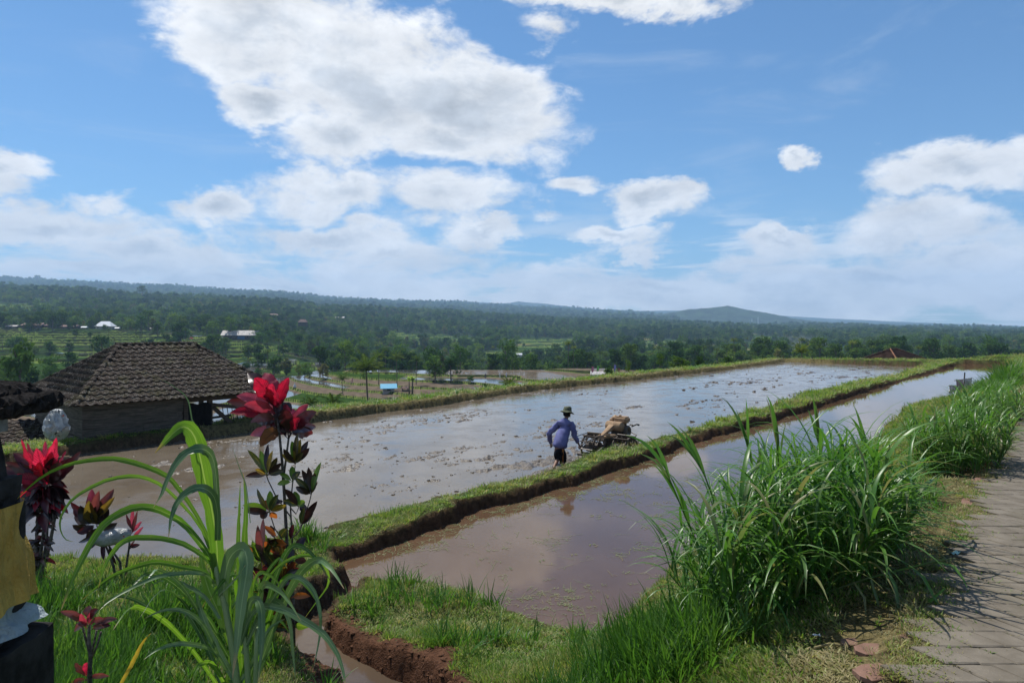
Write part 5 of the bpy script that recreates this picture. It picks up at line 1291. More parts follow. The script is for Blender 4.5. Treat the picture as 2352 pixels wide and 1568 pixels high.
# --- middle cordyline
bm_ = PX(278, 1345, .52); D3 = bm_.y
cmid = empty('bronze_cordyline', bm_, 0, 'shorter cordyline with cupped bronze and black leaves and a red tip', 'plant')
N_ = lambda px, py, dd=0.0: DX(px, py, D3+dd)
K3 = D3/F
for k, (a, b_, w, c) in enumerate([((212,1178),(211,1122),22,'pink'),((215,1178),(228,1126),22,'brownpink'),((220,1180),(262,1122),22,'brownpink'),((222,1186),(264,1140),18,'olive'),((206,1182),(162,1152),18,'maroon'),
     ((206,1186),(168,1170),20,'maroon'),((210,1196),(172,1180),26,'dark'),((214,1200),(184,1160),30,'dark'),((218,1202),(204,1148),30,'olive'),((222,1204),(232,1150),30,'dark'),((226,1204),(250,1168),26,'dark'),
     ((216,1210),(166,1205),24,'dark'),((226,1212),(196,1238),20,'dark'),((234,1212),(270,1200),20,'dark'),((216,1206),(176,1222),20,'maroon'),((230,1222),(180,1245),12,'dark'),((234,1224),(200,1262),12,'dark'),((240,1226),(272,1248),12,'maroon'),((236,1240),(238,1286),10,'maroon'),((250,1250),(268,1296),9,'dark')]):
    leaf_obj(cmid, N_(*a), N_(b_[0], b_[1], random.Random(k).uniform(-.15, .15)), w*K3, ML[c], Vector((0, 0, -.02)), .04, None, 500+k, .55, .15, 9)
for pts in ([(222,1205),(238,1240),(252,1275),(261,1300),(268,1345)], [(232,1225),(256,1262),(276,1290),(280,1345)], [(300,1215),(296,1260),(290,1300),(290,1345)]): stalk(cmid, [N_(*p) for p in pts], .009, .016)
for k, (a, b_, w, c) in enumerate([((303,1218),(306,1160),9,'pink'),((303,1215),(290,1180),9,'maroon'),((303,1222),(326,1196),9,'pink'),((303,1225),(316,1172),8,'brownpink'),((304,1235),(330,1208),8,'pink'),((300,1240),(286,1215),8,'maroon'),((297,1255),(322,1250),10,'maroon'),((297,1262),(310,1240),8,'brownpink')]):
    leaf_obj(cmid, N_(*a), N_(*b_), w*K3, ML[c], Vector((0, 0, 0)), .06, None, 540+k, .4, .2, 8)
o = link('plastic_bag', lumpy([(.0,-.30), (.07,-.29), (.11,-.2), (.125,-.08), (.13,.04), (.10,.16), (.06,.25), (.02,.29), (0,.30)], 14, .3, 9).mesh('plastic_bag', M_sack, True)); o.location = N_(260, 1232, -.05); o.rotation_euler = (0, R(78), 0); o.scale = (.72, .75, .75)
tag(o, 'torn grey plastic bag caught in the bronze cordyline', 'plastic bag')
# --- small pinkish cordyline by the bottom edge
bs = Vector((DX(206, 1560, 4.3).x, 4.3, 0)); bs.z = gz(bs.x, bs.y); D4 = 4.3; K4 = D4/F
csm = empty('small_cordyline', bs, 0, 'small young cordyline with dull pink leaves on a bare stem, nearest the bottom left', 'plant')
Q_ = lambda px, py, dd=0.0: DX(px, py, D4+dd)
for k, (a, b_, w, c) in enumerate([((198,1424),(138,1404),17,'brownpink'),((198,1430),(160,1416),14,'brownpink'),((202,1422),(206,1390),22,'brownpink'),((200,1428),(170,1450),16,'brownpink'),((204,1436),(176,1434),15,'brownpink'),((206,1424),(226,1398),18,'maroon'),
     ((208,1430),(240,1420),16,'brownpink'),((212,1438),(270,1420),15,'brownpink'),((210,1446),(255,1436),15,'maroon'),((206,1440),(215,1402),18,'pink'),((212,1444),(240,1440),13,'brownpink'),((198,1442),(186,1408),16,'pink')]):
    leaf_obj(csm, Q_(*a), Q_(b_[0], b_[1], random.Random(k+3).uniform(-.08, .08)), w*K4, ML[c], Vector((0, 0, .012)), .1, None, 600+k, .35, .15, 9)
stalk(csm, [Q_(205,1432), Q_(204,1470), Q_(208,1500), Q_(206,1540), bs-Vector((0,0,.05))], .009, .015)
for pts in ([(190,1440),(198,1470),(206,1500)], [(222,1446),(216,1475),(208,1505)], [(232,1450),(224,1480),(210,1510)]): stalk(csm, [Q_(*p) for p in pts], .006, .008)
for k, (a, b_, w, c) in enumerate([((196,1552),(172,1522),22,'brownpink'),((198,1552),(200,1520),18,'red'),((205,1556),(252,1552),14,'brownpink'),((202,1560),(160,1572),14,'brownpink')]):
    leaf_obj(csm, Q_(*a), Q_(*b_), w*K4, ML[c], Vector((0, 0, .012)), .08, None, 640+k, .35, .15, 9)

# --- long-leaved cane grass in front
def cane_vein(t, c):
    lx = t.attr('lx'); ls = t.attr('ls'); cb = t.node('ShaderNodeCombineXYZ'); t.l.new(t.m('MULTIPLY', lx, 9), cb.inputs[0]); t.l.new(t.m('MULTIPLY', ls, 1.5), cb.inputs[1])
    n = t.noise(cb.outputs[0], 1.6, 3, .6); c = t.mix(t.ss(n, .3, .7), t.vm('MULTIPLY', c, (.62,.68,.7)), t.vm('MULTIPLY', c, (1.3,1.22,1.1)))
    c = t.mix(t.m('MULTIPLY', t.ss(t.m('ABSOLUTE', lx), .03, .12, 1, 0), .55), c, (.30,.40,.18))
    g = t.noise(t.node('ShaderNodeNewGeometry').outputs['Position'], 9, 4, .6); c = t.mix(t.m('MULTIPLY', t.ss(g, .62, .74), .5), c, (.22,.20,.06))
    return t.mix(t.ss(t.m('ADD', ls, t.m('MULTIPLY_ADD', g, .2, -.1)), .90, .99), c, (.30,.22,.09))
M_cane = leafy('cane_leaf', [(.05,.135,.02), (.085,.19,.026), (.12,.23,.034)], .42, .55, vein=cane_vein, scale=3.0, spec=.35, tboost=(1.6,1.5,.6))
M_canedull = leafy('cane_leaf_dull', [(.050,.115,.040), (.075,.150,.052), (.11,.20,.07)], .38, .22, vein=cane_vein, scale=3.0, spec=.6)
M_yellowleaf = leafy('yellowing_leaf', [(.45,.30,.03), (.40,.30,.05)], .5, .45)
DG = 2.75; bg_ = Vector((DX(545, 1568, DG).x, DG, 0)); bg_.z = gz(bg_.x, bg_.y)
cane = empty('cane_grass', bg_, 0, 'tall cane grass with long arching strap leaves in front of the cordylines', 'plant')
G_ = lambda px, py, dd=0.0: DX(px, py, DG+dd)
def smooth(pts, n):
    P_ = [Vector(p) for p in pts]; out = []; m = len(P_)-1
    for i in range(n+1):
        t = i/n*m; k = min(int(t), m-1); f = t-k; p0 = P_[max(k-1, 0)]; p1 = P_[k]; p2 = P_[k+1]; p3 = P_[min(k+2, m)]
        out.append(.5*((2*p1)+(p2-p0)*f+(2*p0-5*p1+4*p2-p3)*f*f+(3*p1-p0-3*p2+p3)*f**3))
    return out
def strap(pts, w, mat, dd=(0, 0), seed=0, peak=.35, root_=.7, fold=.22, wave=.05):
    n = 22; m = len(pts); P3 = smooth([G_(p[0], p[1], dd[0]+(dd[1]-dd[0])*i/(m-1)) for i, p in enumerate(pts)], n); q = random.Random(seed)
    V = []; LX = []; LS = []; wr = wprof(n, w*DG/F/2, root_, peak); sd = Vector((q.uniform(-.35, .35), -1, q.uniform(.1, .5)))
    px_ = None
    for i in range(n+1):
        tt = (P3[min(i+1, n)]-P3[max(i-1, 0)]).normalized(); x = tt.cross(sd)
        if x.length < .15 and px_ is not None: x = px_
        x.normalize()
        if px_ is not None and x.dot(px_) < 0: x = -x
        px_ = x.copy(); y = x.cross(tt)
        for k, lx in enumerate((-1, -.5, 0, .5, 1)):
            V.append(P3[i]+x*wr[i]*lx*(1+.10*math.sin(i*2.3+seed*3+lx)*abs(lx)*(i > 3))+y*(abs(lx)*fold*wr[i]+wave*wr[i]*math.sin(i*1.3+seed+lx*2)*abs(lx)*2)); LX.append(lx); LS.append(i/n)
    Fq = [(i*5+k, i*5+k+1, (i+1)*5+k+1, (i+1)*5+k) for i in range(n) for k in range(4)]
    return wlink('leaf', npmesh('leaf', [tuple(v) for v in V], Fq, mat, True, dict(lx=LX, ls=LS)), cane)
A_, B2 = M_cane, M_canedull
straps = [([(500,1330),(498,1250),(487,1170),(472,1110),(460,1050),(446,1000),(425,980),(405,988),(381,1012),(356,1040)], 42, A_, (0,-.15), .45),
 ([(500,1180),(498,1110),(490,1055),(470,1032),(440,1034),(412,1055),(388,1095),(371,1136),(352,1165)], 24, B2, (-.02,-.25), .4),
 ([(500,1240),(500,1180),(490,1138),(464,1120),(434,1127),(408,1153),(393,1191),(387,1236)], 20, B2, (-.02,-.3), .4),
 ([(492,1270),(464,1203),(415,1127),(378,1089),(313,1064),(257,1053),(181,1061),(113,1085),(57,1127),(28,1160)], 17, A_, (0,.1), .45),
 ([(490,1290),(461,1210),(400,1138),(351,1103),(302,1093),(242,1104),(177,1138),(145,1176),(138,1210),(150,1237),(172,1244)], 12, A_, (0,-.2), .4),
 ([(492,1300),(472,1263),(423,1203),(378,1176),(332,1163),(279,1176),(234,1210),(200,1263),(170,1323),(151,1372),(140,1402)], 23, A_, (0,-.35), .5),
 ([(495,1330),(483,1289),(415,1246),(340,1234),(290,1240),(257,1271),(238,1308),(226,1350)], 18, A_, (0,-.1), .5),
 ([(496,1340),(470,1312),(415,1300),(359,1290),(302,1304),(257,1323),(215,1354),(188,1378)], 16, A_, (0,.2), .4),
 ([(498,1345),(470,1318),(415,1316),(359,1325),(302,1350),(257,1376),(228,1401)], 13, B2, (0,-.3), .4),
 ([(512,1390),(516,1330),(526,1285),(545,1262),(562,1264),(568,1300),(560,1354),(552,1410),(544,1486),(534,1556)], 36, B2, (0,-.25), .5),
 ([(560,1470),(566,1429),(574,1385),(590,1376),(600,1400),(602,1450),(600,1500),(592,1570)], 20, B2, (0,-.2), .5),
 ([(560,1480),(589,1380),(619,1323),(661,1286),(706,1274),(738,1288),(755,1320),(751,1348),(725,1384),(696,1424)], 9, A_, (0,.1), .4),
 ([(556,1500),(590,1430),(630,1370),(665,1325),(700,1333),(727,1370),(737,1429),(730,1486),(718,1542)], 12, B2, (0,-.2), .4),
 ([(552,1480),(575,1415),(604,1393),(649,1398),(699,1425),(740,1452),(772,1495),(789,1542),(794,1590)], 17, B2, (0,-.35), .45),
 ([(560,1500),(590,1425),(620,1380),(648,1390),(666,1429),(674,1505),(680,1575)], 16, B2, (0,-.1), .4),
 ([(560,1470),(572,1400),(569,1330),(562,1250),(565,1165),(559,1086)], 22, A_, (0,.1), .25), ([(545,1470),(556,1400),(552,1320),(548,1240),(550,1170),(552,1106)], 16, A_, (0,.05), .25),
 ([(540,1560),(505,1500),(478,1445),(458,1390),(448,1345)], 20, B2, (0,.1), .4), ([(520,1540),(492,1495),(453,1480),(405,1478),(360,1492),(330,1514)], 12, B2, (0,-.2), .4),
 ([(505,1420),(470,1370),(420,1340),(380,1330),(345,1345)], 10, B2, (0,.15), .4), ([(520,1450),(500,1400),(478,1350),(465,1300),(460,1262)], 26, A_, (0,.15), .3), ([(515,1450),(520,1390),(524,1330),(540,1290),(556,1262)], 22, A_, (0,.1), .3),
 ([(530,1560),(540,1500),(556,1440),(580,1400),(610,1392)], 16, A_, (0,.15), .4), ([(500,1500),(470,1440),(430,1405),(380,1400),(330,1420)], 11, B2, (0,-.15), .4),
 ([(540,1580),(575,1530),(600,1480),(622,1440),(655,1420)], 13, B2, (0,.1), .4), ([(500,1370),(520,1350),(545,1325),(565,1295)], 7, B2, (0,-.3), .4), ([(525,1585),(500,1540),(480,1520),(455,1530),(440,1568)], 14, A_, (0,-.2), .4)]
M_canedark = leafy('cane_leaf_dark', [(.025,.07,.016), (.04,.10,.022), (.055,.13,.026)], .4, .4, vein=cane_vein, scale=3.0, spec=.35)
q = random.Random(77)
for k in range(20):
    bx = q.uniform(500, 580); ln = q.uniform(180, 330); a_ = q.uniform(-.9, .75); cx_ = bx+math.sin(a_)*ln; cy_ = 1560-math.cos(a_)*ln; sg = 1 if a_ > 0 else -1; dr = q.uniform(20, 90)
    straps.append(([(bx, 1590), (bx+(cx_-bx)*.35, 1590-(1590-cy_)*.5), (bx+(cx_-bx)*.7, 1590-(1590-cy_)*.86), (cx_, cy_), (cx_+sg*dr*.5, cy_+dr*.25), (cx_+sg*dr, cy_+dr)], q.uniform(9, 22), q.choice([M_canedark, M_canedark, B2, A_]), (q.uniform(.0, .3), q.uniform(-.3, .4)), .4))
for k, (pts, w, m_, dd, pk) in enumerate(straps): strap(pts, w*(.72 if 3 <= k <= 8 else .9), m_, dd, k, pk)
strap([(272,1580),(300,1530),(313,1505),(328,1475),(347,1453)], 10, M_yellowleaf, (0, -.1), 50)
strap([(455,1050),(449,982),(441,962),(431,917),(403,890),(354,861)], 4.0, M_canedull, (0, 0), 51, .3)
strap([(575,1200),(566,1120),(556,1090),(545,1060),(532,1020)], 2.5, M_canedull, (0, 0), 52, .3)
for pts, r0 in (([(487,1250),(497,1310),(515,1380),(528,1450),(540,1530),(548,1600)], .013), ([(556,1350),(560,1420),(566,1500),(572,1600)], .011), ([(590,1440),(588,1500),(586,1600)], .009)):
    P_ = [G_(*p) for p in pts]; P_.append(Vector((P_[-1].x, P_[-1].y, gz(P_[-1].x, P_[-1].y)-.05))); stalk(cane, P_, r0*.8, r0*1.3, M_canedull)
# ------------------------------------------------------------------ farmer and power tiller
M_skin = simple('skin', (.20,.10,.062), .55, var=.10, scale=10)
M_shirt = simple('blue_shirt', (.15,.16,.33), .9, var=.10, scale=7, bump=.35, c2=(.10,.105,.24))
M_short = simple('black_shorts', (.012,.012,.016), .8, var=.15, scale=12)
M_hat = simple('olive_hat', (.12,.13,.085), .9, var=.14, scale=22, bump=.3)
M_stripe = simple('orange_stripe', (.48,.20,.05), .8)
def skin_mesh(name, joints, edges, root_i=0, mat=None, sub=2, parent=None):
    me = bpy.data.meshes.new(name); me.from_pydata([tuple(j[0]) for j in joints], edges, []); me.update()
    o = bpy.data.objects.new(name, me); col.objects.link(o)
    md = o.modifiers.new('skin', 'SKIN'); md.use_smooth_shade = True; md.branch_smoothing = .6
    sv = me.skin_vertices[0].data if me.skin_vertices else None
    for i, j in enumerate(joints):
        r_ = j[1]; sv[i].radius = r_ if isinstance(r_, tuple) else (r_, r_); sv[i].use_root = (i == root_i)
    o.modifiers.new('sub', 'SUBSURF').levels = sub; o.modifiers['sub'].render_levels = sub
    dg = bpy.context.evaluated_depsgraph_get(); em = bpy.data.meshes.new_from_object(o.evaluated_get(dg)); em.name = name
    bpy.data.objects.remove(o); em.materials.clear(); em.materials.append(mat); em.polygons.foreach_set('use_smooth', [True]*len(em.polygons))
    return em
hipc = DX(1284, 1028, 17.35); man = empty('person', (hipc.x, hipc.y, -.05), 0, 'farmer in blue shirt, black shorts and olive hat guiding the power tiller', 'person')
J = lambda px, py, d: DX(px, py, d)
head = J(1303, 950, 17.62); neck = J(1300, 960, 17.56); chest = J(1298, 973, 17.52); waist = J(1291, 1003, 17.42); hips = J(1285, 1026, 17.35)
LS_, RS_ = J(1281, 973, 17.62), J(1316, 973, 17.44); LE, RE = J(1261, 996, 17.66), J(1319, 999, 17.46); LW, RW = J(1265, 1019, 17.86), J(1329, 1019, 17.55)
LH, RH = J(1276, 1029, 17.34), J(1293, 1029, 17.32); LK, RK = J(1282, 1053, 17.40), J(1293, 1054, 17.45); LA, RA = J(1271, 1075, 17.02), J(1291, 1078, 17.32)
LT, RT = LA+Vector((.05,.17,-.05)), RA+Vector((.06,.18,-.04))
hand_d = (RW-RE).normalized(); lhand_d = (LW-LE).normalized()
body = [(hips, .075), (waist, .075), (chest, .07), (neck, .052), (head-Vector((0,0,.05)), .062), (head+Vector((.005,.01,.03)), (.100,.110)), (head+Vector((.01,.01,.09)), .07),
        (LS_, .045), (LE, .038), (LW, .024), (RS_, .045), (RE, .038), (RW, .026), (LH, .07), (LK, .056), (LK.lerp(LA, .4), .052), (LA, .032), (LT, .034),
        (RH, .07), (RK, .056), (RK.lerp(RA, .4), .052), (RA, .034), (RT, .036), (RW+hand_d*.05, (.036,.020)), (RW+hand_d*.085, (.038,.018)), (LW+lhand_d*.05, (.036,.020)), (LW+lhand_d*.085, (.038,.018))]
ed = [(0,1),(1,2),(2,3),(3,4),(4,5),(5,6),(2,7),(7,8),(8,9),(2,10),(10,11),(11,12),(0,13),(13,14),(14,15),(15,16),(16,17),(0,18),(18,19),(19,20),(20,21),(21,22),(12,23),(23,24),(9,25),(25,26)]
bm = bmesh.new(); bm.from_mesh(skin_mesh('body', body, ed, 0, M_skin))
def finger(p, dirs, r):
    global bm
    pts = [p]
    for v, L in dirs: pts.append(pts[-1]+v.normalized()*L)
    m = MB(); m.tube(pts, [r, r, r*.92, r*.75][:len(pts)], 8); me_ = m.mesh('f'); bm.from_mesh(me_)
for H, hd, rt in ((RW+hand_d*.075, hand_d, Vector((.6,-.5,0))), (LW+lhand_d*.075, lhand_d, Vector((-.6,.5,0)))):
    sidev = hd.cross(rt).normalized()
    for k in range(4):
        p = H+sidev*(.027-.018*k); L = (.034, .038, .036, .029)[k]
        finger(p, [(hd+rt*.2, L), (hd*.2+Vector((.3,.5,-.3)), L*.75), (-hd+Vector((.2,.2,0)), L*.6)], .0095)
    finger(H-hd*.03+sidev*.03, [(sidev+hd*.4, .03), (hd+rt*-.3, .03), (hd-sidev*.5, .022)], .0105)
# nose, ears and brow on the turned head
face = Vector((.72,.62,-.15)).normalized(); sdv = Vector((0,0,1)).cross(face).normalized()
for p, r_ in ((head+face*.098+Vector((0,0,-.005)), .017), (head+sdv*.078, .024), (head-sdv*.078, .024), (head+face*.085+Vector((0,0,-.055)), .026), (head+face*.080+sdv*.03+Vector((0,0,.018)), .014), (head+face*.080-sdv*.03+Vector((0,0,.018)), .014)):
    bmesh.ops.create_icosphere(bm, subdivisions=2, radius=r_, matrix=Matrix.Translation(p))
bme = bpy.data.meshes.new('body'); bm.to_mesh(bme); bm.free(); bme.materials.append(M_skin); bme.polygons.foreach_set('use_smooth', [True]*len(bme.polygons)); wlink('body', bme, man)
hem = hips.lerp(waist, -.22)
sh = [(hem, (.225,.18)), (hips.lerp(waist, .3), (.215,.168)), (waist, (.205,.165)), (chest+Vector((0,0,-.10)), (.225,.17)), (chest+Vector((0,0,.0)), (.225,.16)), (chest+Vector((0,0,.075)), (.16,.12)), (neck+Vector((0,0,-.02)), .085),
      (LS_.lerp(chest, .18), .115), (LS_.lerp(LE, .5), .088), (LE, .078), (LE.lerp(LW, .6), .064), (LW-lhand_d*.01, .054), (RS_.lerp(chest, .18), .115), (RS_.lerp(RE, .5), .088), (RE, .078), (RE.lerp(RW, .6), .064), (RW-hand_d*.02, .054)]
se = [(0,1),(1,2),(2,3),(3,4),(4,5),(5,6),(4,7),(7,8),(8,9),(9,10),(10,11),(4,12),(12,13),(13,14),(14,15),(15,16)]
me = skin_mesh('shirt', sh, se, 0, M_shirt)
for v in me.vertices:       # creases
    v.co += v.normal*(.006*math.sin(v.co.z*38+v.co.x*22)+.005*math.sin(v.co.x*60-v.co.z*25))
wlink('shirt', me, man)
kn1, kn2 = LH.lerp(LK, 1.2), RH.lerp(RK, 1.25)
ss_ = [(hips+Vector((0,0,.02)), (.18,.15)), (hips-Vector((0,0,.05)), (.18,.145)), (LH-Vector((0,0,.06)), .12), (LH.lerp(LK, .6), .11), (kn1, .10), (RH-Vector((0,0,.06)), .12), (RH.lerp(RK, .6), .11), (kn2, .10), (RK.lerp(RA, .55), .09)]
me = skin_mesh('shorts', ss_, [(0,1),(1,2),(2,3),(3,4),(1,5),(5,6),(6,7),(7,8)], 0, M_short); sho = wlink('shorts', me, man)
for off in (-.012, .012):
    m = MB(); pr = []
    for f in (0, .35, .7, 1.0, 1.35): pr.append(RH.lerp(RK, f)+Vector((-.01+off, -.108-.0*f, 0)))
    m.tube(pr, .006, 5); so_ = wlink('stripe', m.mesh('stripe', M_stripe), man)
m = MB(); tilt = Matrix.Translation(head+Vector((.0,.0,.065))) @ Euler((R(-10), R(8), 0)).to_matrix().to_4x4()
m.lathe([(.0,.125), (.07,.122), (.098,.108), (.106,.06), (.112,.012), (.116,0), (.155,-.012), (.19,-.034), (.188,-.039), (.15,-.020), (.108,-.008)], 24, tilt)
me = m.mesh('hat', M_hat, True)
for v in me.vertices: v.co.z += .010*math.sin(v.co.x*30+1)*(1 if (v.co-head).length > .14 else .3)
wlink('hat', me, man)
m = MB(); m.lathe([(.0,.06), (.07,.05), (.098,.0), (.095,-.05), (.07,-.08)], 14, Matrix.Translation(head+Vector((-.012,-.012,.02)))); wlink('hair', m.mesh('hair', M_short, True), man)

# power tiller
M_tan = simple('dried_mud_paint', (.34,.235,.145), .85, var=.12, scale=9, bump=.25, c2=(.24,.16,.10))
M_iron = simple('muddy_iron', (.045,.035,.028), .5, var=.3, scale=12, bump=.5, c2=(.10,.075,.055))
M_black = simple('black_rubber', (.02,.02,.02), .6, var=.2)
M_grip = simple('steel_grip', (.45,.45,.44), .3, metal=.8)
fw = Vector((.66,.75,0)).normalized(); rg = Vector((fw.y, -fw.x, 0)); tc = Vector((2.72, 18.88, 0))
til = empty('power_tiller', tc, 0, 'mud caked two wheeled power tiller with cage wheels ploughing beside the narrow bund', 'tiller')
T = lambda r_, f_, z_: tc+rg*r_+fw*f_+Vector((0, 0, z_))
TM = Matrix((rg, fw, Vector((0,0,1)))).transposed().to_4x4(); TM.translation = tc
q = random.Random(2)
for sx in (-.55, .46):
    wr, ww = (.36 if sx < 0 else .40), .38; hub = MB(); hub.tube([T(sx-.2, 0, .22), T(sx+.2, 0, .22)], .15, 14)
    for k in range(5):
        a = k*1.2566; hub.bar(T(sx, 0, .22), T(sx, math.cos(a)*wr*.95, 0.22+math.sin(a)*wr*.95), .03, .02, up=rg)
    wo_ = wlink('cage_wheel', hub.mesh('cage_wheel', M_iron), til)
    for e in (-.5, .5):
        m = MB(); n = 24; m.tube([T(sx+e*ww, math.cos(2*math.pi*k/n)*wr*.93, 0.22+math.sin(2*math.pi*k/n)*wr*.93) for k in range(n+1)], .024, 6, False); x = link('rim', m.mesh('rim', M_iron, True), wo_); x.location = -Vector(til.location)-wo_.location*0-Vector((0,0,0)); x.location = (0,0,0)
    for k in range(12):
        a = 2*math.pi*k/12; m = MB(); c1, s1 = math.cos(a)*wr*.98, math.sin(a)*wr*.98; upv = (fw*math.cos(a+.5)+Vector((0,0,1))*math.sin(a+.5)); m.bar(T(sx-ww*.58, c1, 0.22+s1), T(sx+ww*.58, c1, 0.22+s1), .02, .12, up=upv); x = link('lug', m.mesh('lug', M_iron), wo_)
    # clods hanging from the lugs
    m = MB()
    for k in range(190):
        a = q.uniform(0, 6.28); rr_ = wr*q.uniform(.75, 1.02); c0 = T(sx+q.uniform(-.55, .55)*ww, math.cos(a)*rr_, 0.22+math.sin(a)*rr_); h_ = q.uniform(.03, .13)
        m.tube([c0+Vector((0,0,.01)), c0+Vector((q.uniform(-.01,.01), 0, -h_*.5)), c0+Vector((0, 0, -h_))], [q.uniform(.008,.022), q.uniform(.006,.016), .002], 5)
    x = link('mud_clods', m.mesh('mud_clods', M_mud, True), wo_); x['kind'] = 'stuff'
m = MB(); m.box(-.10, .10, -.16, .16, .18, .62, TM); m.box(-.05, .05, -.3, .5, .40, .50, TM); m.tube([T(-.5,0,.29), T(.46,0,.29)], .035, 8); wlink('gearbox', m.mesh('gearbox', M_iron), til)
def loft(rows, mat, name, par=None):        # rows of (centre r,f,z, half width, half height)
    m = MB(); n = 12; vs = []
    for (r_, f_, z_, hw, hh) in rows:
        for k in range(n):
            a = 2*math.pi*(k+.5)/n; cx_, sy_ = math.cos(a), math.sin(a); mm = max(abs(cx_), abs(sy_))**.55; vs.append(T(r_+cx_/mm*hw, f_, z_+sy_/mm*hh))
    m.add(vs, [(i*n+k, i*n+(k+1) % n, (i+1)*n+(k+1) % n, (i+1)*n+k) for i in range(len(rows)-1) for k in range(n)]+[tuple(range(n)), tuple((len(rows)-1)*n+k for k in range(n))][::-1])
    return wlink(name, m.mesh(name, mat, False), til)
loft([(-.02,-.42,.60,.13,.035), (-.02,-.25,.61,.17,.05), (0,.0,.60,.19,.05), (0,.12,.57,.17,.045)], M_tan, 'frame_plate')
loft([(-.04,-.40,.62,.045,.03), (-.04,-.1,.73,.075,.05), (-.03,.10,.82,.095,.075), (-.02,.16,.855,.10,.085)], M_tan, 'belt_cover')
m = MB(); M2 = TM @ Matrix.Translation((0,.22,.83)) @ Matrix.Rotation(R(90), 4, 'Y'); m.lathe([(0,-.24), (.125,-.24), (.135,-.22), (.135,.22), (.125,.24), (0,.24)], 18, M2); wlink('belt_housing', m.mesh('belt_housing', M_tan, True), til)
m = MB(); m.box(-.16, .18, .28, .66, .38, .74, TM); m.box(-.12, .14, .30, .62, .72, .90, TM); m.box(-.2, .22, .2, .95, .34, .39, TM); wlink('engine', m.mesh('engine', M_iron), til)
m = MB(); M2 = TM @ Matrix.Translation((.24,.47,.68)) @ Matrix.Rotation(R(90), 4, 'Y'); m.lathe([(0,-.05), (.15,-.05), (.165,-.03), (.165,.03), (.15,.05), (.06,.055), (.05,.02), (0,.02)], 22, M2); wlink('flywheel', m.mesh('flywheel', M_iron, True), til)
bmx = bmesh.new(); bmesh.ops.create_cube(bmx, size=1); bmesh.ops.scale(bmx, vec=(.42,.27,.18), verts=bmx.verts); bmesh.ops.bevel(bmx, geom=bmx.edges[:]+bmx.verts[:], offset=.045, segments=3, affect='EDGES'); bmesh.ops.transform(bmx, matrix=TM @ Matrix.Translation((.06,.50,.99)), verts=bmx.verts)
me = bpy.data.meshes.new('fuel_tank'); bmx.to_mesh(me); bmx.free(); me.materials.append(M_tan); ft = wlink('fuel_tank', me, til)
m = MB(); m.lathe([(0,.03), (.035,.03), (.04,.0), (.035,-.01)], 12, TM @ Matrix.Translation((.02,.47,1.09))); x = link('cap', m.mesh('cap', M_tan, True), ft)
m = MB(); m.tube([T(-.22,.40,.96), T(-.22,.62,1.03)], [.062,.062], 12); m.tube([T(-.22,.36,.95), T(-.22,.40,.96)], [.045,.062], 12); wlink('air_cleaner', m.mesh('air_cleaner', M_tan, True), til)
m = MB(); m.tube([T(.3,.62,.80), T(.4,.72,.86), T(.45,.78,.84)], [.02,.02,.028], 8); wlink('exhaust', m.mesh('exhaust', M_black, True), til)
gR = RW+hand_d*.10+Vector((.01,.03,0)); gL = LW+lhand_d*.10+Vector((.02,.05,0))
m = MB(); m.bar(T(.05,-.05,.62), T(.22,-.62,.70), .05, .035); wlink('handle_arm', m.mesh('handle_arm', M_tan), til)
m = MB(); m.bar(T(-.08,-.15,.64), T(-.16,-.85,.76), .05, .035); wlink('handle_arm', m.mesh('handle_arm', M_tan), til)
m = MB(); a0 = T(.22,-.62,.70); a1 = T(-.16,-.85,.76); m.tube([a0, a0.lerp(gR, .35)+Vector((0,0,.05)), a0.lerp(gR, .75)+Vector((0,0,.05)), gR-Vector((0,0,-.03)), gR-fw*.06-Vector((0,0,.05))], .014, 8); wlink('handlebar', m.mesh('handlebar', M_iron, True), til)
m = MB(); m.tube([a1, a1.lerp(gL, .5)+Vector((0,0,.02)), gL, gL-fw*.08-Vector((0,0,.02))], .014, 8); wlink('handlebar', m.mesh('handlebar', M_grip, True), til)
for s_ in (0, 1):
    m = MB(); b0 = (gR, gL)[s_]; m.tube([b0+Vector((.0,.02,.06)), b0+fw*.25+Vector((0,0,.05)), T(.1-.2*s_,-.4,.66), T(.0,.2,.7)], .005, 5); wlink('cable', m.mesh('cable', M_black), til)
m = MB(); m.bar(T(0,-.16,.35), T(0,-.75,.18), .05, .06); m.bar(T(-.55,-.78,.12), T(.55,-.78,.12), .06, .05)
wlink('harrow', m.mesh('harrow', M_iron), til)
for k in range(9):
    m = MB(); x_ = -.5+k*.125; m.tube([T(x_,-.78,.12), T(x_,-.84,.0), T(x_,-.80,-.12)], [.014,.012,.005], 6); wlink('tine', m.mesh('tine', M_iron), til)
m = MB(); m.tube([T(-.18,.92,.38), T(-.2,1.05,.5), T(0,1.1,.55), T(.2,1.05,.5), T(.18,.92,.38)], .016, 6); m.tube([T(0,1.1,.55), T(0,.85,.70)], .012, 6); wlink('bumper', m.mesh('bumper', M_iron, True), til)

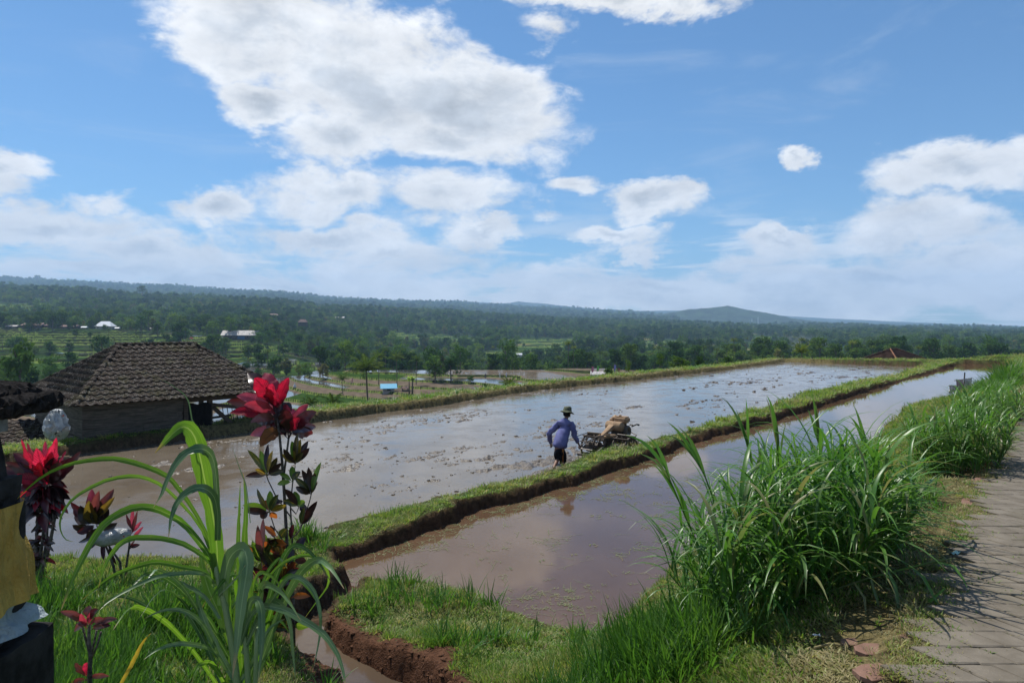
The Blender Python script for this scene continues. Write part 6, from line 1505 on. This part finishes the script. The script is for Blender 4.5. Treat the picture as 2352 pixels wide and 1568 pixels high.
# scarecrow stick in the far part of the narrow pool
sp = PX(2214, 917, .15)
scw = empty('scarecrow', sp, 0, 'scarecrow stick hung with pale pink and white rags by the narrow pool', 'scarecrow'); sK = sp.y/F
m = MB(); m.tube([sp-Vector((0,0,.2)), DX(2214, 885, sp.y), DX(2216, 855, sp.y)], [.035,.032,.028], 7); wlink('stick', m.mesh('stick', M_bark), scw)
m = MB(); m.tube([DX(2192, 874, sp.y), DX(2233, 868, sp.y)], .018, 6); wlink('cross_stick', m.mesh('cross_stick', M_bark), scw)
M_rag = simple('pale_rag', (.50,.42,.40), .8, var=.12, scale=5); M_rag2 = simple('white_rag', (.62,.62,.62), .7, var=.15, scale=5)
def rag(px0, px1, py0, py1, mat, seed, par):
    q = random.Random(seed); n = 9; vs = []
    for i in range(n+1):
        for j in range(7):
            f = j/6; vs.append(DX(px0+(px1-px0)*i/n+q.uniform(-.5, .5), py0+(py1-py0)*f*(1+.12*math.sin(i*1.3+seed)), sp.y)+Vector((0, -.04-.10*math.sin(i*1.9+j*.5)*(.4+f)*.6, 0)))
    m = MB(); m.add(vs, [(i*7+j, i*7+j+1, (i+1)*7+j+1, (i+1)*7+j) for i in range(n) for j in range(6)]); return wlink('rag', m.mesh('rag', mat, True), par)
rag(2194, 2212, 871, 896, M_rag, 1, scw); rag(2214, 2232, 869, 912, M_rag2, 3, scw); rag(2178, 2196, 884, 902, M_rag2, 5, scw)
# ------------------------------------------------------------------ small things of the valley
M_wallp = simple('pale_wall', (.42,.39,.35), .9, var=.12, scale=1.2); M_walld = simple('dark_wall', (.10,.085,.07), .9, var=.2, scale=1.5)
M_tin = simple('tin_roof', (.36,.33,.31), .6, var=.14, scale=.9); M_rust = simple('rusty_roof', (.20,.135,.115), .8, var=.16, scale=.8); M_whiteroof = simple('white_roof', (.66,.68,.70), .5, var=.08)
M_blueroof = simple('blue_tarp', (.10,.42,.62), .5, var=.08); M_deepblue = simple('deep_blue_tarp', (.03,.20,.50), .5, var=.12); M_redroof = simple('red_brown_roof', (.105,.062,.048), .85, var=.2, scale=1.0)
M_glass = simple('dark_window', (.02,.025,.03), .2); M_bluedoor = simple('blue_door', (.05,.14,.28), .6)
def crest(px, d0=400, d1=560):
    d = np.linspace(d0, d1, 200); x = (px-1176)/F*d; z = farland(x, d)[0]; s = (3.6-z)/d; i = int(np.argmin(s)); return Vector((x[i], d[i]-2, float(z[i])))
def house(name, pxc, pyb, wpx, hpx, rfrac, roofm, wallm, label, cat='house', dmin=60, hip=False, d=None, yaw=0.0, deep=.6, over=.12, group=None, open_=False, door=None):
    p = crest(pxc) if (pyb < 760 and pxc < 560) else (hit(pxc, pyb, dmin) if d is None else DX(pxc, pyb, d))
    k = p.y/F; w = wpx*k; h = hpx*k; zw = h*(1-rfrac); dp = w*deep; e = empty(name, p, yaw, label, cat, group)
    m = MB(); ov = w*over*.5+.15
    if open_:
        for sx in (-1, 1):
            for sy in (0, 1):
                pm = MB(); pm.box(sx*w/2*.86-.07, sx*w/2*.86+.07, sy*dp-.07, sy*dp+.07, -.6, zw); link('post', pm.mesh('post', M_bark), e)
        pm = MB(); pm.box(-w*.42, w*.42, 0, dp, zw*.30, zw*.38); link('platform', pm.mesh('platform', wallm), e)
    else:
        m.box(-w/2, w/2, 0, dp, -1.5, zw); link('wall', m.mesh('wall', wallm), e)
        nw = max(1, int(w/3.5))
        for i in range(nw):
            xx = -w/2+w*(i+.5)/nw; wmh = MB(); wmh.box(xx-.45, xx+.45, -.04, .02, zw*.35, zw*.78); link('window', wmh.mesh('window', M_glass), e)
        if door: dm = MB(); dm.box(-w*.06, w*.16, -.07, .01, 0, zw*.85); link('door', dm.mesh('door', door), e)
    rm = MB(); x0, x1, y0, y1 = -w/2-ov, w/2+ov, -ov, dp+ov; t_ = .08
    rx = (w*.28 if hip else 0); A = [(x0,y0,zw-.05), (x1,y0,zw-.05), (x1,y1,zw-.05), (x0,y1,zw-.05), (x0+rx,dp/2,h), (x1-rx,dp/2,h)]
    rm.add(A+[(a, b, c-t_) for a, b, c in A], [(0,1,5,4), (1,2,5), (2,3,4,5), (3,0,4), (6,7,1,0), (7,8,2,1), (8,9,3,2), (9,6,0,3), (9,8,7,6)]); link('roof', rm.mesh('roof', roofm), e); return e
house('farm_barn', 550, 779, 74, 20, .55, M_tin, M_walld, 'long barn with a pale corrugated roof and blue door above the left terraces', 'barn', 240, door=M_bluedoor, deep=.25)
house('farm_house', 240, 752, 34, 18, .62, M_whiteroof, M_wallp, 'white roofed house on the crest of the left terraces', 'house', 240, True)
for i, (a, b, w, h, t) in enumerate([(30, 746, 22, 6, 'low grey shed roof farthest left on the terrace crest'), (76, 749, 42, 11, 'brown tin roofed shed second from the left on the terrace crest'), (112, 750, 44, 10, 'longest brown tin roofed shed on the terrace crest'), (160, 750, 34, 8, 'dark shed just right of the long brown one on the terrace crest')]):
    house('farm_shed', a, b, w, h, .5, M_rust if i else M_tin, M_walld, t, 'shed', 240)
house('field_shelter', 196, 757, 11, 6, .4, M_whiteroof, M_walld, 'tiny white roofed shelter on the upper left terraces, nearer the sheds', 'shelter', 240, open_=True)
house('field_shelter', 271, 756, 10, 5, .4, M_whiteroof, M_walld, 'tiny white roofed shelter right of the white roofed house', 'shelter', 240, open_=True)
house('field_shelter', 354, 756, 13, 9, .5, M_tin, M_wallp, 'small pavilion on the terrace crest behind the hut roof', 'shelter', 240, open_=True)
house('field_shelter', 629, 770, 16, 9, .45, M_whiteroof, M_wallp, 'small blue white roofed shelter right of the long barn', 'shelter', 240, open_=True)
house('farm_house', 572, 758, 20, 10, .5, M_tin, M_wallp, 'small pyramid roofed house above the long barn', 'house', 300, True)
house('farm_house', 618, 728, 40, 8, .5, M_rust, M_walld, 'long low house among trees above the barn', 'house', 700, True, d=880)
house('farm_house', 694, 746, 18, 13, .5, M_rust, M_walld, 'dark tall roofed house in the woods right of the barn', 'house', 560, True, d=700)
house('farm_house', 780, 732, 18, 5, .5, M_tin, M_wallp, 'light roofed houses among the trees under the ridge', 'house', 700, d=1050)
house('field_shelter', 1318, 826, 18, 8, .5, M_whiteroof, M_walld, 'white roofed shelter on the strip of green terraces in the middle distance', 'shelter', 300, d=470, open_=True)
house('field_shelter', 1193, 818, 11, 7, .5, M_whiteroof, M_wallp, 'tiny white gabled hut in front of the dark trees', 'shelter', 300, d=470)
house('red_roof_house', 1185, 857, 27, 13, .62, M_redroof, M_walld, 'red brown roofed hut on the golden brown fields', 'hut', 200, True, d=258)
house('thatch_shelter', 930, 899, 14, 12, .35, M_rust, M_walld, 'small open thatched shelter right of the blue roofed hut', 'shelter', 100, open_=True)
bh = house('blue_roof_hut', 893, 901, 26, 19, .5, M_blueroof, M_tin, 'field hut with a bright blue sheet roof on the lower terraces', 'hut', 100, yaw=.25, over=.35)
for i, (a, b, w) in enumerate([(1500, 757, 10), (2864-1000, 806, 8)]): pass
house('far_warehouse', 2333, 797, 26, 6, .5, M_whiteroof, M_wallp, 'long white roofed building in the woods at the right edge', 'building', 400, d=700)
house('far_building', 1018, 812, 8, 5, .5, M_whiteroof, M_wallp, 'speck of a white roof under the dark trees in the middle', 'building', 300, d=560)
for a, b, w, t in ((1747, 800, 8, 'small white roof on the far fields, nearer the smoke'), (1735, 803, 13, 'pale roof among the far right terraces'), (2010, 805, 9, 'white roof beside the thin smoke')):
    house('far_building', a, b, w, 4.5, .5, M_whiteroof, M_wallp, t, 'building', 400, d=640)
house('blue_shed', 742, 856, 12, 6, .5, M_blueroof, M_walld, 'tiny blue roof among bushes below the left terraces', 'shed', 180)
# blue tarp tank, white sheets, flags, sack
def sheet(name, px0, px1, py0, py1, d, mat, label, cat, th=.3):
    a, b, c, e = DX(px0, py1, d), DX(px1, py1, d), DX(px1, py0, d*1.06), DX(px0, py0, d*1.06); z = min(a.z, b.z, c.z); m = MB()
    o_ = (a+b)/2; vs = [v-o_ for v in (a, b, c, e)]; vs += [v-Vector((0,0,th)) for v in vs]; m.add(vs, [(0,1,2,3), (4,5,1,0), (5,6,2,1), (6,7,3,2), (7,4,0,3)])
    o = link(name, m.mesh(name, mat)); o.location = o_; tag(o, label, cat); return o
pt = hit(970, 912, 90); sheet('blue_tarp', 952, 992, 908, 916, pt.y*.98, M_deepblue, 'deep blue tarpaulin spread over a seed bed right of the palm', 'tarpaulin', .5)
sheet('plastic_sheet', 1184, 1232, 854, 861, 236, M_whiteroof, 'pale plastic sheeting beside the red brown roofed hut', 'sheeting', .6)
sheet('plastic_sheet', 1356, 1391, 852, 860, 180, M_tin, 'grey green sheet roof behind the bank, between the coloured flags', 'sheeting', .6)
pr = hit(438, 778, 240); m = MB(); m.add([(-1.4,0,0), (1.4,0,0), (1.0,1.5,.1), (-.8,1.5,.1), (0,.6,1.3)], [(0,1,4), (1,2,4), (2,3,4), (3,0,4)]); o = link('red_tarp', m.mesh('red_tarp', simple('red_tarp', (.6,.09,.05), .7))); o.location = pr; tag(o, 'small red tarpaulin tent on the left terraces', 'tarpaulin')
for px, py, hgt, c, nm, t in ((1359, 858, 17, (.55,.20,.30), 'a', 'pink flag on a pole beyond the long bank'), (1371, 856, 17, (.15,.50,.10), 'b', 'green flag beside the pink one beyond the bank'), (1410, 855, 18, (.30,.28,.60), 'c', 'violet flag near the dark round shrub'), (1419, 858, 13, (.35,.16,.10), 'd', 'brown flag beside the violet one')):
    p = DX(px, py, 120); k = 120/F; e = empty('flag', p, 0, t, 'flag', 'coloured flags beyond the bank'); m = MB(); m.tube([(0,0,-1), (0,0,hgt*k)], .03, 5); link('pole', m.mesh('pole', M_bark), e)
    m = MB(); n = 6; vs = []
    for i in range(n+1):
        f = i/n; vs += [(.03, .08*math.sin(i), hgt*k*(1-f*.75)), (.45*(1-.4*f), .1+.1*math.sin(i*1.4), hgt*k*(1-f*.8)-.1)]
    m.add(vs, [(2*i, 2*i+1, 2*i+3, 2*i+2) for i in range(n)]); link('banner', m.mesh('banner', simple('flag_cloth', c, .8, var=.05)), e)
p = hit(677, 890, 60); o = link('white_sack', lumpy([(0,0), (.5,.05), (.55,.4), (.35,.9), (.12,1.3), (.02,2.0)], 10, .2, 3).mesh('white_sack', M_rag2, True)); o.location = p; o.scale = (.8, .8, .8); tag(o, 'white cone of sacking standing beside the terraces right of the hut', 'sack')
# tiny farmers and egrets on the fields
def tiny_person(px, py, d, c, label):
    p = DX(px, py, d); M_c = simple('work_shirt', c, .8, var=.05)
    js = [(Vector((0,0,.9)), .14), (Vector((0,0,1.2)), .15), (Vector((.02,0,1.45)), .07), (Vector((.04,0,1.62)), .10), (Vector((-.1,0,.5)), .08), (Vector((-.1,.05,.0)), .06), (Vector((.1,.05,.5)), .08), (Vector((.12,-.05,.0)), .06), (Vector((-.25,.05,1.15)), .05), (Vector((-.22,.2,.9)), .04), (Vector((.25,.05,1.15)), .05), (Vector((.26,.2,.95)), .04)]
    me = skin_mesh('person', js, [(0,1),(1,2),(2,3),(0,4),(4,5),(0,6),(6,7),(1,8),(8,9),(1,10),(10,11)], 0, M_c, 1); o = link('person', me); o.location = p; tag(o, label, 'person', 'farm workers far off on the terraces')
g1_ = hit(809, 882, 100); tiny_person(809, 880, g1_.y*.99, (.5,.25,.25), 'tiny farm worker in pink walking along the terrace beyond the palm')
tiny_person(1148, 868, 190, (.7,.7,.7), 'tiny farm worker in white stooping on the upper mid terraces'); tiny_person(1163, 868, 190, (.6,.6,.65), 'tiny pale clad worker beside the one in white'); tiny_person(1115, 870, 190, (.12,.1,.1), 'tiny dark clad worker left of the pale ones')

# trees and bushes that stand out one by one
def special(name, mesh, px, pyb, hpx, mh, label, cat, dmin=60, d=None, wide=1.0, group=None):
    p = hit(px, pyb, dmin) if d is None else DX(px, pyb, d); s = hpx*p.y/F/mh; tr, crn = mesh
    e = empty(name, p, random.Random(px).uniform(0, 6), label, cat, group); e.scale = (s*wide, s*wide, s)
    link('trunk', tr, e); link('crown', crn, e); return e
V4 = VAR
specials = [('leafy_tree',0,1000,878,66,11,'tall dark tree standing over the terraces, its crown joined to a neighbour','tree',1.0),('leafy_tree',3,1036,877,58,12,'slightly lower dark tree touching the tall one on its right side','tree',1.1),
 ('shrub',5,1081,878,15,8,'small dark bush on the terrace edge right of the two dark trees','shrub',1.1),('shrub',8,1117,906,24,7,'round green shrub growing outside the long bank','shrub',1.2),('shrub',8,1137,905,16,7,'low bush beside the round green shrub outside the long bank','shrub',1.3),
 ('shrub',8,1400,870,28,7,'dark round shrub just outside the long bank by the flags','shrub',.95),('leafy_tree',9,1443,868,42,15,'narrow young tree outside the long bank','tree',.6),('leafy_tree',9,1516,853,42,15,'rounded taller tree outside the long bank','tree',.8),
 ('shrub',5,1564,850,32,8,'bright green broad bush outside the far part of the long bank','shrub',1.5),('leafy_tree',8,1606,843,27,7,'dark small tree right of the bright green bush','tree',.9),('shrub',8,1670,837,18,7,'last dark bush before the far corner of the paddy','shrub',1.6),
 ('leafy_tree',5,46,888,105,8,'dark bushy tree rising left of the hut roof, nearest the left edge','tree',.75),('leafy_tree',1,248,812,36,13,'spreading tree among the left terraces above the hut','tree',1.0),('leafy_tree',7,330,812,30,10,'dark tree behind the hut ridge','tree',.8),
 ('leafy_tree',6,700,868,36,11,'tree below the left terraces, right of the hut roof','tree',1.1),('leafy_tree',7,742,870,34,10,'brownish tree left of the palms on the terrace edge','tree',1.2),('leafy_tree',6,668,800,28,11,'dark tree beside the barn and shelter','tree',1.1),('leafy_tree',0,600,795,34,11,'leafy tree overhanging the right end of the barn','tree',1.2),('leafy_tree',0,488,795,28,11,'green tree left of the barn','tree',1.2)]
for nm, vi, px, pb, hp, mh, lb, ct_, wd in specials:
    dfix = {1117: 62, 1137: 62, 1400: 66, 1443: 70, 1516: 74, 1564: 80, 1606: 86, 1670: 92, 46: 120}.get(px)
    special(nm, VAR[vi], px, pb, hp, mh, lb, ct_, 90, dfix, wd)
p = hit(327, 678, 900); e = special('giant_tree', VAR[4], 327, 680, 24, 14, 'giant spreading tree standing above the forest ridge on the left', 'tree', d=1500, wide=1.5)
special('giant_tree', VAR[4], 86, 644, 12, 14, 'lone rounded tree crown on the farthest left ridge', 'tree', d=3900, wide=2.0)
def palm_thing(px, pyb, hpx, label, dmin=90, d=None, h=8.5, lean=.1, seed=1, nf=20, L=3.0, name='coconut_palm'):
    p = hit(px, pyb, dmin) if d is None else DX(px, pyb, d); s = hpx*p.y/F/(h+1.3); tr, fr, top = palm_meshes(seed, h, nf, L, lean=lean)
    e = empty(name, p, 0, label, 'palm'); e.scale = (s, s, s); link('trunk', tr.mesh('trunk', M_bark, True), e)
    for b in fr: link('frond', b.mesh('frond', M_palm), e)
palm_thing(846, 928, 98, 'dark coconut palm rising beside the blue roofed hut', d=112, h=4.4, seed=5, nf=26, L=3.3)
palm_thing(870, 880, 68, 'palm with a slim trunk behind the blue roofed hut', h=8, seed=6, d=165); palm_thing(912, 884, 70, 'palm standing behind the banana plants, right of the blue roofed hut', h=7.5, seed=7, d=175)
palm_thing(956, 880, 60, 'slender coconut palm left of the two dark trees', h=7.5, seed=8, d=180); palm_thing(788, 905, 42, 'ragged palm at the left end of the water terraces', h=5, seed=10, d=150)
palm_thing(1171, 898, 34, 'short stemless palm growing outside the long bank', h=.7, seed=11, d=70, nf=16, L=1.7, name='young_palm'); palm_thing(1843, 832, 36, 'small palm on the skyline beside the thin smoke', h=2.2, seed=12, d=88, nf=20, L=2.6, name='young_palm')
palm_thing(765, 945, 46, 'young palm on the grass outside the long bank, right of the red cordyline', h=.8, seed=13, d=44, nf=12, L=1.6, name='young_palm'); palm_thing(712, 948, 44, 'dark young palm against the silver terraces', h=1.0, seed=14, d=50, nf=12, L=1.7, name='young_palm')
# banana plant
def banana(px, pyb, hpx, d, label, seed):
    p = DX(px, pyb, d); s = hpx*d/F/4.2; e = empty('banana_plant', p, 0, label, 'banana plant'); e.scale = (s, s, s); q = random.Random(seed)
    for k in range(3):
        tx, ty = q.uniform(-.7, .7), q.uniform(-.3, .3); m = MB(); m.tube([(tx,ty,-.5), (tx*1.1,ty,1.3), (tx*1.15,ty,2.4)], [.16,.13,.08], 7); link('trunk', m.mesh('trunk', M_bark, True), e)
        for j in range(7):
            ps = arch((tx*1.15, ty, 2.3), j*.9+q.uniform(-.3, .3), q.uniform(1.5, 2.1), q.uniform(.1, .7), q.uniform(1.4, 2.3), 6); vs, fs = ribbon(ps, wprof(6, .26, .3, .4), None, .3); m = MB(); m.add(vs, fs); link('leaf', m.mesh('leaf', M_cane, True), e)
banana(944, 900, 44, 152, 'clump of banana plants beside the small thatched shelter', 3)

# brown hip roof beyond the far corner of the paddies
rh = empty('far_hut', (DX(2028, 830, 88).x, 85, -1.9), R(30), 'brown tiled hip roof with an orange hip line, just beyond the far bank', 'hut'); rr = random.Random(6)
HW = 5.0; rm = MB(); A = [(-3.4,-2.3,1.2), (3.4,-2.3,1.2), (3.4,2.9,1.2), (-3.4,2.9,1.2), (-.7,.3,2.65), (.7,.3,2.65)]
rm.add(A, [(0,1,5,4), (1,2,5), (2,3,4,5), (3,0,4)]); rfo = link('roof', rm.mesh('roof', M_redroof), rh)
A = [Vector(a) for a in A]
for (a, b, c, d_) in ((0,1,5,4), (3,0,4,4), (1,2,5,5), (2,3,4,5)):
    for k in range(11):
        f = (k+.5)/11; p0 = A[a].lerp(A[d_], f); p1 = A[b].lerp(A[c], f); m = MB(); m.bar(p0+Vector((0,0,.04)), p1+Vector((0,0,.04)), .20, .05); link('tile_row', m.mesh('tile_row', M_redroof), rfo)
M_orange = simple('orange_tile', (.22,.11,.065), .85, var=.15, scale=3)
for a, b, mt in ((0,4,M_orange), (1,5,M_redroof), (2,5,M_redroof), (3,4,M_redroof), (4,5,M_redroof)):
    m = MB(); m.tube([A[a]+Vector((0,0,.1)), A[b]+Vector((0,0,.1))], .08, 7); link('ridge_tile', m.mesh('ridge_tile', mt), rfo)
m = MB(); m.box(-2.9, 2.9, -1.8, 2.4, -3, 1.2); link('wall', m.mesh('wall', M_walld), rh)
# pole with a white sheet at the right edge of the far bank
e = empty('sheet_on_pole', DX(2332, 862, 44), 0, 'slanting pole with a white sheet cut by the right frame edge', 'pole'); m = MB(); m.tube([(-.1,0,-.6), (.75,0,.45)], .035, 6); link('pole', m.mesh('pole', M_bark), e)
m = MB(); m.add([(.35,0,.05), (1.4,.2,.2), (1.5,.3,.6), (.75,0,.5), (.9,.15,.75)], [(0,1,2,3), (3,2,4)]); link('sheet', m.mesh('sheet', M_whiteroof), e)
# dried stalks caught in the lower right tiles etc: masts on the blue hill
for px, hgt, t in ((1727, 12, 'thin radio mast on the blue hill, left one'), (1741, 16, 'thin radio mast on the blue hill, right and taller one')):
    p = DX(px, 744, 3300); k = 3300/F; e = empty('radio_mast', p, 0, t, 'mast', 'radio masts on the blue hill'); m = MB()
    for sx in (-1, 1): m.bar((sx*2.2, 0, 0), (sx*.4, 0, hgt*k), .8)
    for i in range(7): z_ = hgt*k*i/7; w_ = 2.2-1.8*i/7; m.bar((-w_, 0, z_), (w_*.8, 0, z_+hgt*k/7), .5)
    link('lattice', m.mesh('lattice', M_whiteroof), e)

# ------------------------------------------------------------------ distant hills
M_hill = simple('wooded_hill', (.030,.052,.022), .95, var=.25, scale=.02, obj=True)
def ridge(d, sky_, amp, name, seed, back=900, foot=520, step=6):
    xs = np.array([s[0] for s in sky_], float); ys = np.array([s[1] for s in sky_], float); us_ = np.arange(xs[0], xs[-1]+1, step); yy = np.interp(us_, xs, ys)
    rowsd = [d-foot, d-foot*.6, d-foot*.3, d-foot*.12, d, d+back]; fr_ = [0, .35, .68, .9, 1.0, -.1]; V = []
    for dd_, f in zip(rowsd, fr_):
        n = fbm(us_/26+dd_*.003, np.full(us_.shape, dd_*.01), 4, .6, seed)*amp*(1 if f > 0 else 0)
        ztop = 3.6-(yy-750)*d/F; base_z = -40; z_ = base_z+(ztop-base_z)*max(f, 0)+n*d/F*(1 if f < 1 else .8)
        V.append(np.stack([(us_-1176)/F*dd_, np.full(us_.shape, dd_), z_], -1))
    V = np.concatenate(V); me = npmesh(name, V, fan_faces(len(rowsd), len(us_)), M_hill); return tag(link(name, me), kind='structure')
ridge(3600, [(1380,757),(1440,744),(1480,724),(1520,721),(1545,716),(1590,710),(1640,706),(1672,702),(1700,708),(1750,717),(1790,724),(1850,735),(1900,744),(1960,757)], 5, 'blue_hill', 1, step=3)
ridge(6300, [(300,690),(400,672),(560,678),(640,684),(700,688),(840,692),(870,688),(900,693),(1000,700),(1100,707),(1250,713),(1300,719),(1400,724),(1500,732)], 3, 'far_ridge', 2)
ridge(7000, [(800,700),(900,690),(1000,694),(1040,690),(1060,691),(1150,697),(1172,695),(1190,692),(1206,694),(1260,698),(1330,706),(1400,713),(1460,714),(1540,713),(1640,714),(1800,725),(1900,731),(2100,740),(2352,749),(2700,752),(3200,754)], 1.5, 'far_mountains', 3)
0 and ridge(7350, [(1440,720),(1540,682),(1590,652),(1606,645),(1625,652),(1650,668),(1700,692),(1800,716),(1850,726)], 1.0, 'volcano', 4)

# thin smoke from a field fire
M_smoke, t, o_ = new_mat('thin_smoke'); tcd = t.node('ShaderNodeTexCoord').outputs['Object']
ln = t.vm('LENGTH', t.vm('MULTIPLY', tcd, (1/30, 1/12, 1/16))); n = t.noise(tcd, .09, 4, .6, .8)
dn_ = t.m('MULTIPLY', t.ss(ln, .1, .95, 1, 0), t.ss(n, .38, .7)); pv = t.node('ShaderNodeVolumePrincipled'); t.put(pv.inputs['Color'], (.8,.86,.95)); t.put(pv.inputs['Density'], t.m('MULTIPLY', dn_, .12)); t.l.new(pv.outputs[0], o_.inputs['Volume'])
bmx = bmesh.new(); bmesh.ops.create_icosphere(bmx, subdivisions=3, radius=1); bmesh.ops.scale(bmx, vec=(30,12,16), verts=bmx.verts); me = bpy.data.meshes.new('smoke'); bmx.to_mesh(me); bmx.free(); me.materials.append(M_smoke)
o = link('smoke', me); o.location = DX(1838, 800, 560); tag(o, 'thin bluish smoke drifting from a fire on the far fields', 'smoke', kind='stuff')
# ------------------------------------------------------------------ haze
M_haze, t, o_ = new_mat('haze'); pv = t.node('ShaderNodeVolumePrincipled'); t.put(pv.inputs['Color'], (.47,.70,1.0)); t.put(pv.inputs['Density'], HAZE); t.put(pv.inputs['Anisotropy'], .1); t.l.new(pv.outputs[0], o_.inputs['Volume'])
m = MB(); m.box(-9000, 9000, -40, 8600, -160, 640); o = link('haze', m.mesh('haze', M_haze)); tag(o, 'pale blue haze in the air over the valley', 'haze', kind='stuff')
